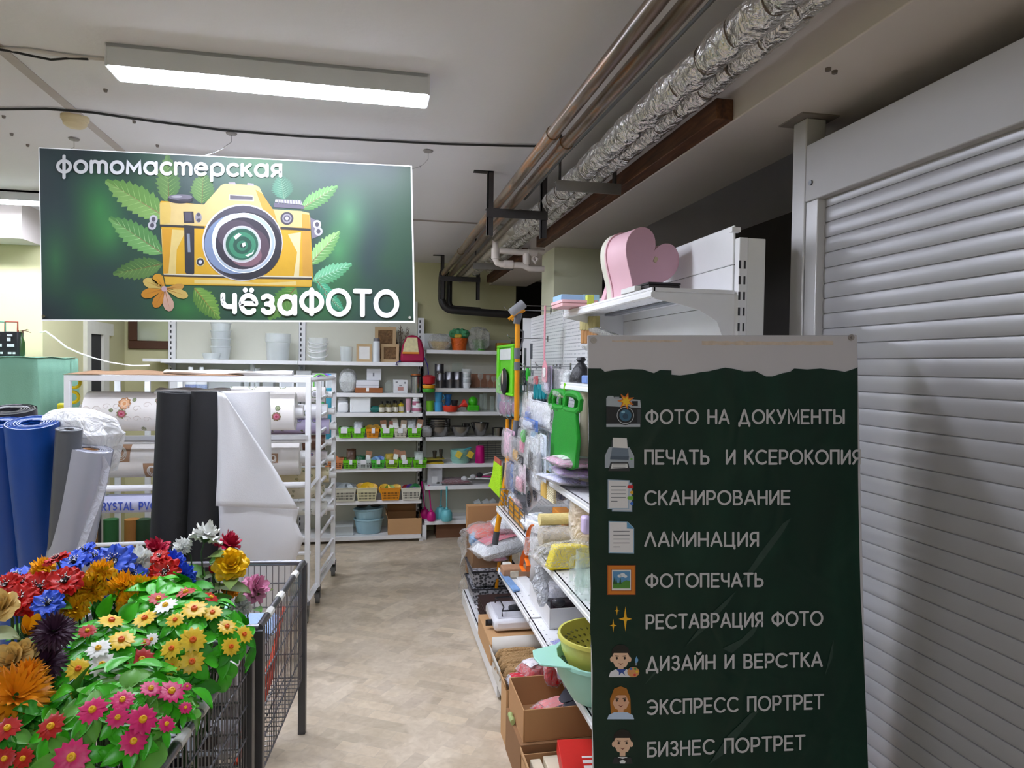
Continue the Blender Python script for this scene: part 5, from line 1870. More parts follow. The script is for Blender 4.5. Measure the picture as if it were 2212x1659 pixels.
bouquet('blue carnations between the red anemone and the green leaves', 385, 1330, 2.32, [(372, 1212, 27, BL, 'carnation', .2, -.6, .03), (396, 1240, 26, BL, 'carnation', .4, -.8, 0), (404, 1262, 20, BL, 'carnation', .5, -.8, 0)], [LEAFD, LEAFB], 1, 24)
bouquet('bunch of scarlet anemones with black and white centres at the left', 70, 1370, 2.08,
        [RC(12, 1264, 30, -.2, -.8), RC(48, 1260, 30, .1, -.4, .05), RC(85, 1270, 38, .1, -.9), RC(140, 1256, 38, .1, -.8), RC(122, 1208, 26, -.3, -.1, .08), RC(44, 1292, 36, 0, -.9, -.04), RC(75, 1310, 30, .2, -.9, -.03), RC(25, 1300, 26, -.2, -.8, -.05)], [LEAFD, LEAFB], 1, 25)
bouquet('single scarlet anemone facing forward beside the white carnation', 350, 1330, 2.26, [RC(356, 1235, 33, .1, -1.6), RC(345, 1202, 20, -.2, -.6, .03)], [LEAFD, LEAFB], 2, 26)
bouquet('bunch of golden yellow carnations in the middle of the cart', 215, 1360, 2.12,
        [YCN(90, 1230, 26, -.3, -.3, .1), YCN(218, 1236, 29, .1, -.1), YCN(154, 1277, 36, -.1, -.7), YCN(196, 1272, 34, .1, -.7), YCN(264, 1268, 34, -.1, -.5, .06), YCN(300, 1270, 30, .2, -.6, .06), YCN(285, 1300, 30, .1, -.7), YCN(160, 1315, 30, 0, -.9, -.04), YCN(335, 1258, 14, 0, -.5, .08)], [LEAFD, LEAFB], 1, 27)
bouquet('white carnation among the blue and red flowers', 305, 1330, 2.30, [(298, 1214, 37, WP, 'carnation', .1, -.6, 0), (322, 1250, 24, WP, 'carnation', .4, -.6, 0)], [LEAFD, LEAFB], 1, 28)
bouquet('tall mixed bunch of white, crimson and yellow peonies with olive leaves', 450, 1370, 2.50,
        [(444, 1162, 35, WP, 'peony', .2, .4, 0), (393, 1183, 22, WP, 'carnation', -.5, -.7, 0), (340, 1188, 28, CR, 'peony', -.5, -.3, 0), (492, 1180, 32, CR, 'peony', .4, .2, .06), (499, 1220, 38, M('#efc116', .45, var=.06, name='bright_yellow_petal'), 'peony', .3, -1.6, -.03), (460, 1238, 16, CR, 'bud', 0, -.3, 0), (500, 1275, 20, ORG, 'peony', .2, -.5, .03)],
        [LEAFC, LEAFB], 7, 29, .095)
bouquet('pale pink peony hanging over the far cart', 545, 1360, 2.56, [(549, 1272, 33, PINKP, 'peony', .95, -.5, 0), (520, 1312, 24, WP, 'carnation', .3, -.4, 0)], [LEAFC, LEAFB], 3, 30, .07)
bouquet('cream roses at the left edge of the front cart', 30, 1540, 1.66, [(6, 1312, 34, CRM, 'rose', -.1, -.9, 0), (26, 1428, 38, CRM, 'rose', -.1, -1.0, 0), (52, 1412, 26, CRM, 'rose', .3, -.4, .02)], [LEAFC, M('#9aa478', .6, var=.15, name='grey_green_leaf')], 4, 31, .085)
bouquet('yellow rosebud between the cream rose and the plum flower', 64, 1500, 1.72, [(58, 1368, 34, GP, 'bud', .5, -.4, 0)], [LEAFC, LEAFB], 3, 32)
bouquet('dark plum chrysanthemums beside the yellow rosebud', 112, 1520, 1.70, [(116, 1362, 44, PLUM, 'mum', .3, -.7, 0), (96, 1430, 44, PLUM, 'mum', .2, -.9, 0)], [LEAFD, LEAFB], 3, 33)
bouquet('large shaggy orange flower with drooping petals at the left edge', 20, 1620, 1.60, [(36, 1500, 76, ORG, 'mum', .5, -.7, 0), (62, 1452, 34, ORG, 'mum', .4, -.9, .03)], [LEAFD, LEAFC], 3, 34, .08)

# ================================================================== SHELVING ON THE RIGHT OF THE AISLE
SHELF = M('#f0f0f1', .3, var=.02, name='white_shelf_enamel')


def peg_mat(nt, p, tc):
    """white perforated panel: rows of small dark holes and a groove every few rows"""
    sx = nt.nodes.new('ShaderNodeSeparateXYZ')
    nt.links.new(tc.outputs['Object'], sx.inputs[0])

    def mod(sock, per):
        a = nt.nodes.new('ShaderNodeMath')
        a.operation = 'PINGPONG'
        a.inputs[1].default_value = per / 2
        nt.links.new(sock, a.inputs[0])
        return a.outputs[0]

    def lt(sock, v):
        a = nt.nodes.new('ShaderNodeMath')
        a.operation = 'LESS_THAN'
        a.inputs[1].default_value = v
        nt.links.new(sock, a.inputs[0])
        return a.outputs[0]

    def mul(a, b):
        c = nt.nodes.new('ShaderNodeMath')
        c.operation = 'MULTIPLY'
        nt.links.new(a, c.inputs[0])
        nt.links.new(b, c.inputs[1])
        return c.outputs[0]
    hole = mul(lt(mod(sx.outputs[1], .025), .0035), lt(mod(sx.outputs[2], .042), .0045))
    line = lt(mod(sx.outputs[2], .042), .0)
    gr = nt.nodes.new('ShaderNodeMath')
    gr.operation = 'GREATER_THAN'
    gr.inputs[1].default_value = .0192
    nt.links.new(mod(sx.outputs[2], .042), gr.inputs[0])
    mx = nt.nodes.new('ShaderNodeMath')
    mx.operation = 'MAXIMUM'
    nt.links.new(hole, mx.inputs[0])
    nt.links.new(gr.outputs[0], mx.inputs[1])
    r = ramp(nt, [(0, '#f4f4f6'), (1, '#a0a2aa')])
    nt.links.new(mx.outputs[0], r.inputs[0])
    nt.links.new(r.outputs[0], p.inputs['Base Color'])
    p.inputs['Roughness'].default_value = .35


def shelf_mat(nt, p, tc):
    sx = nt.nodes.new('ShaderNodeSeparateXYZ')
    nt.links.new(tc.outputs['Object'], sx.inputs[0])
    L = []
    for k, (ax, per, th) in enumerate(((0, .05, .0035), (1, .05, .0035))):
        a = nt.nodes.new('ShaderNodeMath')
        a.operation = 'PINGPONG'
        a.inputs[1].default_value = per / 2
        nt.links.new(sx.outputs[ax], a.inputs[0])
        b = nt.nodes.new('ShaderNodeMath')
        b.operation = 'LESS_THAN'
        b.inputs[1].default_value = th
        nt.links.new(a.outputs[0], b.inputs[0])
        L.append(b.outputs[0])
    c = nt.nodes.new('ShaderNodeMath')
    c.operation = 'MULTIPLY'
    nt.links.new(L[0], c.inputs[0])
    nt.links.new(L[1], c.inputs[1])
    r = ramp(nt, [(0, '#f0f0f1'), (1, '#8a8a8e')])
    nt.links.new(c.outputs[0], r.inputs[0])
    nt.links.new(r.outputs[0], p.inputs['Base Color'])
    p.inputs['Roughness'].default_value = .3


PEG = NODES('perforated_panel', peg_mat)
SHT = NODES('perforated_shelf', shelf_mat)
SLOT = M('#3c3c40', .6)
XB = 1.145
gon = thing('shelf_unit', 'white metal shop shelving with perforated back along the right of the aisle', 'shelving', (.95, 3.4, 0))
for y, zt_ in ((2.06, 2.07), (3.1, 2.05), (4.12, 2.0), (5.02, 2.0)):
    u_ = MB().box(XB, XB + .03, y - .015, y + .015, 0, zt_).build('upright', SHELF, gon, bev=.002)
    b = MB()
    for k in range(38):
        z = .12 + k * .05
        if z < zt_ - .04:
            b.box(XB - .001, XB + .006, y - .0165, y - .0148, z, z + .026).box(XB + .016, XB + .022, y - .0165, y - .0148, z, z + .026)
    b.build('slot_pattern', SLOT, u_, smooth=0)
MB().box(XB + .032, XB + .095, 2.05, 2.11, 0, 2.07).build('end_column', WHITE, gon, bev=.003)
for k in range(15):
    z0 = .2 + k * .1277
    MB().box(XB - .004, XB + .004, 2.078, 3.085, z0, z0 + .1262).build('back_panel', SHELF, gon, bev=.003)
for y0, y1 in ((3.115, 4.105), (4.135, 5.005)):
    MB().box(XB - .003, XB + .004, y0, y1, .12, 1.99).build('perforated_panel', PEG, gon)
    MB().box(XB - .006, XB + .008, y0, y1, 1.985, 2.0).build('panel_cap', SHELF, gon)
MB().box(XB - .06, XB + .03, 5.025, 5.04, .1, 2.0).build('end_panel', SHELF, gon)
MB().box(XB - .03, XB, 2.04, 2.06, 2.085, 2.10).build('bracket_hook', SHELF, gon)


def shelf(xf, y0, y1, z, nm='shelf', brk=True, lip=.032):
    o = MB().box(xf + .004, XB - .006, y0, y1, z - .012, z).build(nm, SHT, gon)
    b = MB()
    pr = [(xf, z - lip), (xf - .004, z - lip + .004), (xf - .004, z - .016), (xf, z - .013), (xf, z - .009), (xf - .002, z - .007), (xf - .002, z), (xf + .010, z), (xf + .010, z - lip)]
    b.prism([V((x, y0, zz)) for x, zz in pr], (0, y1 - y0, 0))
    b.build('front_lip', SHELF, o, smooth=20)
    if brk:
        for y in (y0 + .012, y1 - .012):
            pts = [(XB, z - .012), (xf + .01, z - .012), (xf + .012, z - .035), (xf + .10, z - .05), (XB - .12, z - .068), (XB - .06, z - .10), (XB - .035, z - .16), (XB, z - .18)]
            MB().prism([V((x, y - .0015, zz)) for x, zz in pts], (0, .003, 0)).build('bracket', SHELF, o)
    return o


shelf(.858, 2.06, 3.09, 1.902)
b = MB().box(1.03, 1.07, 2.2, 3.02, 1.880, 1.888)
b.build('slotted_strip', M('#8a8d94', .4, .6), gon)
shelf(.85, 2.06, 3.09, 1.577)
shelf(.80, 2.06, 3.09, 1.13)
shelf(.72, 2.06, 3.09, .822)
shelf(.72, 3.11, 4.0, .822)
shelf(.72, 2.06, 3.09, .482)
shelf(.72, 3.11, 3.92, .482)
shelf(.615, 3.32, 4.68, .115, 'base_shelf', False, .10)
for y in (3.34, 4.6):
    MB().cyl((.68, y, 0), (.68, y, .03), .02, n=10).build('levelling_foot', BLACK, gon)

# ------------------------------------------------------------------ generic goods
def pillow(b, c, sx, sy, sz, n=14, crinkle=.06, seed=0):
    """soft bag: rounded slab with pinched, wrinkled edge (centre base c)"""
    rr = random.Random(seed)
    ph = [rr.uniform(0, 6) for _ in range(6)]

    def side(s):
        def f(u, v):
            a, q = (u - .5) * 2, (v - .5) * 2
            k = max(0.0, (1 - abs(a) ** 3.2)) ** .5 * max(0.0, (1 - abs(q) ** 3.2)) ** .5
            w = crinkle * (math.sin(a * 9 + ph[0]) * math.sin(q * 7 + ph[1]) + .7 * math.sin(a * 4 - q * 11 + ph[2]))
            return V((c[0] + a * sx / 2 * (1 + .5 * w), c[1] + q * sy / 2 * (1 + .5 * w), c[2] + sz / 2 + s * sz / 2 * (k + w * (.4 + k) * .6)))
        return f
    b.grid(side(1), n, n)
    b.grid(side(-1), n, n)
    return b


def packet(label, c, size, col, rot=(0, 0, 0), film=True, band=None, name='packet', cat='packet', group=None, seed=0):
    """plastic-wrapped goods lying on a shelf; c = centre of the base"""
    c = V(c)
    T = MX.Translation(c) @ MX.Rotation(rot[2], 4, 'Z') @ MX.Rotation(rot[1], 4, 'Y') @ MX.Rotation(rot[0], 4, 'X')
    t = thing(name, label, cat, c, group)
    pillow(MB(T), (0, 0, .004), size[0] * .93, size[1] * .93, size[2] * .86, seed=seed).build('contents', M(col, .6, var=.12, scale=25, bump=.2), t, smooth=50)
    if film:
        pillow(MB(T), (0, 0, 0), size[0], size[1], size[2], seed=seed + 5, crinkle=.09).build('wrapper', CLEAR, t, smooth=40)
    if band:
        def f(u, v):
            a, q = (u - .5) * .7, (v - .5) * .6
            k = max(0.0, (1 - abs(a * 2) ** 3.2)) ** .5 * max(0.0, (1 - abs(q * 2) ** 3.2)) ** .5
            return V((a * size[0], q * size[1], size[2] * (.53 + .49 * k)))
        MB(T).grid(f, 6, 6).build('paper_label', M(band, .5, var=.35, scale=22), t)
    return t


def carton(label, x0, x1, y0, y1, z0, z1, open_=True, mat=None, flaps=(), th=.005, sticker=None, rz=0.0, name='carton', cat='box', group=None):
    c = V(((x0 + x1) / 2, (y0 + y1) / 2, z0))
    T = MX.Translation(c) @ MX.Rotation(rz, 4, 'Z')
    a, d, h = (x1 - x0) / 2, (y1 - y0) / 2, z1 - z0
    t = thing(name, label, cat, c, group)
    mat = mat or CARD
    b = MB(T)
    b.box(-a, a, -d, d, 0, th)
    b.box(-a, -a + th, -d, d, th, h).box(a - th, a, -d, d, th, h).box(-a + th, a - th, -d, -d + th, th, h).box(-a + th, a - th, d - th, d, th, h)
    if not open_:
        b.box(-a, a, -d, d, h, h + .003)
    b.build('box_body', mat, t, bev=.0015)
    for side, ang, ln in flaps:
        F_ = MB(T)
        ca, sa = math.cos(ang) * ln, math.sin(ang) * ln
        q = {'l': [(-a, -d, h), (-a, d, h), (-a - ca, d, h + sa), (-a - ca, -d, h + sa)], 'r': [(a, -d, h), (a, d, h), (a + ca, d, h + sa), (a + ca, -d, h + sa)],
             'f': [(-a, -d, h), (a, -d, h), (a, -d - ca, h + sa), (-a, -d - ca, h + sa)], 'b': [(-a, d, h), (a, d, h), (a, d + ca, h + sa), (-a, d + ca, h + sa)]}[side]
        F_.poly(q).build('flap', mat, t, solid=.004)
    if sticker:
        sx0, sx1, sz0, sz1, col = sticker
        s_ = MB(T).box(sx0, sx1, -d - .002, -d, sz0, sz1).build('sticker', M(col, .6), t)
        q = MB(T)
        rr = random.Random(3)
        x = sx0 + .012
        while x < sx1 - .012:
            w = rr.choice((.002, .003, .005))
            q.box(x, x + w, -d - .0028, -d - .002, sz0 + .01, sz0 + (sz1 - sz0) * .62)
            x += w + rr.choice((.002, .003, .005))
        q.build('bar_code', M('#4a3a30', .7), s_, smooth=0)
    return t


# ------------------------------------------------------------------ top shelf: heart box and small boxes
hc = atx(1425, 640, .98)
PKB = M('#dfb3bd', .5, var=.03, name='pink_cardboard')
PKB2 = M('#cfa3b2', .5, var=.03)
IVB = M('#d8d5c4', .55, var=.03)
p_l, p_b, p_r = aty(1297, 570, 2.62), aty(1375, 633, 2.40), aty(1450, 575, 2.40)


def heart(n=48):
    out = []
    for i in range(n):
        a = 2 * PI * i / n
        out.append((16 * math.sin(a) ** 3 / 16.0, (13 * math.cos(a) - 5 * math.cos(2 * a) - 2 * math.cos(3 * a) - math.cos(4 * a)) / 14.5))
    return out


t = thing('heart_box', 'pink heart-shaped gift box standing on its side on the top shelf', 'gift box', (.96, 2.50, 1.904))
e0 = aty(1360, 490, 2.40)
e1 = aty(1450, 600, 2.40)
HS = .118
hx0 = aty(1402, 552, 2.40)
T = MX(((1, 0, 0, hx0.x), (0, 1, 0, 2.40), (0, 0, 1, 1.904 + .131), (0, 0, 0, 1))) @ MX.Rotation(math.radians(8), 4, 'Z') @ MX.Rotation(math.radians(27), 4, 'Y')
H = [(x * HS * .98, y * HS * 1.08) for x, y in heart()]
MB(T).prism([(x, 0, z) for x, z in H], (0, .155, 0)).build('box_side', PKB, t, smooth=40)
MB(T).prism([(x * .995, -.002, z * .995) for x, z in H], (0, .004, 0)).build('box_bottom', PKB2, t, smooth=0)
MB(T).prism([(x * 1.045, .150, z * 1.045) for x, z in H], (0, .045, 0)).build('lid', IVB, t, smooth=40)
MB(T).prism([(x * 1.05, .148, z * 1.05) for x, z in H], (0, .010, 0)).build('lid_band', PKB, t, smooth=40)
MB(T).box(.012, .026, -.004, -.002, .01, .03).build('sticker', M('#b9a98a', .6), t)
x, w, z, h = bb(1397, 1469, 596, 608, 2.16)
t = thing('flat_box', 'flat black box on the near edge of the top shelf', 'box', (x, 2.2, 1.904))
MB().box(x - .055, x + .055, 2.15, 2.26, 1.904, 1.922).build('box_base', M('#2f2a2b', .5), t, bev=.002)
MB().box(x - .057, x + .057, 2.148, 2.262, 1.9225, 1.930).build('box_lid', M('#242022', .45), t, bev=.002)
tag(MB().box(x - .085, x - .062, 2.2, 2.33, 1.904, 1.922).build('white_box', WHITE, bev=.002), 'small white box beside the flat black box on the top shelf', 'box')
for c1, lb, px0, px1, py0, py1, yy, dd in (('#9cc3e8', 'light blue flat box lying at the far end of the top shelf', 1212, 1292, 637, 650, 2.92, .14),):
    x, w, z, h = bb(px0, px1, py0, py1, yy)
    t = thing('flat_box', lb, 'box', (x, yy, 1.92))
    MB().box(x - w / 2, x + w / 2, yy, yy + dd, 1.935, 1.962).build('box_base', M(c1, .5), t, bev=.002)
    MB().box(x + .02, x + w / 2 + .004, yy - .003, yy + dd, 1.934, 1.964).build('sleeve', M('#a9d6e4', .5), t)
x, w, z, h = bb(1212, 1264, 650, 664, 2.86)
t = thing('flat_box', 'pink flat box under the light blue box on the top shelf', 'box', (x, 2.9, 1.904))
MB().box(x - w / 2, x + w / 2 + .05, 2.84, 3.02, 1.904, 1.918).build('box_base', M('#e9b6b8', .5), t, bev=.002)
MB().box(x - w / 2 - .002, x + w / 2 + .052, 2.838, 3.022, 1.919, 1.932).build('box_lid', M('#efbcc0', .5), t, bev=.002)
c = aty(1288, 600, 2.75)
tag(MB().prism([(c.x + .02, 2.72, 1.904), (c.x + .10, 2.72, 1.904), (c.x + .05, 2.72, 2.0)], (0, .05, 0)).build('paper_bag', M('#e9b9c4', .6), bev=.002), 'small pink and white wedge box behind the heart box', 'box')
tag(MB().cb((c.x + .005, 2.85, 1.904), .03, .03, .05).build('green_box', M('#c9d65a', .5), bev=.002), 'tiny yellow-green box behind the heart box', 'box')

# ------------------------------------------------------------------ hooks and hanging goods on the perforated back
def hook(y, z, ln, dbl=False):
    b = MB()
    b.tube([(XB - .004, y, z), (XB - ln, y, z), (XB - ln - .015, y, z + .012), (XB - ln - .02, y, z + .022)], .0028, 6)
    b.box(XB - .008, XB - .004, y - .012, y + .012, z - .02, z + .02)
    return b


hk = 0
for px, py, ln in ((1147, 690, .28), (1205, 662, .26), (1192, 672, .3), (1198, 795, .22), (1205, 793, .22), (1212, 794, .22), (1160, 792, .24), (1140, 790, .26), (1185, 732, .26), (1235, 792, .2), (1165, 905, .22), (1125, 985, .2), (1190, 905, .22), (1142, 700, .3)):
    p = atx(px, py, XB)
    if p.y < 5.0:
        tag(hook(p.y, p.z, ln).build('display_hook', STEEL), 'chrome wire display hook on the perforated back', 'hook', 'chrome display hooks')


def hang(px0, px1, py0, py1, x):
    """y-range and z-range of something hanging in the plane x"""
    a, c = atx(px0, (py0 + py1) / 2, x), atx(px1, (py0 + py1) / 2, x)
    m = (px0 + px1) / 2
    return c.y, a.y, atx(m, py1, x).z, atx(m, py0, x).z


def hpack(label, px0, px1, py0, py1, x, card, inner=None, th=.025, name='hanging_pack', film=True, seed=0):
    y0, y1, z0, z1 = hang(px0, px1, py0, py1, x)
    ym = (y0 + y1) / 2
    t = thing(name, label, 'packet', (x, ym, z0))
    MB().box(x - .001, x + .001, y0, y1, z0, z1).build('card', M(card, .5, var=.1), t)
    for k, (a, b_, c, d, col) in enumerate(inner or ()):
        pillow(MB(MX.Translation((x - .004, y0 + (y1 - y0) * (a + b_) / 2, z0 + (z1 - z0) * c)) @ MX(((0, 0, -1, 0), (0, 1, 0, 0), (1, 0, 0, 0), (0, 0, 0, 1)))), ((z1 - z0) * (d - c) / 2, 0, 0), (z1 - z0) * (d - c), (y1 - y0) * (b_ - a), th, seed=seed + k).build('contents', M(col, .45, var=.1), t)
    if film:
        pillow(MB(MX.Translation((x, ym, z0)) @ MX(((0, 0, -1, 0), (0, 1, 0, 0), (1, 0, 0, 0), (0, 0, 0, 1)))), ((z1 - z0) / 2, 0, -.004), (z1 - z0), (y1 - y0), th + .02, seed=seed + 9, crinkle=.1).build('blister', CLEAR, t, smooth=40)
    return t


# yellow telescopic mop leaning on the shelf end
MOPY = M('#e89a12', .35, var=.05, name='amber_pole')
GRY = M('#6f7178', .45)
YM = 4.06
t = thing('telescopic_mop', 'tall amber squeeze mop standing at the far end of the shelving', 'mop', aty(1068, 1180, YM))
a, bq, c, d = aty(1118, 690, YM), aty(1116, 908, YM), aty(1101, 985, YM), aty(1070, 1172, YM)
q = aty(1069, 1176, YM)
MB().cyl(a, bq, .0155, n=14).build('pole', MOPY, t)
MB().cyl(c, aty(1073, 1148, YM), .016, n=14).build('pole', MOPY, t)
MB().tube([bq, aty(1113, 935, YM), c], [.018, .021, .018], 14).build('joint', GRY, t)
MB().cyl(aty(1073, 1148, YM), q, .019, n=14).build('foot_sleeve', M('#4d4f55', .5), t)
for y0, y1 in ((752, 775), (782, 800)):
    MB().cyl(aty(1117, y0, YM), aty(1117, y1, YM), .0185, n=14).build('clamp_sleeve', GRY, t)
MB().tube([aty(1122, 712, YM), aty(1130, 716, YM), aty(1129, 735, YM), aty(1123, 755, YM)], .006, 8).build('release_lever', GRY, t)
MB().cyl(aty(1116, 700, YM), aty(1120, 676, YM), .020, .024, n=14).build('head_socket', GRY, t)
h0, h1 = aty(1108, 677, YM), aty(1128, 661, YM)
dv = (h1 - h0).normalized()
MB().cyl(h0 - dv * .02 + V((0, -.02, .01)), h1 + dv * .005 + V((0, -.02, .01)), .028, n=18).build('sponge_head', M('#9b9ca0', .7), t)
for o in (-.03, .03):
    MB().cyl(h0 - dv * .02 + V((o * .5, o, -.025)), h1 + dv * .008 + V((o * .5, o, -.025)), .009, n=10).build('roller', MOPY, t)
for (x0, y0, x1, y1, yy, col, nm) in ((1096, 905, 1094, 1005, 4.5, '#e89a12', 'amber broom pole behind the tall mop, left one'), (1109, 905, 1108, 950, 4.45, '#e0960f', 'amber broom pole just left of the tall mop'), (1100, 1010, 1092, 1085, 4.35, '#e89a12', 'short amber pole end behind the tall mop'), (1090, 1000, 1083, 1110, 4.7, '#3a3a3e', 'black broom pole left of the tall mop')):
    p0, p1 = aty(x0, y0, yy), aty(x1, y1, yy)
    e = p0 + (p1 - p0) * ((p0.z - .13) / (p0.z - p1.z))
    tag(MB().cyl(p0, e, .011, n=10).build('broom_pole', M(col, .4)), nm, 'pole')

# lime floor-mop pad in its sleeve, black brush
t = hpack('lime green mop pad with a white label hanging highest at the far end', 1077, 1112, 745, 853, .84, '#5fc81e', film=False)
y0, y1, z0, z1 = hang(1077, 1112, 745, 853, .84)
b = MB()
LIME = M('#6fd61c', .45, var=.06, name='lime_plush')
for (a0, a1, c0, c1) in ((0, 1, 0, .05), (0, 1, .95, 1), (0, .12, .05, .95), (.88, 1, .05, .95)):
    MB().box(.825, .84, y0 + (y1 - y0) * a0, y0 + (y1 - y0) * a1, z0 + (z1 - z0) * c0, z0 + (z1 - z0) * c1).build('border', LIME, t, bev=.004)
MB().box(.831, .838, y0 + (y1 - y0) * .16, y0 + (y1 - y0) * .84, z0 + (z1 - z0) * .70, z0 + (z1 - z0) * .92).build('label_window', M('#d6dad6', .6, var=.1, scale=60), t)
y0, y1, z0, z1 = hang(1085, 1098, 795, 853, .83)
t = thing('shoe_brush', 'long black oval brush hanging in front of the lime pad', 'brush', (.83, (y0 + y1) / 2, z0))
MB().ball((.822, (y0 + y1) / 2, (z0 + z1) / 2), .014, (y1 - y0) / 2, (z1 - z0) / 2).build('brush_body', M('#17181f', .5), t)
MB().ball((.808, (y0 + y1) / 2 - .012, z1 - .06), .004, .02, .045).build('label_tag', M('#dcc7b0', .5), t)
y0, y1, z0, z1 = hang(1058, 1084, 995, 1064, .78)
t = thing('mop_pad', 'neon yellow-green fluffy mop pad hanging low at the far end', 'mop pad', (.78, (y0 + y1) / 2, z0))
MB().prism([(.77, y1, z0), (.77, y0, z0), (.77, y0 + (y1 - y0) * .0, z1), (.77, y0 + (y1 - y0) * .55, z1), (.77, y0 + (y1 - y0) * .66, z0 + (z1 - z0) * .55)], (.014, 0, 0)).build('pad', M('#b6f01a', .9, var=.12, bump=.6, bscale=90, name='neon_plush'), t, bev=.004)
MB().box(.768, .776, y0, y0 + (y1 - y0) * .5, z1, z1 + .03).build('header_card', M('#b9604a', .6), t)
for i, (px0, px1, pr) in enumerate(((1080, 1100, '#a8488e'), (1093, 1110, '#9c3f80'), (1108, 1128, '#b24a72'))):
    hpack('blue-grey blister pack with a purple brush, %s of the three beside the tall mop' % ('left', 'middle', 'right')[i], px0, px1, 806, 897, .86 + .02 * i, '#7fb0c4', [(.2, .55, .35, .82, pr), (.15, .7, .02, .33, '#8c3f7c'), (.6, .92, .1, .5, '#2f5f80')], seed=40 + i)
for i, (px, py0, py1, c0) in enumerate(((1134, 752, 790, '#6a6c72'), (1147, 742, 775, '#55575d'))):
    p = atx(px, py0, .92)
    q = atx(px, py1, .92)
    t = thing('spatula', 'grey-handled spatula hanging on the far hook, %s' % ('thin one', 'loop-handled one')[i], 'utensil', q)
    MB().tube([p + V((0, -.01, 0)), q + V((0, -.006, 0))], .008, 8).build('handle', M(c0, .4), t)
    MB().tube([q, q - V((0, 0, .22))], .003, 6).build('shaft', STEEL, t)
    MB().box(q.x - .002, q.x + .002, q.y - .03, q.y + .03, q.z - .32, q.z - .22).build('blade', STEEL, t, bev=.001)
p, q = atx(1140, 795, .9), atx(1140, 822, .9)
t = thing('peeler', 'small tool with a bright green handle among the hooks', 'utensil', q)
MB().tube([p, (p + q) / 2 + V((0, -.004, 0)), q], [.008, .014, .009], 10).build('handle', M('#22b428', .4), t)
MB().tube([q, q - V((0, 0, .12))], .0035, 6).build('shaft', STEEL, t)

# pink fly swatter
p, q, r_, s_ = atx(1177.5, 660, .9), atx(1176, 778, .9), atx(1176, 800, .9), atx(1176, 826, .9)
t = thing('fly_swatter', 'pink plastic fly swatter with a long handle hanging in the middle', 'fly swatter', s_)
PKP = M('#e79aa8', .45, name='pink_plastic')
MB().box(.897, .903, p.y - .012, p.y + .012, q.z, p.z).build('handle', PKP, t, bev=.002)
MB().prism([(.9, q.y + .012, q.z), (.9, q.y - .012, q.z), (.9, q.y - .05, r_.z + .02), (.9, q.y - .052, s_.z + .01), (.9, q.y - .04, s_.z), (.9, q.y + .04, s_.z), (.9, q.y + .052, s_.z + .01), (.9, q.y + .05, r_.z + .02)], (.005, 0, 0)).build('paddle', PKP, t, bev=.002)
MB().box(.895, .899, q.y - .035, q.y + .015, s_.z + .03, r_.z + .015).build('price_tag', PAPER, t)
for i in range(9):
    z = s_.z + .008 + i * .009
    MB().box(.8985, .9, q.y - .042, q.y + .042, z, z + .0015).build('rib', M('#d98898', .5), t)
TEAL = M('#0f8f9a', .35, var=.05, name='teal_handle')
for i in range(4):
    px = 1157 + i * 6.5
    p, q = atx(px, 818, .93), atx(px, 832, .93)
    e = atx(px, 862, .93)
    t = thing('serving_fork', 'kitchen tool with a teal loop handle, %s of four under the fly swatter' % ('leftmost', 'second', 'third', 'rightmost')[i], 'utensil', e, 'teal handled kitchen tools')
    MB().tube([p, q], .003, 6).build('shaft', STEEL, t)
    zc = (q.z + e.z) / 2
    MB().tube([V((.93, q.y + .017 * math.cos(a), zc + (q.z - e.z) * .5 * math.sin(a))) for a in [2 * PI * k / 14 for k in range(14)]], .009, 8, closed=True).build('handle', TEAL, t)
    MB().ball((.93, e.y, e.z - .008), .012, .014, .014, 10, 6).build('handle_end', M('#17343c', .5), t)
for i in range(5):
    y0, y1, z0, z1 = hang(1189 + i * 6, 1194.5 + i * 6, 798 + i, 870, .95)
    t = thing('knife_pack', 'dark knife in a narrow sleeve, %s of five beside the fly swatter' % ('first', 'second', 'third', 'fourth', 'last')[i], 'knife', (.95, y0, z0), 'sleeved dark knives')
    MB().box(.945, .952, y0, y1 - .004, z0 + (z1 - z0) * .35, z1).build('blade', M('#9a9ca4', .25, .8), t)
    MB().box(.943, .955, y0, y1 - .004, z0, z0 + (z1 - z0) * .36).build('handle', M('#25262b', .4), t, bev=.002)
    MB().box(.941, .957, y0 - .003, y1, z0, z1 + .01).build('sleeve', CLEAR, t)

# green garden pads with loop handles
GRN = M('#0c8c1c', .45, var=.05, scale=30, bump=.12, bscale=200, name='green_foam')


def kneel(dx, x, label, s=1.0):
    y0, y1, z0, z1 = hang(1193 + dx, 1252 + dx, 848, 1019, x)
    W_, Hh = (y1 - y0), (z1 - z0)
    t = thing('green_bag', label, 'bag', (x, (y0 + y1) / 2, z0))
    Y = lambda u: y1 - u * W_
    Zz = lambda v: z0 + v * Hh
    body = [(.22, .78), (.20, .70), (.10, .45), (.06, .05), (.10, .0), (.55, .0), (.86, .10), (.92, .45), (.84, .70), (.84, .78)]
    MB().prism([(x, Y(u), Zz(v)) for u, v in body], (.018, 0, 0)).build('body', GRN, t, bev=.005)
    for c0, w in ((.22, .24), (.68, .28)):
        pts = [(c0 - w, .80), (c0 - w, .90), (c0 - w * .6, .985), (c0, .998), (c0 + w * .7, .985), (c0 + w, .93), (c0 + w * .9, .83), (c0 + w * .5, .785), (c0 - w * .6, .775)]
        MB().tube([V((x + .009, Y(u), Zz(v))) for u, v in pts], .011, 8, closed=True, flat=1.3).build('handle_loop', GRN, t)
    return t


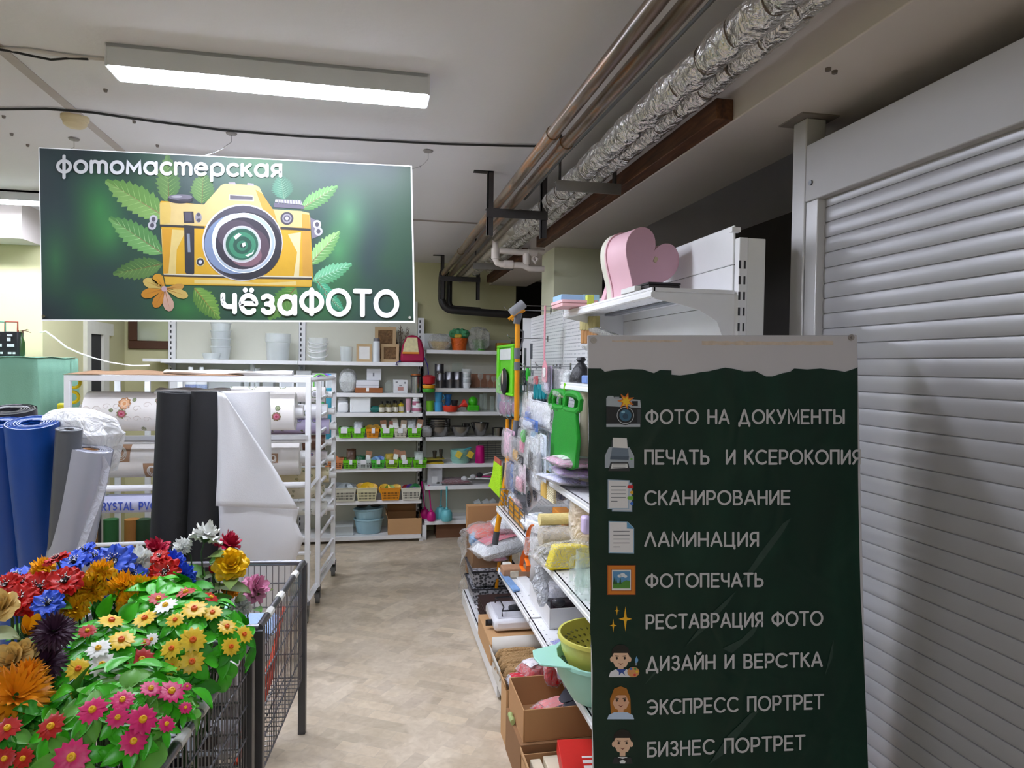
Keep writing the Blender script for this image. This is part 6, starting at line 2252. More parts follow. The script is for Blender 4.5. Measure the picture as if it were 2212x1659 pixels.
kneel(0, .80, 'bright green soft tote with two loop handles, front one of the hanging pair')
kneel(-8, .84, 'bright green soft tote hanging behind its twin')
t = hpack('lime and white packet tucked above the green totes', 1206, 1226, 843, 858, .83, '#c8e860', film=True, th=.02)
p, q = atx(1222, 828, .85), atx(1220, 845, .85)
tag(MB().tube([p, q], .008, 8).build('lime_clip', M('#86d61c', .4)), 'lime plastic clip above the green totes', 'clip')

# assorted blister packs filling the lower back
packs = [
    ('crinkled foil bag of white skewers in the middle of the hanging goods', 1146, 1202, 868, 925, .86, '#e6e8ee', [(.1, .9, .1, .95, '#eceef2')]),
    ('violet and blue scissors packet left of the foil bag', 1138, 1156, 880, 920, .84, '#c9b8e6', [(.3, .7, .2, .8, '#2f58b0')]),
    ('blue packet under the violet scissors', 1132, 1162, 905, 928, .80, '#5f83cc', [(.2, .8, .2, .8, '#cfd8ea')]),
    ('clear packet with a green and pink brush', 1130, 1142, 925, 985, .80, '#e8ecec', [(.2, .6, .5, .95, '#32c02a'), (.4, .9, .1, .6, '#e88aa8')]),
    ('clear packet with a black spatula', 1146, 1163, 945, 1014, .78, '#dfe6ec', [(.3, .7, 0, .55, '#2b2b30')]),
    ('clear packet with a silver knife and a red dot', 1166, 1180, 938, 1040, .78, '#dbe3ee', [(.3, .7, .05, .62, '#8e9097')]),
    ('pale blue packet behind the silver knife', 1150, 1192, 925, 1010, .9, '#cfe2f0', [(.2, .5, .3, .9, '#3fb040'), (.6, .9, .1, .9, '#a8d4ee')]),
    ('pale pink packet at the bottom of the hanging goods', 1120, 1136, 1000, 1062, .80, '#f2e2ea', [(.15, .85, .05, .5, '#efb2c4')]),
    ('clear packet of white clips low on the back', 1136, 1178, 1015, 1055, .86, '#e4e8ee', [(.1, .9, .1, .9, '#eef0f4')]),
    ('pink plastic bag behind the tall mop', 1093, 1112, 928, 992, .82, '#e6c0d6', [(.1, .9, .1, .9, '#e8b8d0')]),
    ('grey tool card with amber lettering', 1110, 1131, 945, 1000, .80, '#5a5c62', [(.3, .7, .1, .5, '#d8a020'), (.3, .7, .6, .9, '#6a6c72')]),
    ('blue and black straw bundle below the grey tool', 1100, 1118, 998, 1062, .80, '#56607c', [(.1, .4, .05, .95, '#3a66a8'), (.5, .9, .05, .95, '#54426a')]),
    ('teal packet beside the straw bundle', 1114, 1124, 1005, 1065, .82, '#7fb4b4', None),
    ('white towel pack hanging below the hooks', 1128, 1158, 845, 905, .93, '#eef0f2', [(.1, .9, .05, .95, '#f2f3f5')]),
    ('white perforated ladder card right of the green totes', 1240, 1252, 930, 985, .86, '#d8dade', [(.3, .8, .1, .9, '#9fa2aa')]),
    ('lilac packet behind the fly swatter', 1183, 1192, 790, 850, .93, '#d6cfe6', [(.1, .9, .1, .9, '#dcd6ea')]),
    ('red-tipped packet left of the teal tools', 1152, 1162, 812, 830, .93, '#cf5a66', None),
    ('dark teal scissors packet left of the green peeler', 1126, 1138, 800, 832, .92, '#5a7a80', [(.2, .8, .1, .9, '#2c3a40')]),
    ('grey zipper packet in the middle of the hooks', 1142, 1153, 800, 850, .96, '#b6bcc2', [(.3, .7, .05, .95, '#9ba0a8')]),
    ('pale utensil packet right of the knives', 1222, 1238, 800, 850, .9, '#dadee0', [(.2, .8, .1, .9, '#c6cacc')]),
]
for i, (lb, a0, a1, b0, b1, x, card, inner) in enumerate(packs):
    hpack(lb, a0, a1, b0, b1, x, card, inner, seed=60 + i)
# cream scrubbing brush
y0, y1, z0, z1 = hang(1176, 1204, 1020, 1080, .82)
t = thing('scrub_brush', 'cream bristle brush standing behind the white boxes', 'brush', (.82, (y0 + y1) / 2, z0))
MB().box(.80, .82, y0 + (y1 - y0) * .55, y1, z0, z1).build('brush_back', M('#d9b25a', .5), t, bev=.003)
b = MB()
for i in range(17):
    z = z0 + (z1 - z0) * (i + .5) / 17
    for k in (0, 1):
        b.cyl((.806 + k * .01, y0 + (y1 - y0) * .55, z), (.804 + k * .01, y0, z + .002), .0028, n=5)
b.build('bristles', M('#efe4c0', .7), t)
# flat wooden brushes and straw heads up by the panel edge
for i in range(5):
    y0, y1, z0, z1 = hang(1257 + i * 7, 1263 + i * 7, 700, 742, .98)
    t = thing('paint_brush', 'wooden brush hanging under the top shelf, %s in the row' % ('first', 'second', 'third', 'fourth', 'fifth')[i], 'brush', (.98, y0, z0), 'hanging wooden brushes')
    MB().box(.974, .984, y0, y1, z0, z1 - .02).build('handle', M('#c08a52', .5, var=.15), t, bev=.003)
    MB().box(.968, .99, y0 - .003, y1 + .003, z1 - .03, z1 + .035).build('bristle', M('#b9ad76', .8, var=.2, scale=60), t, bev=.004)
# near bay, shelf at eye level: black bag, blue block, white packs
x, w, z, h = bb(1240, 1262, 765, 820, 2.98)
t = thing('bin_bag', 'black plastic bag tied at the top on the eye-level shelf', 'bag', (x + .01, 2.98, 1.578))
MB().rings([[V((x + .01 + r * math.cos(a) * (1 + .12 * math.sin(3 * a)), 2.98 + r * math.sin(a), 1.579 + zz)) for a in [2 * PI * k / 16 for k in range(16)]] for r, zz in ((.046, 0), (.045, .03), (.034, .06), (.018, .083), (.012, .088), (.022, .10), (.016, .112))]).build('bag_body', M('#232326', .4, var=.15, bump=.4, bscale=40), t, smooth=30)
tag(MB().box(.875, .95, 2.78, 2.86, 1.578, 1.612).build('sponge_block', M('#6a86c0', .6), bev=.006), 'blue block beside the black bag on the eye-level shelf', 'block')
packet('white plastic pack with an open end above the black bag', (.975, 2.9, 1.70), (.16, .14, .03), '#e2e2de', (0, .3, 0), seed=4)
packet('white plastic pack lying high behind the panel edge', (1.02, 2.95, 1.775), (.17, .12, .03), '#dcdcd6', (0, .35, 0), seed=6)
y0, y1, z0, z1 = hang(1252, 1267, 845, 985, .87)
tag(MB().cyl((.89, 2.85, 1.14), (.885, 2.83, 1.545), .022, n=16).build('cream_roll', M('#dcd2b6', .7, var=.1)), 'upright cream rolled mat on the middle shelf', 'roll')
tag(MB().box(.93, .945, 2.64, 2.80, 1.14, 1.52).build('dark_board', M('#3a4442', .5)), 'dark board standing behind the cream roll', 'board')
# folded pink and lilac packs on the 1.13 shelf
for i, (lb, dx, y, z, c_, s_, rz) in enumerate((('lilac folded cloth in a plastic pack, lowest of the pile', .0, 2.92, 1.105, '#cfcfe8', (.2, .26, .035), .2), ('mauve folded cloth pack in the middle of the pile', .02, 2.84, 1.15, '#a58ac0', (.2, .22, .04), -.1), ('rose pink folded cloth pack on top of the pile', .0, 2.82, 1.195, '#c98fae', (.2, .22, .045), .1))):
    packet(lb, (.83 + dx, y, z + .03), s_, c_, (0, .12 - .05 * i, rz), band='#e4e8e0' if i == 2 else None, group='folded cloth packs', seed=70 + i)
packet('navy packet hanging below the pile of folded cloths', (.86, 3.13, 1.02), (.07, .1, .10), '#2f3f6e', (0, 0, .3), seed=77)

# ------------------------------------------------------------------ shelf at 0.82
t = thing('wire_basket', 'chrome wire basket front with an amber strip on the far part of the shelf', 'basket', (.74, 3.6, .823))
b = MB()
for z in (.835, .865, .895, .925):
    b.tube([(.735, 3.98, z), (.735, 3.30, z)], .003, 6)
for i in range(6):
    y = 3.30 + i * .136
    b.tube([(.735, y, .83), (.735, y, .93)], .003, 6)
b.tube([(.735, 3.98, .925), (1.05, 3.98, .925)], .003, 6)
b.build('wire_front', STEEL, t)
MB().prism([(.745, 3.75, .83), (.745, 3.36, .83), (.745, 3.36, .89), (.745, 3.75, .925)], (.008, 0, 0)).build('amber_strip', M('#eaa21c', .4), t, bev=.002)
packet('pink paper packet inside the wire basket', (.79, 3.82, .825), (.06, .2, .08), '#e0b6b4', seed=80)
packet('clear bag of small hooks heaped in the far end of the basket', (.84, 3.9, .83), (.14, .14, .10), '#c9cdd6', seed=81)
# drain covers on a card
ctr, ux = atx(1152, 1072, .86), None
t = thing('drain_card', 'grey card with two round chrome drain grates leaning in the basket', 'packet', (.86, ctr.y, .83))
T = MX.Translation(ctr) @ MX.Rotation(math.radians(-24), 4, 'X')
MB(T).box(-.002, .002, -.17, .17, -.055, .085).build('card', M('#d9d6d6', .5), t)
for yy in (.085, -.07):
    MB(T).cyl((-.003, yy, .005), (-.008, yy, .005), .045, n=24).build('grate', STEEL, t, bev=.002)
    b = MB(T)
    for r, n in ((.012, 6), (.025, 12)):
        for k in range(n):
            a = 2 * PI * k / n
            b.cyl((-.0085, yy + r * math.cos(a), .005 + r * math.sin(a)), (-.009, yy + r * math.cos(a), .005 + r * math.sin(a)), .0035, n=8)
    b.build('grate_holes', M('#3a3a3e', .5), t)
for nm, lb, c_, s_, col, rz in (('soap_box', 'white wrapped soap box in front on the shelf', (.80, 3.17, .86), (.085, .15, .055), '#eceef0', .5), ('soap_box', 'white box behind the wrapped soap', (.83, 3.32, .85), (.08, .16, .06), '#e6e8ea', .3)):
    t = thing(nm, lb, 'box', c_)
    T = MX.Translation(c_) @ MX.Rotation(rz, 4, 'Z')
    MB(T).box(-s_[0] / 2, s_[0] / 2, -s_[1] / 2, s_[1] / 2, 0, s_[2]).build('box_body', M(col, .35, var=.04), t, bev=.006)
    MB(T).box(-s_[0] * .35, s_[0] * .3, -s_[1] * .3, s_[1] * .3, s_[2], s_[2] + .001).build('printed_label', M('#8fa4ac', .5, var=.5, scale=40), t)
    pillow(MB(T), (0, 0, -.004), s_[0] * 1.2, s_[1] * 1.3, s_[2] * 1.15, seed=5).build('wrapper', CLEAR, t, smooth=35)
packet('blue and white packet under the soap boxes', (.80, 3.42, .83), (.1, .2, .05), '#aebbe0', seed=82)
packet('crumpled white bag beside the drain card', (.775, 3.30, .84), (.10, .2, .07), '#eef0f4', seed=83)
t = carton('orange and white picture box behind the soap boxes', .90, .97, 3.10, 3.40, .83, .93, False, M('#e8922a', .5, var=.2), name='printed_box')
t = carton('brown and orange picture box behind the soap boxes', .98, 1.03, 3.0, 3.25, .83, .95, False, M('#b4713a', .5, var=.4, scale=30), name='printed_box')
# yellow sponge roll in plastic
c = atx(1252, 1090, .93)
t = thing('foam_roll', 'tall yellow foam roll in clear plastic by the board edge', 'roll', (c.x, c.y, .89))
FY = M('#e6b93a', .7, var=.1, name='yellow_foam')
MB().cyl((.93, 2.80, .93), (.93, 2.80, 1.10), .10, n=28).build('foam', FY, t, bev=.01)
MB().lathe([(.112, -.01), (.115, .09), (.108, .185), (.05, .2)], (.93, 2.80, .925), 30).build('wrapper', FILM('#fdf6ea', .55, .12, .6, 18), t, smooth=40)
tag(MB().box(.80, .835, 2.55, 2.6, 1.0, 1.07).build('lilac_pack', M('#d9c6ea', .4), bev=.01), 'small lilac packet beside the foam roll', 'packet')


def clothroll(lb, y, z, r, x0, x1, col, wrap=True, flat=1.0):
    t = thing('cloth_roll', lb, 'roll', ((x0 + x1) / 2, y, z - r))
    R = [[V((x, y + r * 1.1 * math.cos(a), z + r * flat * math.sin(a) * (1 + .05 * math.sin(5 * a + x * 40)))) for a in [2 * PI * k / 20 for k in range(20)]] for x in [x0 + (x1 - x0) * i / 10 for i in range(11)]]
    MB().rings(R).build('rolled_cloth', M(col, .8, var=.08, bump=.3, bscale=60), t)
    if wrap:
        R = [[V((x, y + r * 1.2 * math.cos(a), z + r * 1.1 * flat * math.sin(a) * (1 + .07 * math.sin(7 * a + x * 60)))) for a in [2 * PI * k / 20 for k in range(20)]] for x in [x0 - .03 + (x1 - x0 + .03) * i / 12 for i in range(13)]]
        MB().rings(R).build('wrapper', CLEAR, t, smooth=40)
    return t


clothroll('cream and yellow terry roll on top of the wrapped rolls', 2.86, .995, .025, .70, 1.10, '#e6d391', False)
clothroll('beige roll in clear plastic under the terry roll', 2.84, .925, .042, .70, 1.12, '#cfc3b0')
clothroll('white roll with a blue stripe lying behind the yellow slab', 2.95, .86, .035, .69, 1.1, '#d9d6d6')
t = thing('sponge_slab', 'bright yellow foam slab in clear plastic on the shelf', 'sponge', (.86, 2.72, .824))
T = MX.Translation((.83, 2.70, .826)) @ MX.Rotation(.12, 4, 'Z')
MB(T).prism([(-.13, 0, 0), (.22, 0, 0), (.22, 0, .085), (-.10, 0, .095)], (0, .06, 0)).build('foam', M('#ecd60e', .7, var=.06, bump=.2, bscale=120), t, bev=.008)
pillow(MB(T), (.03, .03, -.002), .44, .10, .11, seed=8).build('wrapper', CLEAR, t, smooth=40)
rb = [atx(x, y, .70) for x, y in [(1150, 1134), (1143, 1145), (1139, 1165), (1136, 1185), (1128, 1205), (1126, 1222), (1132, 1234), (1140, 1234), (1142, 1222), (1137, 1206), (1138, 1190), (1143, 1170)]]
tag(MB().tube(rb, .010, 6, flat=.25).build('orange_ribbon', M('#ef7414', .45)), 'orange ribbon loop hanging over the shelf edge', 'ribbon')


def mug(lb, x, y, z, r, h, hand):
    t = thing('glass_mug', lb, 'mug', (x, y, z))
    MB().lathe([(r * .97, 0), (r * .97, .012), (r, .03), (r, h), (r * .92, h), (r * .90, .03), (r * .6, .016)], (x, y, z), 28).build('glass_body', GLASS, t)
    MB().tube([(x + hand * r * .95, y - .01, z + h * .86), (x + hand * r * 1.5, y - .02, z + h * .84), (x + hand * r * 1.6, y - .02, z + h * .5), (x + hand * r * 1.5, y - .02, z + h * .22), (x + hand * r * .95, y - .01, z + h * .18)], .008, 10).build('handle', GLASS, t)
    b = MB()
    for k in range(8):
        a = 2 * PI * k / 8
        b.ball((x + r * .98 * math.cos(a), y + r * .98 * math.sin(a), z + .05), .01, .01, .026, 8, 6)
    b.build('pressed_dimples', GLASS, t)
    return t


c = aty(1262, 1262, 2.38)
mug('clear glass beer mug in front on the shelf, next to the board', .758, 2.36, .824, .043, .125, -1)
mug('clear glass beer mug behind the front mug', .80, 2.50, .824, .043, .13, -1)
# small goods at the far end of the shelf level 0.48
for lb, px, py, yy, s_, c_ in (('small white adaptor on the lower shelf', 1085, 1214, 3.85, (.05, .07, .04), '#e8e4da'), ('clear box of brown sweets on the lower shelf', 1115, 1200, 3.75, (.16, .10, .05), '#b98a68'), ('small beige plug on the lower shelf edge', 1110, 1228, 3.72, (.05, .05, .04), '#d9ccb6')):
    c = aty(px, py, yy)
    tag(MB().cb((max(c.x, .76), yy, .484), *s_).build('small_box', M(c_, .4, var=.2, scale=50), bev=.006), lb, 'box')
t = thing('phone_pack', 'colourful blister card lying at the shelf edge', 'packet', (.74, 3.55, .49))
MB().prism([(.70, 3.78, .485), (.735, 3.80, .485), (.755, 3.48, .485), (.715, 3.46, .485)], (0, 0, .012)).build('card', M('#7fa6d8', .4, var=.6, scale=14), t, bev=.003)
for i in range(3):
    tag(MB().box(.78 + i * .075, .84 + i * .075, 3.4, 3.8, .484, .492).build('plastic_strip', M('#f4f4f4', .4), bev=.002), 'white plastic strip lying on the lower shelf, %s of three' % ('nearest the aisle', 'middle', 'innermost')[i], 'strip', 'white strips on the shelf')
# white display carton with dark tools
t = carton('open white display box with dark tools on the lower shelf', .775, 1.08, 2.95, 3.35, .484, .575, True, M('#e6e4e4', .5), name='display_box', flaps=(('b', 1.7, .14),))
tag(MB().ball((.83, 3.0, .585), .03, .025, .02, 12, 8).build('striped_knob', M('#4a4a50', .3, var=.6, scale=45)), 'striped black and white ball on the white display box', 'knob')
tag(MB().box(.82, 1.06, 3.05, 3.12, .50, .562).build('dark_tool', M('#2e2228', .4, var=.2), bev=.01), 'dark maroon tool pack in the white display box', 'packet')
packet('clear plastic bag of white tubes in the display box', (.93, 3.22, .52), (.28, .2, .09), '#d6d8e2', seed=90)
t = thing('clear_bag', 'clear plastic bag hanging over the edge of the upper shelf', 'bag', aty(1170, 1310, 2.95))
a_, b_ = aty(1168, 1222, 3.0), aty(1171, 1310, 2.92)
R = []
for k in range(12):
    f = k / 11
    c = a_.lerp(b_, f)
    w = .034 * (math.sin(PI * (.2 + .75 * f)) ** .7)
    R.append([V((c.x + w * math.cos(g) * (1 + .25 * math.sin(3 * g + k)), c.y + w * .6 * math.sin(g), c.z)) for g in [2 * PI * i / 14 for i in range(14)]])
MB().rings(R).build('bag_film', FILM('#f4f6fa', .45, .12, .8, 40), t, smooth=35)
clear_l = ('large violet picture packet leaning on the lower shelf', 'second violet packet under the first', 'violet packet hanging over the shelf edge beside the colander')
packet(clear_l[0], (.92, 2.68, .50), (.36, .26, .05), '#6a6ec4', (0, -.1, .25), band='#8fa0dc', seed=91, group='violet picture packets')
packet(clear_l[1], (.96, 2.50, .49), (.34, .22, .03), '#9098b4', (0, -.05, .1), band='#55586a', seed=92, group='violet picture packets')
packet(clear_l[2], (.745, 2.55, .42), (.07, .20, .12), '#8088cc', (0, .2, .1), band='#c6ccec', seed=93, group='violet picture packets')


def bowl_holes(r0, r1, h, c, col, lb, hand=True):
    t = thing('colander', lb, 'colander', c)
    mat = M(col, .35, var=.04)
    MB().lathe([(r0, 0), (r0 * 1.15, .012), (r1 * .93, h * .55), (r1, h), (r1 * 1.06, h), (r1 * 1.07, h - .012), (r1 * 1.02, h - .014), (r1 * .96, h * .55), (r0 * 1.18, .004)], c, 40).build('bowl', mat, t)
    b = MB()
    dk = M('#%02x%02x%02x' % tuple(int(int(col[i:i + 2], 16) * .5) for i in (1, 3, 5)), .6)
    for ring in range(5):
        f = .15 + ring * .15
        r = r0 * 1.15 + (r1 * .95 - r0 * 1.15) * f - .001
        for k in range(34):
            a = 2 * PI * (k + .5 * (ring % 2)) / 34
            p = V((c[0] + r * math.cos(a), c[1] + r * math.sin(a), c[2] + h * f * 1.02))
            b.cyl(p - V((math.cos(a), math.sin(a), 0)) * .006, p + V((math.cos(a), math.sin(a), 0)) * .006, .003, n=5)
    b.build('drain_holes', dk, t)
    if hand:
        for s_ in (-1, 1):
            MB().prism([(c[0] + s_ * r1 * .98 * math.cos(a), c[1] + r1 * .98 * math.sin(a), c[2] + h - .006) for a in (-.75, -.4, 0, .4, .75)] + [(c[0] + s_ * (r1 + .075), c[1] + .06, c[2] + h - .004), (c[0] + s_ * (r1 + .085), c[1], c[2] + h - .004), (c[0] + s_ * (r1 + .075), c[1] - .06, c[2] + h - .004)], (0, 0, .008)).build('handle', mat, t, bev=.003)
    return t


bowl_holes(.095, .165, .15, (.805, 2.32, .486), '#a9e0cf', 'mint green colander with wide handles on the lower shelf')
bowl_holes(.09, .145, .135, (.80, 2.32, .575), '#d9d36a', 'yellow colander nested in the mint colander', False)

# ------------------------------------------------------------------ base level
# upright brown cartons at the far end
carton('tall flat brown carton standing at the far end of the shelving', .652, .90, 4.76, 4.84, .20, .665, False, CARD, name='carton')
carton('brown carton holding plastic bags at the far end of the shelving', .64, .88, 4.42, 4.72, .30, .53, True, M('#8a6a4c', .8, var=.08))
packet('red and clear plastic bag of goods on the far carton', (.79, 4.50, .49), (.34, .26, .12), '#d8584a', (0, 0, .2), seed=100)
packet('blue item in plastic beside the red bag', (.66, 4.45, .46), (.12, .16, .12), '#7fb0dc', (0, .4, 0), seed=101)
packet('pink slipper pack under the white bag', (.72, 4.28, .43), (.2, .16, .07), '#ef9cc0', (0, .3, .2), seed=102)
packet('white carrier bag with red print beside the mop foot', (.79, 4.22, .47), (.34, .22, .12), '#eceef2', (0, -.15, .3), band='#d0808c', seed=103)
packet('crumpled white bag at the far end under the basket shelf', (.86, 4.30, .58), (.22, .2, .12), '#eef0f4', (0, 0, 0), seed=104)
for lb, z, col in (('grey woven plastic basket, upper of the two at the far end', .235, '#55565c'), ('grey woven plastic basket, lower of the two at the far end', .122, '#5d5e64')):
    t = thing('woven_basket', lb, 'basket', (.78, 4.5, z))
    b = MB().frustum((.78, 4.5, z), .30, .34, .098, .88)
    b.build('basket_body', NODES('woven_grey', lambda nt, p, tc, c0=col: (lambda v: (nt.links.new(tc.outputs['Object'], v.inputs['Vector']), v.inputs.__getitem__('Scale').__setattr__('default_value', 55), (lambda r: (nt.links.new(v.outputs['Distance'], r.inputs[0]), nt.links.new(r.outputs[0], p.inputs['Base Color'])))(ramp(nt, [(.25, '#2c2c30'), (.4, c0), (.6, '#b6b6bc')]))))(nt.nodes.new('ShaderNodeTexVoronoi'))), t)
    MB().tube([(.63, 4.33, z + .098), (.93, 4.33, z + .098), (.93, 4.67, z + .098), (.63, 4.67, z + .098)], .008, 8, closed=True).build('rim', M('#3c3c42', .5), t)
for i in range(5):
    z = .122 + i * .021
    t = thing('serving_tray', 'dark brown plastic tray, %s in the stack behind the stove' % ('lowest', 'second', 'middle', 'fourth', 'topmost')[i], 'tray', (.78, 4.08, z), 'stack of brown trays')
    MB().frustum((.78, 4.08, z), .27, .30, .018, .92).build('tray_body', M('#3a2824', .45), t, bev=.003)
    if i == 4:
        b = MB()
        for k in range(16):
            b.box(.655 + k * .016, .660 + k * .016, 3.925, 3.929, z + .002, z + .016)
        b.build('slotted_edge', M('#c9c6c4', .4), t, smooth=0)
        MB().box(.74, .90, 3.93, 3.95, z - .03, z - .012).build('paper_band', M('#8a9a6a', .5), t)
t = thing('film_wrap', 'crumpled clear film hanging down the far end of the shelving', 'plastic film', (.60, 4.78, .1))
fl = [aty(x, y, 4.70) for x, y in [(1003, 1150), (996, 1165), (1002, 1185), (997, 1215), (1003, 1240), (996, 1262), (1004, 1290), (1000, 1310)]]


def filmf(u, v):
    i = min(int(v * 6.999), 6)
    c = fl[i].lerp(fl[i + 1], v * 7 - i)
    return c + V((-.02 + .05 * u + .012 * math.sin(v * 21 + u * 4), .04 * math.sin(u * 3 + v * 9), 0))


MB().grid(filmf, 6, 30).build('film', CLEAR, t, smooth=40)
MB().ball(aty(1008, 1150, 4.68), .05, .03, .03, 12, 8).build('film_knot', CLEAR, t, smooth=20)
# gas stove on its carton
carton('brown carton with red print under the camping stove', .60, 1.04, 3.45, 3.88, .117, .225, False, CARD2, name='carton')
t = thing('camp_stove', 'white two-burner camping stove with a black pan grid', 'stove', (.86, 3.62, .23))
ST = MX.Translation((-.05, .10, 0))
STV = M('#ececf2', .2, var=.02, coat=.5, name='white_enamel')
MB(ST).box(.69, 1.08, 3.48, 3.78, .235, .300).build('stove_body', STV, t, bev=.02)
MB(ST).box(.715, 1.055, 3.50, 3.76, .3005, .303).build('top_tray', M('#dcdce4', .2, coat=.5), t, bev=.001)
b = MB(ST)
BK = M('#1c1c20', .4)
for y in (3.52, 3.74):
    b.tube([(.74, y, .305), (.74, y, .335), (1.04, y, .335)], .004, 6)
for x in (.74, .82, .90, .98):
    b.tube([(x, 3.52, .335), (x + .02, 3.58, .333), (x + .02, 3.68, .333), (x, 3.74, .335)], .004, 6)
b.build('pan_grid', BK, t)
for x in (.83, .97):
    MB(ST).lathe([(.035, 0), (.035, .012), (.02, .018), (0, .018)], (x, 3.63, .303), 18).build('burner', M('#2c2c30', .5), t)
MB(ST).cyl((.69, 3.55, .265), (.665, 3.55, .265), .017, n=14).box(.655, .666, 3.545, 3.555, .25, .28).build('knob', BK, t)
MB().box(.655, .665, 3.60, 3.63, .16, .21).build('print', M('#b04a48', .6), t) if False else None
# open carton with slippers
t = carton('open carton with tan fluffy slippers under the lower shelf', .585, 1.0, 3.03, 3.31, .14, .215, True, M('#d8d2c8', .7), flaps=(('l', 1.35, .07), ('b', 1.4, .10)))
TAN = M('#c09a6a', .95, var=.15, bump=.8, bscale=150, name='tan_fleece')
for i in range(4):
    y = 3.10 + i * .065
    t = thing('slipper', 'tan fluffy slipper in the open carton, %s' % ('nearest', 'second', 'third', 'farthest')[i], 'slipper', (.68, y, .15), 'tan slippers in a carton')
    z = .205 + .012 * (i % 2)
    MB().tube([(.60, y, z), (.62, y + .022, z + .02), (.71, y + .026, z + .025), (.79, y + .02, z + .02), (.80, y, z + .018), (.73, y - .012, z + .015), (.63, y - .012, z + .012)], .021, 10, closed=True).build('collar', TAN, t)
    MB().ball((.76, y, z - .012), .075, .035, .025, 14, 8).build('sole', TAN, t)
# near cartons
carton('brown carton with clear packets behind the near cartons', .575, .76, 2.90, 3.02, .0, .25, True, CARD2, flaps=(('l', 1.4, .03),))
packet('clear packet with a red lid in the rear carton', (.64, 2.95, .22), (.10, .11, .07), '#c6c0cc', band='#cc3040', seed=110)
packet('red and white packet on the rear carton', (.71, 2.97, .25), (.12, .12, .09), '#c8202c', (0, 0, .4), band='#e6e0e4', seed=111)
t = carton('brown carton with a barcode sticker holding red packets and black soles', .585, 1.06, 2.60, 2.89, .182, .31, True, CARD, sticker=(.03, .17, .03, .10, '#b9a48c'))
packet('red packet sticking up at the back of the barcode carton', (.77, 2.86, .27), (.09, .05, .14), '#d01820', (-.3, .2, 0), seed=112)
packet('red patterned packet lying in the barcode carton', (.745, 2.74, .205), (.16, .12, .06), '#cc2026', (0, 0, .4), band='#e09090', seed=113)
for i, (cx, cy, rz, tl) in enumerate(((.90, 2.80, .5, .3), (.90, 2.68, .2, .05))):
    T = MX.Translation((cx, cy, .255 + .03 * (1 - i))) @ MX.Rotation(rz, 4, 'Z') @ MX.Rotation(-tl, 4, 'Y')
    pts = [(.17 * math.cos(a) * (1.0 if math.cos(a) > 0 else .95), .062 * math.sin(a) * (1 + .15 * math.cos(a)), 0) for a in [2 * PI * k / 28 for k in range(28)]]
    t = thing('slipper_sole', 'black rubber shoe sole in the barcode carton, %s' % ('rear one', 'front one')[i], 'shoe sole', T.translation, 'black soles in the carton')
    MB(T).prism(pts, (0, 0, .022)).build('sole', M('#23242a', .35, var=.1), t, bev=.006)
    MB(T).prism([(x * .93, y * .9, .0225) for x, y, z in pts], (0, 0, .003)).build('insole', M('#3a3b44', .5), t)
tag(MB().prism([(.63, 2.68, .20), (.665, 2.65, .20), (.67, 2.70, .225), (.64, 2.725, .22)], (0, 0, .002)).build('price_slip', PAPER), 'crumpled white price slip in the barcode carton', 'paper')
t = carton('large brown carton in the front under the barcode carton', .572, 1.08, 2.585, 2.885, .0, .178, False, M('#8f6845', .8, var=.06, name='dark_cardboard'), flaps=())
tag(MB().rings([[V((.572 + .010 * math.cos(a), 2.80 - k * .012, .195 + .012 * math.sin(a) + .006 * math.sin(k * 2))) for a in [2 * PI * i / 10 for i in range(10)]] for k in range(6)]).build('green_cloth', M('#a8b87a', .7)), 'pale green cloth squeezed between the near cartons', 'cloth')
t = carton('open brown carton with white boxes at the bottom of the picture', .572, .95, 2.18, 2.57, .0, .155, True, CARD2, flaps=(('l', 1.45, .03),))
for i, (x0, x1) in enumerate(((.60, .64), (.65, .72))):
    tag(MB().box(x0, x1, 2.22, 2.54, .008, .150 + .008 * i).build('white_box', M('#e2d6bc', .5), bev=.003), ('narrow' if i == 0 else 'wider') + ' cream box in the bottom open carton', 'box')
T = MX.Translation((.735, 2.36, .168)) @ MX.Rotation(-.12, 4, 'Z') @ MX.Rotation(.22, 4, 'X')
t = thing('red_box', 'red box with white lettering lying on the bottom carton', 'box', (.735, 2.36, .165))
MB(T).box(-.06, .07, -.13, .13, 0, .055).build('box_body', M('#d02a22', .45), t, bev=.002)
b = MB(T)
for k, (x0, ws) in enumerate(((.018, (.018, .008, .02, .008, .016, .014, .008)), (-.032, (.012, .016, .008, .016)))):
    y = -.115
    for w in ws:
        b.box(x0, x0 + .04, y, y + w, .055, .0562)
        y += w + .011
b.build('white_lettering', M('#efe8e4', .5), t, smooth=0)

# ================================================================== SHELVING ON THE BACK WALL
YF, YBK = 6.47, 6.86


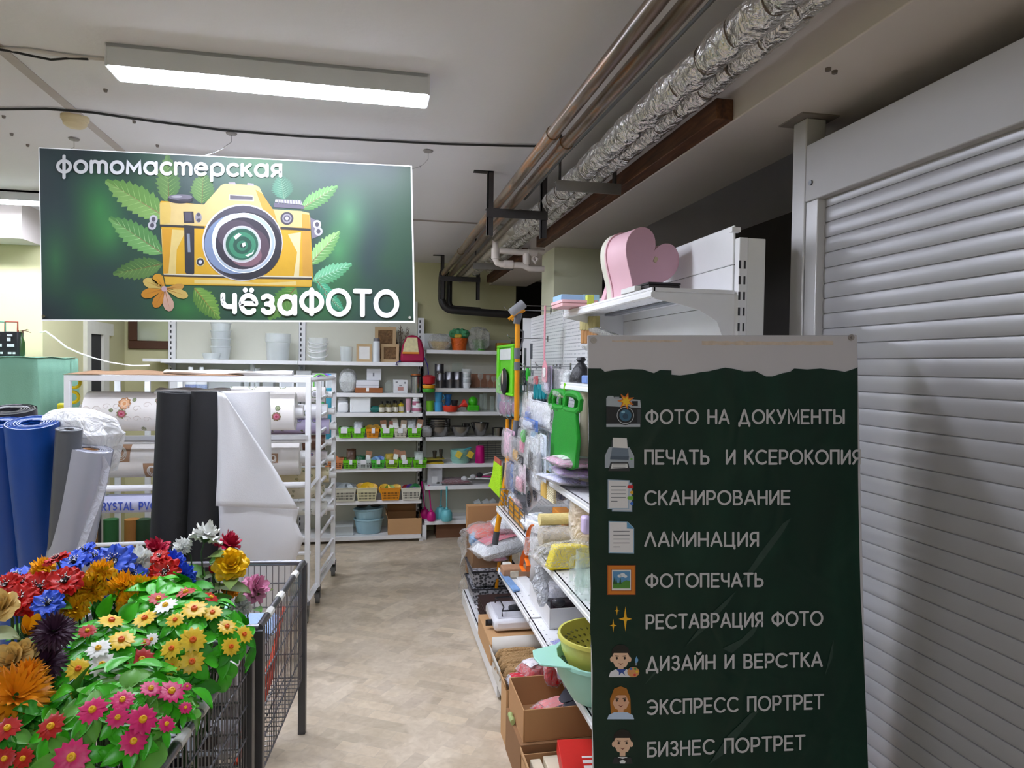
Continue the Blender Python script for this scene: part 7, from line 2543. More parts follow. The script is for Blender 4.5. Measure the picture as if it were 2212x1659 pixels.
def back_unit(label, x0, x1, div, levels, ztop, yf, base_z):
    t = thing('shelf_unit', label, 'shelving', ((x0 + x1) / 2, YBK, 0))
    xs = [x0] + div + [x1]
    for x in xs:
        zz = ztop - (.12 if x == x0 else .16)
        u_ = MB().box(x - .03, x + .03, YBK - .035, YBK - .005, 0, zz).build('upright', SHELF, t)
        b = MB()
        for k in range(46):
            z = .1 + k * .05
            if z < zz - .03:
                b.box(x - .016, x - .004, YBK - .0362, YBK - .0345, z, z + .028)
        b.build('slot_pattern', SLOT, u_, smooth=0)
    for a, c in zip(xs, xs[1:]):
        MB().box(a + .034, c - .034, YBK - .012, YBK - .004, base_z, ztop).build('back_panel', M('#dcdccc', .5, var=.02, name='back_panel_enamel'), t)
    for k, z in enumerate(levels):
        for a, c in zip(xs, xs[1:]):
            o = MB().box(a + .002, c - .002, yf, YBK - .015, z - .012, z).box(a + .002, c - .002, yf - .004, yf, z - .035, z).build('shelf', SHELF, t, bev=.002)
            for x in (a + .006, c - .009):
                MB().prism([(x, YBK - .02, z - .012), (x, yf + .02, z - .012), (x, yf + .02, z - .03), (x, YBK - .1, z - .06), (x, YBK - .02, z - .12)], (.003, 0, 0)).build('bracket', SHELF, o)
    for x in xs:
        MB().box(x - .02, x + .02, yf + .01, YBK, .0, base_z - .01).build('foot', SHELF, t)
    return t


LV = [1.664, 1.377, 1.197, .973, .690, .392, .062]
RV = [1.785, 1.428, 1.206, .968, .715, .508, .178]
back_unit('white metal shelving against the back wall behind the roll rack', -1.80, .455, [-.66], LV, 2.26, YF, .05)
back_unit('grey-white shelving to the right on the back wall, near the black pipes', .485, 1.39, [], RV, 1.90, 6.50, .15)
tag(MB().box(-1.95, -1.80, 6.50, 6.84, 1.64, 1.664).build('shelf_extension', SHELF), 'short white shelf end sticking out left of the back shelving', 'shelf')


def prd(px0, px1, py0, yy, z):
    """photo columns and top row at depth yy on a level z -> centre x, width, height"""
    x, w, zb, h = bb(px0, px1, py0, py0 + 1, yy)
    top = aty((px0 + px1) / 2, py0, yy).z
    return x, w, max(top - z, .01)


def lath(name, label, cat, px0, px1, py0, z, prof, mat, yy=6.56, group=None, n=24, extra=None, sy=1.0):
    """turned object: prof in units of (half width, height)"""
    x, w, h = prd(px0, px1, py0, yy, z)
    r = w / 2
    if extra is None:
        return tag(MB().lathe([(a * r, b_ * h) for a, b_ in prof], (x, yy, z + .001), n, sy=sy).build(name, mat), label, cat, group)
    t = thing(name, label, cat, (x, yy, z + .001), group)
    MB().lathe([(a * r, b_ * h) for a, b_ in prof], (x, yy, z + .001), n, sy=sy).build('body', mat, t)
    for en, ep, em in extra:
        MB().lathe([(a * r, b_ * h) for a, b_ in ep], (x, yy, z + .001), n, sy=sy).build(en, em, t)
    return t


def boxy(name, label, cat, px0, px1, py0, z, mat, yy=6.55, d=.15, bev=.004, extra=None, group=None, rz=0.0):
    x, w, h = prd(px0, px1, py0, yy, z)
    T = MX.Translation((x, yy, z + .001)) @ MX.Rotation(rz, 4, 'Z')
    if extra is None:
        return tag(MB(T).box(-w / 2, w / 2, 0, d, 0, h).build(name, mat, bev=bev), label, cat, group)
    t = thing(name, label, cat, (x, yy, z + .001), group)
    MB(T).box(-w / 2, w / 2, 0, d, 0, h).build('body', mat, t, bev=bev)
    for en, a, b_, c, e, em in extra:
        MB(T).box(-w / 2 + w * a, -w / 2 + w * b_, -.003, .001, h * c, h * e).build(en, em, t)
    return t


CUPP = [(.72, 0), (.76, .02), (1, .97), (1, 1), (.95, 1), (.7, .04)]
JAR = [(.9, 0), (1, .05), (1, .8), (.8, .88), (.8, 1)]
TUBW = FILM('#f6fafa', .68, .2, .0, name='frosted_plastic')
TUBW2 = M('#eef1f2', .3, var=.02, name='white_plastic')
# --- top shelf, left unit
for i in range(4):
    lath('plastic_bucket', 'clear plastic bucket, %s in the tall stack on the top back shelf' % ('lowest', 'second', 'third', 'topmost')[i], 'bucket', 455, 499, 748 - i * 17, LV[0] + i * .066, [(.78, 0), (.8, .01), (.97, .9), (1.03, .92), (1.03, 1), (.98, 1), (.78, .03)], TUBW, 6.62, 'stacked clear buckets')
lath('plastic_tub', 'low clear tub beside the bucket stack', 'tub', 436, 478, 763, LV[0], CUPP, TUBW, 6.55)
lath('plastic_bucket', 'single wide clear bucket on the top back shelf', 'bucket', 573, 628, 721, LV[0], [(.84, 0), (.86, .02), (.95, .66), (1.0, .68), (1.0, 1), (.96, 1), (.9, .7), (.83, .04)], TUBW, 6.62)
x, w, h = prd(666, 708, 730, 6.62, LV[0])
t = thing('bucket_stack', 'nested clear buckets with white handles right of the shelf divider', 'bucket', (x, 6.62, LV[0]))
MB().lathe([(.06, 0), (.065, .01), (w / 2, h)], (x, 6.62, LV[0] + .001), 24).build('bucket_wall', TUBW, t)
for i, f in enumerate((.30, .48, .58, .70, .88)):
    MB().tube([V((x - w / 2 * 1.03 * math.cos(PI * k / 14 + (0 if i else .5) * 0), 6.62 - w * .52 * math.sin(PI * k / 14), LV[0] + h * f - .035 * math.sin(PI * k / 14) + .02 * (k / 14) * (i % 2))) for k in range(15)], .0045, 6).build('handle', WHITE2, t)
lath('plastic_jug', 'clear tall tumbler on the top back shelf', 'jug', 734, 763, 749, LV[0], [(.8, 0), (.85, .02), (1, 1), (.93, 1), (.78, .05)], TUBW, 6.58)


def winbox(lb, px0, px1, py0, z, yy, fill, lip):
    x, w, h = prd(px0, px1, py0, yy, z)
    t = thing('kraft_box', lb, 'box', (x, yy, z))
    f = .16 * w
    K = M('#c2a57c', .7, var=.06, name='kraft_card')
    MB().box(x - w / 2, x + w / 2, yy + .008, yy + .11, z + .001, z + h).build('box_body', K, t, bev=.002)
    b = MB()
    b.box(x - w / 2, x + w / 2, yy, yy + .006, z + .001, z + f).box(x - w / 2, x + w / 2, yy, yy + .006, z + h - f, z + h).box(x - w / 2, x - w / 2 + f, yy, yy + .006, z + f, z + h - f).box(x + w / 2 - f, x + w / 2, yy, yy + .006, z + f, z + h - f)
    b.build('window_frame', K, t)
    MB().box(x - w / 2 + f, x + w / 2 - f, yy + .004, yy + .0078, z + f, z + h - f).build('window', fill, t)
    return t


STRAW = M('#7a5c3c', .8, var=.8, scale=45, bump=.8, bscale=60, name='shredded_paper')
winbox('empty kraft box with a clear window on the top back shelf', 770, 804, 743, LV[0], 6.52, M('#e6e4e0', .3), 0)
winbox('kraft window box filled with brown shreds, lower one', 823, 862, 743, LV[0], 6.52, STRAW, 0)
winbox('kraft window box filled with brown shreds, standing behind and higher', 810, 856, 706, LV[0] + .001, 6.66, STRAW, 0)
lath('thermos_bottle', 'white thermos bottle with a grey cap between the kraft boxes', 'bottle', 806, 821, 731, LV[0], [(1, 0), (1, .86), (.9, .87)], M('#e3e9ee', .3), 6.50, extra=[('cap', [(.92, .87), (.92, 1), (0, 1)], M('#77767c', .5))])
x, w, h = prd(840, 880, 705, 6.72, LV[0])
t = thing('dried_branches', 'dry twigs standing behind the kraft boxes', 'branches', (x, 6.7, LV[0]))
b = MB()
for i in range(12):
    a = rnd.uniform(-1, 1)
    q = [V((x + .02 * a, 6.72, LV[0] + .002)), V((x + .06 * a + .02, 6.71, LV[0] + h * .5)), V((x + .11 * a + .01, 6.70 + .02 * rnd.random(), LV[0] + h * rnd.uniform(.85, 1.1)))]
    b.tube(q, [.004, .003, .0015], 5)
    for k in range(5):
        p = q[1].lerp(q[2], k / 5)
        b.tube([p, p + V((rnd.uniform(-.025, .025), 0, .02))], .0022, 4)
b.build('twigs', M('#6b5a48', .8), t)
x, w, h = prd(866, 918, 724, 6.47, LV[0])
t = thing('backpack', 'small crimson child backpack with a plain yellow pocket panel on the top back shelf', 'backpack', (x, 6.52, LV[0]))
MG = M('#a81848', .7, var=.06, name='crimson_fabric')
pts = [(-.5, .0), (-.5, .2), (-.42, .62), (-.28, .92), (-.05, 1.0), (.18, .96), (.36, .80), (.46, .5), (.5, .15), (.47, 0)]
MB().prism([(x + a * w, 6.455, LV[0] + .003 + b_ * h) for a, b_ in pts], (0, .11, 0)).build('bag_body', MG, t, bev=.018)
MB().prism([(x + a * w, 6.449, LV[0] + .003 + b_ * h) for a, b_ in [(-.42, .34), (-.36, .66), (-.24, .90), (.17, .90), (.24, .34)]], (0, .008, 0)).build('printed_panel', M('#e3d9a8', .5, var=.25, scale=30), t)
MB().prism([(x + a * w, 6.446, LV[0] + .003 + b_ * h) for a, b_ in [(-.44, .30), (-.43, .37), (.25, .37), (.26, .30)]], (0, .006, 0)).build('panel_edge', M('#e08a1e', .5), t)
for q in ([(-.50, .06), (-.66, .0), (-.70, -.10), (-.62, -.10)], [(.47, .2), (.62, -.1), (.66, -.4), (.60, -.62)]):
    MB().tube([V((x + a * w, 6.452, LV[0] + b_ * h)) for a, b_ in q], .011, 6, flat=.4).build('strap', M('#3a2a90', .6), t)

# --- second level, left unit
lath('detergent_bottle', 'white round-shouldered bottle on the second back shelf, left one', 'bottle', 400, 424, 793, LV[1], [(.95, 0), (1, .05), (1, .55), (.85, .66), (.45, .72), (.45, 1), (0, 1)], TUBW2, 6.52, extra=[('label', [(1.005, .1), (1.005, .3)], M('#8f9cc4', .5, var=.6, scale=60))], sy=.6)
lath('detergent_bottle', 'white round-shouldered bottle on the second back shelf, right one', 'bottle', 423, 448, 793, LV[1], [(.95, 0), (1, .05), (1, .55), (.85, .66), (.35, .72), (.35, 1), (0, 1)], TUBW2, 6.52, extra=[('label', [(1.005, .1), (1.005, .3)], M('#a4b4d4', .5, var=.6, scale=60))], sy=.6)
boxy('plastic_container', 'long clear container on the second back shelf', 'container', 450, 520, 805, LV[1], TUBW, 6.55)
boxy('white_carton', 'white carton at the left end of the second back shelf', 'box', 366, 402, 800, LV[1], M('#dadada', .5), 6.55)
for i, (a, c, d) in enumerate(((526, 540, 799), (540, 551, 787), (550, 562, 796))):
    lath('plastic_cup', 'stack of clear cups on the second back shelf, %s of three' % ('left', 'tallest', 'right')[i], 'cups', a, c, d, LV[1], CUPP, TUBW, 6.56)
boxy('plastic_container', 'small clear container beside the cups', 'container', 567, 590, 805, LV[1], TUBW, 6.55)
for i, (a, c, d) in enumerate(((603, 635, 800), (639, 672, 801), (674, 700, 806), (703, 727, 806))):
    t = boxy('foam_tray', 'white food tray leaning upright on the second back shelf, %s of four' % ('first', 'second', 'third', 'fourth')[i], 'tray', a, c, d, LV[1], TUBW2, 6.60, .012, .006, extra=[('tray_well', .14, .86, .14, .82, M('#d3d8da', .4))], group='white food trays')
packet('stack of clear lids in plastic film on the second back shelf', (.5 * (aty(735, 830, 6.55).x + aty(768, 830, 6.55).x), 6.58, LV[1] + .005), (.155, .15, .21), '#d6dad8', seed=120)
boxy('white_box', 'white box lying on the brown tray, second back shelf', 'box', 769, 819, 822, LV[1] + .035, M('#e6e6ec', .4), 6.52, .14, extra=[('lid_edge', 0, 1, .40, .46, M('#b9b9c2', .5))])
boxy('photo_box', 'white box with a small mark standing on the stacked boxes', 'box', 792, 824, 797, LV[1] + .115, M('#d9dade', .4), 6.56, .05, extra=[('printed_mark', .42, .52, .35, .65, M('#6a6a72', .5))])
boxy('brown_tray', 'low brown tray under the white boxes', 'tray', 767, 827, 838, LV[1], M('#9a5a2c', .5), 6.50, .16, extra=[('white_tag', .40, .5, .3, 1, PAPER)])
lath('glass_teapot', 'small clear glass teapot on the second back shelf', 'teapot', 831, 848, 822, LV[1], [(.7, 0), (1, .3), (1, .7), (.5, .9), (.2, 1), (0, 1)], GLASS, 6.53)
t = boxy('teapot_box', 'white box with a teapot picture on the second back shelf', 'box', 850, 881, 821, LV[1], M('#e0e2e4', .4), 6.51, .12, extra=[('printed_teapot', .3, .7, .2, .48, M('#b98a84', .5)), ('printed_line', .15, .3, .78, .88, M('#8a8c90', .5)), ('printed_line', .75, .85, .72, .85, M('#8a8c90', .5)), ('printed_line', .4, .6, .55, .62, M('#8a8c90', .5))])
lath('storage_jar', 'tall steel jar with a black rim and copper lid at the shelf end', 'jar', 888, 909, 808, LV[1], [(1, 0), (1, .9), (0, .9)], M('#a9aaa8', .25, .9), 6.53, extra=[('lid', [(1.1, .9), (1.1, .95), (.98, .95), (.98, 1), (0, 1)], M('#b06a3a', .4, .4)), ('rim', [(1.12, .86), (1.14, .93)], BLACK)])
# stack of coloured sieve bowls hanging between the units
for i, (c, nm, z) in enumerate((('#b3242c', 'red', .075), ('#e29a1c', 'orange', .035), ('#3f9a2c', 'green', .0))):
    x = aty(926, 820, 6.46).x
    tag(MB().lathe([(.02 + .0 * i, .0), (.055, .01), (.06, .035 + (.04 if i == 0 else 0)), (.03 if i == 0 else .058, .04 + (.05 if i == 0 else 0))], (x, 6.43, 1.385 + z), 20, cap1=True).build('plastic_bowl', M(c, .4)), nm + ' plastic bowl in the small stack between the two back shelf units', 'bowl', 'coloured bowls')
# --- third level
lath('round_tub', 'white round tub at the left of the third back shelf', 'tub', 729, 752, 859, LV[2], JAR, TUBW2, 6.6)
boxy('soft_pack', 'white soft pack on the third back shelf', 'packet', 729, 752, 869, LV[2], M('#f0f1f2', .6), 6.5, .12, .02)
t = boxy('storage_bin', 'large white plastic bin on the third back shelf', 'bin', 756, 801, 857, LV[2], TUBW2, 6.5, .2, .01, extra=[('highlight_rib', .1, .13, .1, .5, M('#ffffff', .2)), ('highlight_rib', .86, .89, .1, .5, M('#ffffff', .2)), ('rim', -.03, 1.03, .93, 1.0, WHITE2)])
tag(pillow(MB(), (aty(810, 885, 6.55).x, 6.55, LV[2]), .09, .1, .06, seed=3).build('teal_bag', M('#1f6a60', .4, var=.3)), 'crumpled teal bag beside the white bin', 'bag')
OILB = M('#8a8050', .15, trans=.3, var=.1, name='oil_glass')
for i, (a, c, d) in enumerate(((819, 831, 867), (831, 842, 866), (836, 847, 867), (846, 858, 865), (852, 860, 866), (860, 873, 864))):
    lath('oil_bottle', 'small square bottle with a black cap on the third back shelf, %s from the left' % ('first', 'second', 'third', 'fourth', 'fifth', 'sixth')[i], 'bottle', a, c, d, LV[2], [(1, 0), (1, .5), (.9, .68), (.35, .74), (.35, .8)], M('#c9b428', .2, var=.1) if i == 5 else OILB, 6.5 + .04 * (i % 2), n=8,
         extra=[('cap', [(.5, .80), (.5, 1), (0, 1)], BLACK), ('label', [(1.03, .08), (1.03, .42), (.98, .52)], M('#d8d4c4', .6, var=.3, scale=80))], group='small oil bottles')
x, w, h = prd(876, 888, 861, 6.5, LV[2])
t = thing('cream_tube', 'pink and white cream tube standing on the third back shelf', 'tube', (x, 6.5, LV[2]))
MB().lathe([(.018, .016), (.022, .03), (.026, h)], (x, 6.5, LV[2]), 16, sy=.6, cap1=True).build('tube_body', M('#d9a9b8', .4, var=.1), t)
MB().lathe([(.016, .0), (.016, .018)], (x, 6.5, LV[2] + .001), 12, cap1=True).build('cap', WHITE2, t)
for i, (a, c, d, z) in enumerate(((892, 911, 871, 0), (891, 906, 855, .055), (889, 898, 873, 0))):
    lath('cosmetic_jar', 'white lidded jar at the end of the third back shelf, %s' % ('front one', 'top one', 'left one')[i], 'jar', a, c, d, LV[2] + z, [(.95, 0), (1, .1), (1, .62), (.8, .66)], TUBW2, 6.5 + .08 * (i == 2), extra=[('lid', [(.88, .68), (.88, 1), (0, 1)], WHITE2), ('label', [(1.02, .15), (1.02, .5)], M('#b9708a', .5, var=.5, scale=40))])


# --- baskets
def basket(name, lb, px0, px1, py0, py1, z, col, items, yy=6.44, seed=0, tagc='#e8e8ea', group=None, holes=True, short=''):
    x, w, h = prd(px0, px1, py0, yy, z)
    h = max(h, .03)
    d = .17
    rr = random.Random(seed)
    t = thing('plastic_basket', lb, 'basket', (x, yy + d / 2, z), group)
    mat = M(col, .35, var=.04)
    k = .84
    b = MB()
    th = .003
    cx, cy = x, yy + d / 2
    def quad(ax, ay, bx, by, f0, f1):
        S0, S1 = k + (1 - k) * f0, k + (1 - k) * f1
        return [(cx + ax * w / 2 * S0, cy + ay * d / 2 * S0, z + .001 + h * f0), (cx + bx * w / 2 * S0, cy + by * d / 2 * S0, z + .001 + h * f0), (cx + bx * w / 2 * S1, cy + by * d / 2 * S1, z + .001 + h * f1), (cx + ax * w / 2 * S1, cy + ay * d / 2 * S1, z + .001 + h * f1)]
    for ax, ay, bx, by in ((-1, -1, 1, -1), (1, -1, 1, 1), (1, 1, -1, 1), (-1, 1, -1, -1)):
        b.poly(quad(ax, ay, bx, by, 0, 1))
    b.poly([(cx - w / 2 * k, cy - d / 2 * k, z + .002), (cx + w / 2 * k, cy - d / 2 * k, z + .002), (cx + w / 2 * k, cy + d / 2 * k, z + .002), (cx - w / 2 * k, cy + d / 2 * k, z + .002)])
    b.build('basket_body', mat, t, solid=.003, smooth=0)
    q = [(cx - w / 2, cy - d / 2, z + h), (cx + w / 2, cy - d / 2, z + h), (cx + w / 2, cy + d / 2, z + h), (cx - w / 2, cy + d / 2, z + h)]
    MB().tube(q, .006, 6, closed=True).build('rim', mat, t)
    if holes:
        b = MB()
        n = max(6, int(w / .014))
        for row in (.14, .34, .54):
            S0, S1 = k + (1 - k) * row, k + (1 - k) * (row + .13)
            for i in range(n):
                u = -.82 + 1.64 * i / (n - 1)
                e = .5 / n
                b.add([(cx + (u - e) * w / 2 * S0, cy - d / 2 * S0 - .003, z + h * row), (cx + (u + e) * w / 2 * S0, cy - d / 2 * S0 - .003, z + h * row), (cx + (u + e) * w / 2 * S1, cy - d / 2 * S1 - .003, z + h * (row + .13)), (cx + (u - e) * w / 2 * S1, cy - d / 2 * S1 - .003, z + h * (row + .13))], [(0, 1, 2, 3)])
        b.build('slots', M('#%02x%02x%02x' % tuple(int(int(col[i:i + 2], 16) * .35) for i in (1, 3, 5)), .6), t, smooth=0)
    if tagc:
        MB().box(cx - .02 + .02 * rr.uniform(-1, 1), cx + .02, cy - d / 2 - .006, cy - d / 2 - .004, z + h * .5, z + h * 1.05).build('price_tag', M(tagc, .6), t)
    for i, (kind, c, hh) in enumerate(items):
        ux = cx + (i - (len(items) - 1) / 2) * w * .8 / max(1, len(items)) + rr.uniform(-.008, .008)
        uy = cy + rr.uniform(-.02, .02)
        nm = short
        if kind == 'bag':
            tag(pillow(MB(MX.Translation((ux, uy, z + h * .35)) @ MX.Rotation(rr.uniform(.7, 1.4), 4, 'X')), (0, hh * .5, -.02), w * .7, hh * 1.4, .05, seed=seed + i).build('small_packet', M(c, .25, var=.3, scale=50, bump=.3)), 'packet in the %s' % nm if len(items) == 1 else '%s packet in the %s' % (('first', 'second', 'third', 'fourth')[i], nm), 'packet')
        elif kind == 'card':
            T = MX.Translation((ux, uy, z + h * .3)) @ MX.Rotation(rr.uniform(-.25, .25), 4, 'Y') @ MX.Rotation(-.15, 4, 'X')
            tt = thing('tool_card', '%s card pack in the %s' % (('first', 'second', 'third', 'fourth')[i], nm), 'packet', T.translation)
            MB(T).box(-.028, .028, -.003, .003, 0, hh).build('card', M(c, .5, var=.3, scale=60), tt)
            MB(T).box(-.02, .02, -.0045, -.003, hh * .35, hh * .7).build('white_label', PAPER, tt)
        elif kind == 'disc':
            T = MX.Translation((ux, uy, z + h * .75)) @ MX.Rotation(rr.uniform(.7, 1.2), 4, 'X') @ MX.Rotation(rr.uniform(-.3, .3), 4, 'Y')
            tag(MB(T).lathe([(hh * .5, 0), (hh, .012), (hh, .018), (hh * .5, .006)], (0, 0, 0), 20, cap0=True).build('lid', M(c, .35)), '%s plastic lid in the %s' % (('first', 'second', 'third', 'fourth')[i], nm), 'lid')
    return t


G1, O1, W1 = '#6fd01c', '#e8941c', '#d9d6c4'
row1 = [(731, 760, G1, 'green basket with folded cloths, first from the left on the upper basket shelf', [('bag', '#c9d8c9', .06)]), (760, 789, G1, 'green basket with silver packs, second on the upper basket shelf', [('bag', '#c9ccd2', .11)]), (791, 819, O1, 'orange basket with gold packs, third on the upper basket shelf', [('disc', '#b08a2a', .05), ('disc', '#a07a24', .05)]),
        (822, 851, G1, 'green basket with brown card packs, fourth on the upper basket shelf', [('card', '#b07a5a', .13), ('card', '#a86a5a', .12)]), (852, 879, W1, 'cream basket with long packets, fifth on the upper basket shelf', [('card', '#d4ccc0', .15), ('card', '#bfa890', .13)]), (881, 910, G1, 'green basket with white cutlery packs, sixth on the upper basket shelf', [('bag', '#d4d8dc', .12), ('card', '#b98a6c', .14)])]
for i, (a, c, col, lb, it) in enumerate(row1):
    basket('b', lb, a, c, 926, 945, LV[3], col, it, seed=200 + i, short=('first', 'second', 'third', 'fourth', 'fifth', 'sixth', 'seventh')[i] + ' basket of the upper basket row')
row2 = [(700, 741, '#e0905a', 'salmon basket half hidden behind the rack post on the middle basket shelf', [('disc', '#c0784a', .05)]), (741, 771, G1, 'green basket with a brown tangle, second on the middle basket shelf', [('bag', '#5a4030', .12)]), (771, 801, '#c9d6d0', 'white-green basket with a dark green pack on the middle basket shelf', [('bag', '#1f5a3a', .07), ('card', '#a87a5a', .13)]), (802, 831, '#4fc840', 'green basket with blue discs on the middle basket shelf', [('disc', '#8fb8e0', .04), ('disc', '#5a7ac0', .045)]),
        (833, 860, '#8fd01c', 'green basket with gold foil and a kraft card on the middle basket shelf', [('bag', '#b89a3a', .08), ('card', '#a8785a', .14)]), (861, 890, G1, 'green basket with a kraft card on the middle basket shelf', [('card', '#a8785a', .13)]), (893, 922, G1, 'green basket with white bags at the end of the middle basket shelf', [('bag', '#d4dcd6', .12)])]
for i, (a, c, col, lb, it) in enumerate(row2):
    basket('b', lb, a, c, 994, 1012, LV[4], col, it, seed=230 + i, short=('first', 'second', 'third', 'fourth', 'fifth', 'sixth', 'seventh')[i] + ' basket of the middle basket row')
row3 = [(720, 769, '#cfcdba', 'cream basket of grey plates on the lowest basket shelf', [('disc', '#8f9698', .07), ('disc', '#9aa2a4', .07), ('disc', '#878e90', .065)], None), (770, 815, '#d9d2a8', 'cream basket of yellow lids on the lowest basket shelf', [('disc', '#e8b41c', .065), ('disc', '#efc424', .07), ('disc', '#e0a818', .06)], None), (822, 865, O1, 'orange basket of yellow lids on the lowest basket shelf', [('disc', '#e8b82a', .055), ('disc', '#7a9a2a', .05), ('disc', '#e8b82a', .05)], None), (867, 909, '#dcd9c8', 'cream basket of coloured lids at the end of the lowest basket shelf', [('disc', '#b8383a', .045), ('disc', '#5a3a90', .05), ('disc', '#1f6a3a', .055)], None)]
for i, (a, c, col, lb, it, tg) in enumerate(row3):
    basket('b', lb, a, c, 1055, 1080, LV[5], col, it, seed=260 + i, short=('first', 'second', 'third', 'fourth', 'fifth', 'sixth', 'seventh')[i] + ' basket of the lowest basket row', tagc=tg)
# --- bottom shelf
BAS = M('#9cc0cc', .35, var=.04, name='blue_grey_plastic')
for i, (a, c, d, zz, lb) in enumerate(((764, 829, 1130, 0, 'blue-grey wash basin on the bottom back shelf, lower of two'), (765, 831, 1104, .095, 'blue-grey wash basin stacked on the lower one'))):
    x, w, h = prd(a, c, d, 6.62, LV[6] + zz)
    t = thing('wash_basin', lb, 'basin', (x, 6.62, LV[6] + zz))
    MB(MX.Translation((x, 6.62, LV[6] + zz + .001)) @ MX.Rotation(.0 if i == 0 else -.06, 4, 'Y')).lathe([(w * .36, 0), (w * .40, .01), (w * .47, .12), (w * .5, .125), (w * .505, .138), (w * .49, .14), (w * .46, .13), (w * .385, .012)], (0, 0, 0), 36, sy=.8).build('basin_body', BAS, t)
for i, (a, c) in enumerate(((770, 794), (800, 822))):
    lath('dark_pot', 'dark round pot on the basins, %s' % ('left', 'right')[i], 'pot', a, c, 1097, LV[6] + .235, [(.8, 0), (1, .6), (1, 1), (0, 1)], M('#3a3c38', .4), 6.66)
boxy('plastic_container', 'low clear container on the bottom back shelf', 'container', 722, 763, 1138, LV[6], TUBW, 6.52, .25)
x0, x1 = aty(838, 1130, 6.50).x, aty(911, 1130, 6.50).x
t = carton('open brown carton at the right end of the bottom back shelf', x0, x1, 6.50, 6.83, LV[6], aty(870, 1120, 6.5).z, True, CARD2, flaps=(('b', 1.5, .10), ('l', 1.2, .05)))

# ================================================================== right unit goods
NETF = FILM('#f4f4f0', .7, .1, .8, 30, name='gift_film')
t = thing('gift_wrapped_bowl', 'yellow long bowl in clear film at the left of the top grey shelf', 'bowl', (aty(950, 740, 6.58).x, 6.58, RV[0]))
x, w, h = prd(928, 971, 733, 6.58, RV[0])
MB().lathe([(w * .28, 0), (w * .5, h * .8), (w * .46, h * .8), (w * .25, .012)], (x, 6.58, RV[0] + .001), 24, sy=.5).build('bowl', M('#d9b022', .35, var=.1), t)
pillow(MB(), (x, 6.58, RV[0] - .0), w * 1.15, .16, h * 1.5, seed=4).build('wrapper', NETF, t, smooth=40)
t = thing('gift_wrapped_basket', 'orange woven bowl with green top in clear film on the top grey shelf', 'gift basket', (aty(992, 740, 6.58).x, 6.58, RV[0]))
x, w, h = prd(972, 1012, 731, 6.58, RV[0])
MB().lathe([(w * .36, 0), (w * .46, h), (w * .42, h), (w * .3, .012)], (x, 6.58, RV[0] + .001), 24).build('bowl', M('#d8621c', .4, var=.3, scale=40, bump=.4), t)
x2, w2, h2 = prd(972, 1012, 711, 6.58, RV[0])
pillow(MB(), (x, 6.58, RV[0] + h), w, .16, h2 - h, seed=9, crinkle=.16).build('green_tissue', M('#4f9a6a', .45, var=.3, bump=.5), t, smooth=25)
pillow(MB(), (x - .02, 6.52, RV[0] + h), w * .4, .06, .04, seed=10).build('sweets', M('#d8b84a', .4, var=.5, scale=60), t)
t = thing('gift_wrapped_bowl', 'green bowl under a ballooning clear film on the top grey shelf', 'bowl', (aty(1034, 735, 6.6).x, 6.6, RV[0]))
x, w, h = prd(1018, 1056, 735, 6.6, RV[0])
MB().lathe([(w * .3, 0), (w * .5, h), (w * .46, h), (w * .26, .012)], (x, 6.6, RV[0] + .001), 24).build('bowl', M('#4f9a2f', .35, var=.1), t)
x, w, h = prd(1010, 1057, 708, 6.6, RV[0])
pillow(MB(), (x, 6.6, RV[0]), w, .18, h, seed=12, crinkle=.12).build('wrapper', NETF, t, smooth=30)
boxy('gold_pack', 'gold patterned pack at the far right of the top grey shelf', 'packet', 1074, 1104, 741, RV[0], M('#b98a2a', .4, var=.5, scale=50), 6.55, .1)
boxy('clear_box', 'low clear box standing behind the yellow bowl', 'box', 917, 972, 721, RV[0], MILKY, 6.72, .08)
POTS = M('#7d7d82', .3, .9, var=.1, name='dark_steel')
for i, (a, c, d, z) in enumerate(((940, 962, 806, 0), (961, 984, 803, 0), (979, 1001, 803, 0), (939, 959, 786, .092))):
    t = lath('metal_mug', 'dark steel mug on the second grey shelf, %s' % ('first from the left', 'second', 'third', 'standing on the first')[i], 'mug', a, c, d, RV[1] + z, [(1, 0), (1, .47), (1.04, .5), (1, .53), (1, 1), (.94, 1), (.94, .05)], POTS, 6.56, extra=[('rim', [(1.03, .97), (1.05, 1), (.95, 1.0)], STEEL)], group='dark steel mugs')
x, w, h = prd(997, 1018, 797, 6.56, RV[1])
t = thing('cup_stack', 'stack of clear plastic cups on the second grey shelf', 'cups', (x, 6.56, RV[1]))
for k in range(9):
    MB().lathe([(w * .36, h * k / 11), (w * .5, h * (k + 3) / 11), (w * .47, h * (k + 3) / 11)], (x, 6.56, RV[1] + .001), 18).build('cup', TUBW2 if k % 3 == 0 else TUBW, t)
boxy('glass_carton', 'brown picture carton behind the drinking glasses', 'box', 1019, 1086, 808, RV[1], M('#9a6a50', .5, var=.5, scale=22), 6.68, .12)
boxy('clear_board', 'clear glass board leaning at the back of the second grey shelf', 'board', 976, 1000, 785, RV[1], GLASS, 6.76, .006)
for i, (a, c, d) in enumerate(((1032, 1044, 806), (1061, 1072, 813), (1050, 1058, 810))):
    lath('wine_glass', 'stemmed clear glass on the second grey shelf, %s' % ('left', 'right', 'middle')[i], 'glass', a, c, d, RV[1], [(.8, 0), (.7, .04), (.12, .08), (.12, .5), (.8, .62), (1, .8), (.9, 1), (.85, 1), (.9, .8), (.7, .65)], GLASS, 6.54, extra=[], group='stemmed glasses', n=18)
lath('plastic_tumbler', 'lime green tumbler on the third grey shelf', 'cup', 920, 938, 866, RV[2], [(.8, 0), (1, .97), (1, 1), (.93, 1), (.75, .05)], M('#6fae2c', .35), 6.54)
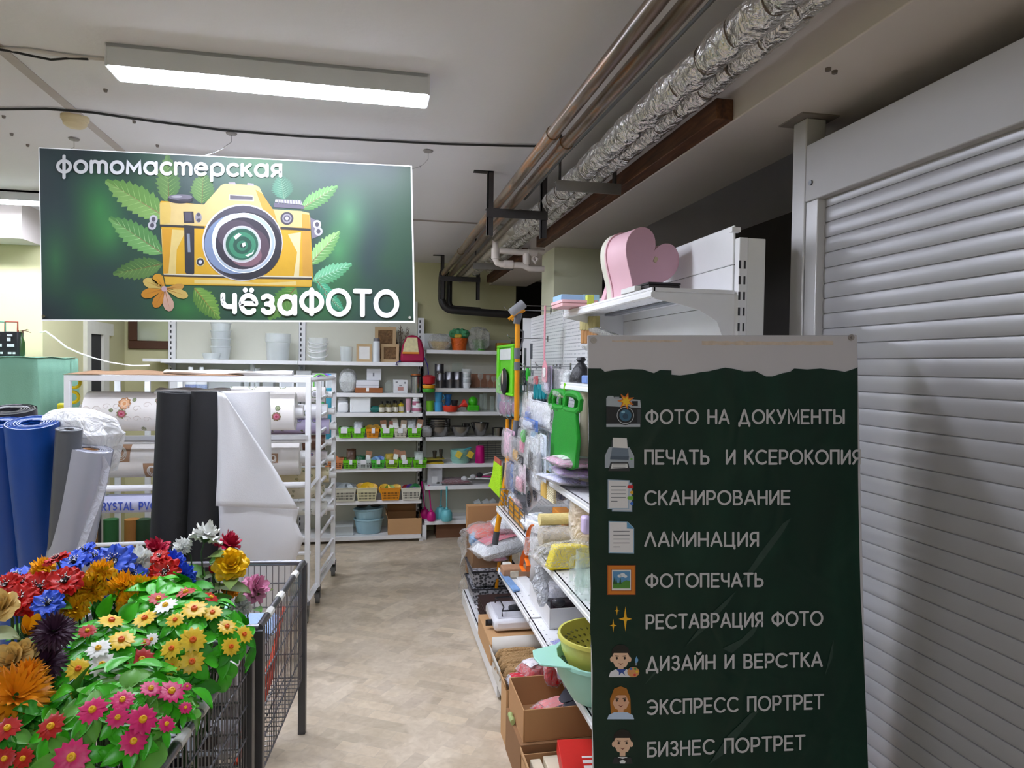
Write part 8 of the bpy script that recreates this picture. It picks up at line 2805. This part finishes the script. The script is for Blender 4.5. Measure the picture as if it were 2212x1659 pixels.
BC_ = M('#4aa4d8', .35, var=.04, name='sky_blue_plastic')
for i, (a, c, d, z) in enumerate(((938, 957, 869, 0), (939, 956, 848, .088))):
    x, w, h = prd(a, c, d, 6.54, RV[2] + z)
    t = thing('plastic_mug', 'sky blue mug on the third grey shelf, %s' % ('lower', 'upper')[i], 'mug', (x, 6.54, RV[2] + z), 'sky blue mugs')
    MB().lathe([(w * .42, 0), (w * .5, h), (w * .46, h), (w * .38, .01)], (x, 6.54, RV[2] + z + .001), 20).build('mug_body', BC_, t)
    MB().tube([V((x + w * .48 + .02 * math.sin(PI * k / 8), 6.53, RV[2] + z + h * (.25 + .55 * k / 8))) for k in range(9)], .005, 6).build('handle', BC_, t)
for i, (a, c, d, z) in enumerate(((960, 974, 868, 0), (960, 976, 852, .07))):
    lath('plastic_bowl', 'blue bowl behind the mugs, %s' % ('lower', 'upper')[i], 'bowl', a, c, d, RV[2] + z, [(.5, 0), (.7, .1), (1, 1), (.93, 1), (.5, .15)], M('#3a80c4', .35), 6.62, group='blue bowls')
lath('orange_dish', 'orange-rimmed dish on the third grey shelf', 'dish', 956, 990, 876, RV[2], [(.8, 0), (1, .7), (1.02, 1), (.96, 1), (.8, .15)], M('#d8402a', .4), 6.53)
lath('black_cup', 'black cup lying on the orange dish', 'cup', 974, 990, 865, RV[2] + .05, [(.7, 0), (1, 1), (.9, 1), (.6, .1)], M('#2f2f33', .35), 6.56)
x, w, h = prd(988, 1014, 862, 6.52, RV[2])
t = thing('funnel', 'red funnel on the third grey shelf', 'funnel', (x, 6.52, RV[2]))
MB(MX.Translation((x, 6.55, RV[2] + h * .55)) @ MX.Rotation(1.1, 4, 'Y')).lathe([(.008, -.07), (.012, -.02), (.045, .03), (.047, .034)], (0, 0, 0), 18).build('cone', M('#d8301c', .4), t)
x, w, h = prd(1012, 1033, 857, 6.54, RV[2])
LG_ = M('#3fb41c', .35, var=.05, name='leaf_green_plastic')
t = thing('juicer', 'bright green plastic citrus press on the third grey shelf', 'juicer', (x, 6.54, RV[2]))
MB().box(x - w * .62, x + w * .6, 6.50, 6.62, RV[2] + .001, RV[2] + h * .45).build('base', LG_, t, bev=.012)
MB().ball((x, 6.56, RV[2] + h * .66), w * .5, .05, h * .36, 18, 10).build('press_top', LG_, t)
for i, (a, c) in enumerate(((992, 1014), (1012, 1037))):
    lath('saucer', 'clear plate in front of the green press, %s' % ('left', 'right')[i], 'plate', a, c, 886, RV[2], [(.5, 0), (1, .9), (1, 1), (.5, .3)], GLASS, 6.51)
for i, (a, c, d) in enumerate(((1036, 1043, 852), (1044, 1052, 850), (1058, 1068, 856), (1070, 1080, 853))):
    lath('drinking_glass', 'tall clear drinking glass on the third grey shelf, %s from the left' % ('first', 'second', 'third', 'fourth')[i], 'glass', a, c, d, RV[2], [(.85, 0), (1, 1), (.93, 1), (.8, .06)], GLASS, 6.55, group='tall drinking glasses', n=16)
# fourth grey shelf: steel bowls
SB = M('#8e8c88', .2, .95, var=.15, name='polished_steel')
for i in range(5):
    lath('steel_basin', 'wide steel bowl, %s in the stack at the left of the fourth grey shelf' % ('lowest', 'second', 'third', 'fourth', 'topmost')[i], 'bowl', 919, 974, 921 - i * 4, RV[3] + i * .016 + .004, [(.62, 0), (.7, .03), (.97, .93), (1, 1), (.96, .98), (.66, .06)], SB, 6.62, 'stacked steel bowls', 32)
for i, (a, c, d, z, yy) in enumerate(((971, 1017, 921, 0, 6.58), (1017, 1057, 913, 0, 6.60), (1025, 1050, 913, .03, 6.58), (998, 1016, 915, .01, 6.68))):
    lath('steel_bowl', 'shiny steel bowl on the fourth grey shelf, %s' % ('left one in front', 'right one with another inside', 'smaller one inside the right bowl', 'small one at the back')[i], 'bowl', a, c, d, RV[3] + z, [(.4, 0), (.5, .04), (.9, .7), (1.02, 1), (.95, .97), (.46, .08)], SB, yy, n=30)
lath('steel_pan', 'small steel saucepan at the right of the fourth grey shelf', 'pan', 1063, 1090, 924, RV[3], [(1, 0), (1, 1), (.95, 1), (.95, .1)], SB, 6.58, extra=[('base_ring', [(1.01, 0), (1.01, .12)], STEEL)])
packet('crumpled clear bag at the left end of the fourth grey shelf', (aty(922, 930, 6.5).x, 6.52, RV[3]), (.1, .1, .10), '#8a8a8c', seed=130)
# fifth
x, w, h = prd(921, 958, 987, 6.55, RV[4])
tag(MB().box(x - w / 2, x + w / 2, 6.50, 6.68, RV[4] + .001, RV[4] + .012).build('yellow_tray', M('#c9a822', .45), bev=.004), 'flat yellow tray on the fifth grey shelf', 'tray')
tag(MB(MX.Translation((x, 6.6, RV[4] + .035)) @ MX.Rotation(-.06, 4, 'Y')).box(-w * .55, w * .55, -.08, .08, 0, .008).build('olive_tray', M('#9a8a2f', .5), bev=.003), 'olive tray resting above the yellow tray', 'tray')
for i, (a, c, d) in enumerate(((934, 944, 974), (948, 957, 971))):
    lath('small_cup', 'small black cup on the olive tray, %s' % ('left', 'right')[i], 'cup', a, c, d, RV[4] + .045, [(.6, 0), (1, 1), (.9, 1), (.5, .1)], M('#3a342a', .4), 6.58)
MINT = M('#9fd2c4', .4, var=.04, name='mint_plastic')
for i in range(6):
    lath('plastic_plate', 'pale mint dish, %s in the stack on the fifth grey shelf' % ('lowest', 'second', 'third', 'fourth', 'fifth', 'topmost')[i], 'dish', 973, 1017, 991 - 4.0 * i, RV[4] + .017 * i, [(.8, 0), (.97, .8), (1, 1), (.95, 1), (.8, .2)], MINT, 6.58, 'stacked mint dishes', 30)
for i, (px, c) in enumerate(((991, '#e2c84a'), (1016, '#d9b83a'))):
    p = aty(px, 982, 6.46)
    tag(MB(MX.Translation(p) @ MX.Rotation(.5, 4, 'Y')).box(-.028, .028, -.002, .002, -.03, .03).build('paper_tag', M(c, .5, var=.3, scale=40)), 'yellow and white swing tag on the mint dishes, %s' % ('left', 'right')[i], 'tag')
p0, p1 = aty(998, 976, 6.56), aty(1018, 967, 6.56)
tag(MB().tube([p0, (p0 + p1) / 2 + V((0, 0, .01)), p1], .012, 8, flat=.5).build('turquoise_handle', M('#3aa0a8', .35)), 'turquoise handle lying on the mint dishes', 'handle')
lath('plastic_vase', 'bright magenta tall cup standing upside down on the fifth grey shelf', 'cup', 1027, 1047, 963, RV[4], [(1, 0), (.98, .5), (.86, .97), (.6, 1), (0, 1)], M('#c8107a', .4, name='magenta_plastic'), 6.54)
x, w, h = prd(1034, 1090, 955, 6.74, RV[4])
b = MB()
for i in range(9):
    b.tube([(x - w / 2, 6.74, RV[4] + .01 + h * i / 8), (x + w / 2, 6.74, RV[4] + .01 + h * i / 8)], .003, 5)
for i in range(4):
    b.tube([(x - w / 2 + w * i / 3, 6.74, RV[4] + .004), (x - w / 2 + w * i / 3, 6.74, RV[4] + .01 + h)], .003, 5)
tag(b.build('wire_rack', DARKSTEEL), 'wire grid leaning at the back of the fifth grey shelf', 'rack')
# sixth
boxy('scale_box', 'grey picture box at the left of the sixth grey shelf', 'box', 924, 956, 1010, RV[5], M('#b4b6ba', .4, var=.25, scale=14), 6.52, .06, extra=[('printed_disc', .3, .65, .12, .5, M('#d6d8da', .4)), ('printed_dot', .6, .8, .1, .2, M('#4a4c48', .5)), ('printed_line', .2, .9, .85, .89, M('#6c6e72', .5))])
packet('dark red plastic packets lying on the sixth grey shelf', (aty(982, 1035, 6.6).x, 6.6, RV[5]), (.30, .2, .06), '#7a2a3c', seed=131)
for i, (px, py, c) in enumerate(((1003, 1034, '#e0e0e2'), (1022, 1030, '#c9c9cc'), (1036, 1026, '#2c2c2e'))):
    p0 = aty(px, py, 6.54)
    p0.z = max(p0.z, RV[5] + .024 + .012 * i)
    t = thing('toilet_brush', '%s toilet brush lying on the sixth grey shelf' % ('white', 'pale grey', 'black')[i], 'brush', p0)
    MB().ball(p0, .032, .024, .024, 14, 8).build('bristle_head', M(c, .8, var=.15, bump=.6, bscale=120), t)
    MB().tube([p0 + V((.03, 0, 0)), p0 + V((.12, -.01, .004 + .02 * (i == 2))), p0 + V((.28, -.02, -.004))], .006, 8).build('handle', WHITE2 if i != 1 else M('#c21c78', .4), t)
# bottom right: upright toilet brushes in holders, box and jars
for i, (px, py, hx, hy, yy, c, nm) in enumerate(((932, 1095, 926, 1048, 6.52, '#c01478', 'magenta toilet brush set on the bottom grey shelf, front one'), (918, 1090, 911, 1040, 6.64, '#c01478', 'magenta toilet brush set half behind the upright'), (965, 1095, 965, 1050, 6.50, '#6fc0c8', 'turquoise toilet brush set on the bottom grey shelf, right one'), (952, 1088, 954, 1050, 6.62, '#6fc0c8', 'turquoise toilet brush set behind the right one'))):
    x = aty(px, py, yy).x
    z = RV[6] + .001
    m_ = M(c, .35, var=.03)
    big = i >= 2
    r = .055 if big else .042
    hh = .105 if big else .085
    t = thing('toilet_brush_set', nm, 'toilet brush', (x, yy, z))
    MB().lathe([(r * .9, 0), (r, .02), (r * .95, hh * .7), (r * .62, hh * .97), (r * .3, hh), (r * .28, hh * .8)], (x, yy, z), 24).build('holder', m_, t)
    top = aty(hx, hy, yy)
    MB().tube([V((x, yy, z + hh * .8)), V((x, yy, z + hh)).lerp(top, .45), top], [.006, .006, .011 if big else .008], 10).build('handle', m_, t)
    MB().lathe([(.013, 0), (.016, .012), (.008, .02)], (x, yy, z + hh), 14).build('collar', m_, t)
t = carton('brown carton on the floor under the bottom grey shelf', aty(942, 1150, 6.56).x, aty(1012, 1150, 6.56).x, 6.56, 6.83, 0.0, .145, False, M('#7a543c', .8))
for i, (px, py) in enumerate(((1022, 1087), (1040, 1082), (1052, 1084), (1066, 1086), (1030, 1078), (1048, 1075), (1062, 1077))):
    p = aty(px, py, 6.62 + .03 * (i > 3))
    p.z = RV[6] + .012 + (.0 if i < 4 else .075)
    tag(MB(MX.Translation(p + V((0, 0, .04))) @ MX.Rotation(.9 + .2 * i, 4, 'Z') @ MX.Rotation(1.3, 4, 'X')).lathe([(.028, -.03), (.034, .02), (.036, .03), (.03, .03), (.026, -.025)], (0, 0, 0), 18).build('glass_jar', MILKY), 'small milky jar in the heap on the bottom grey shelf', 'jar', 'heap of milky jars')
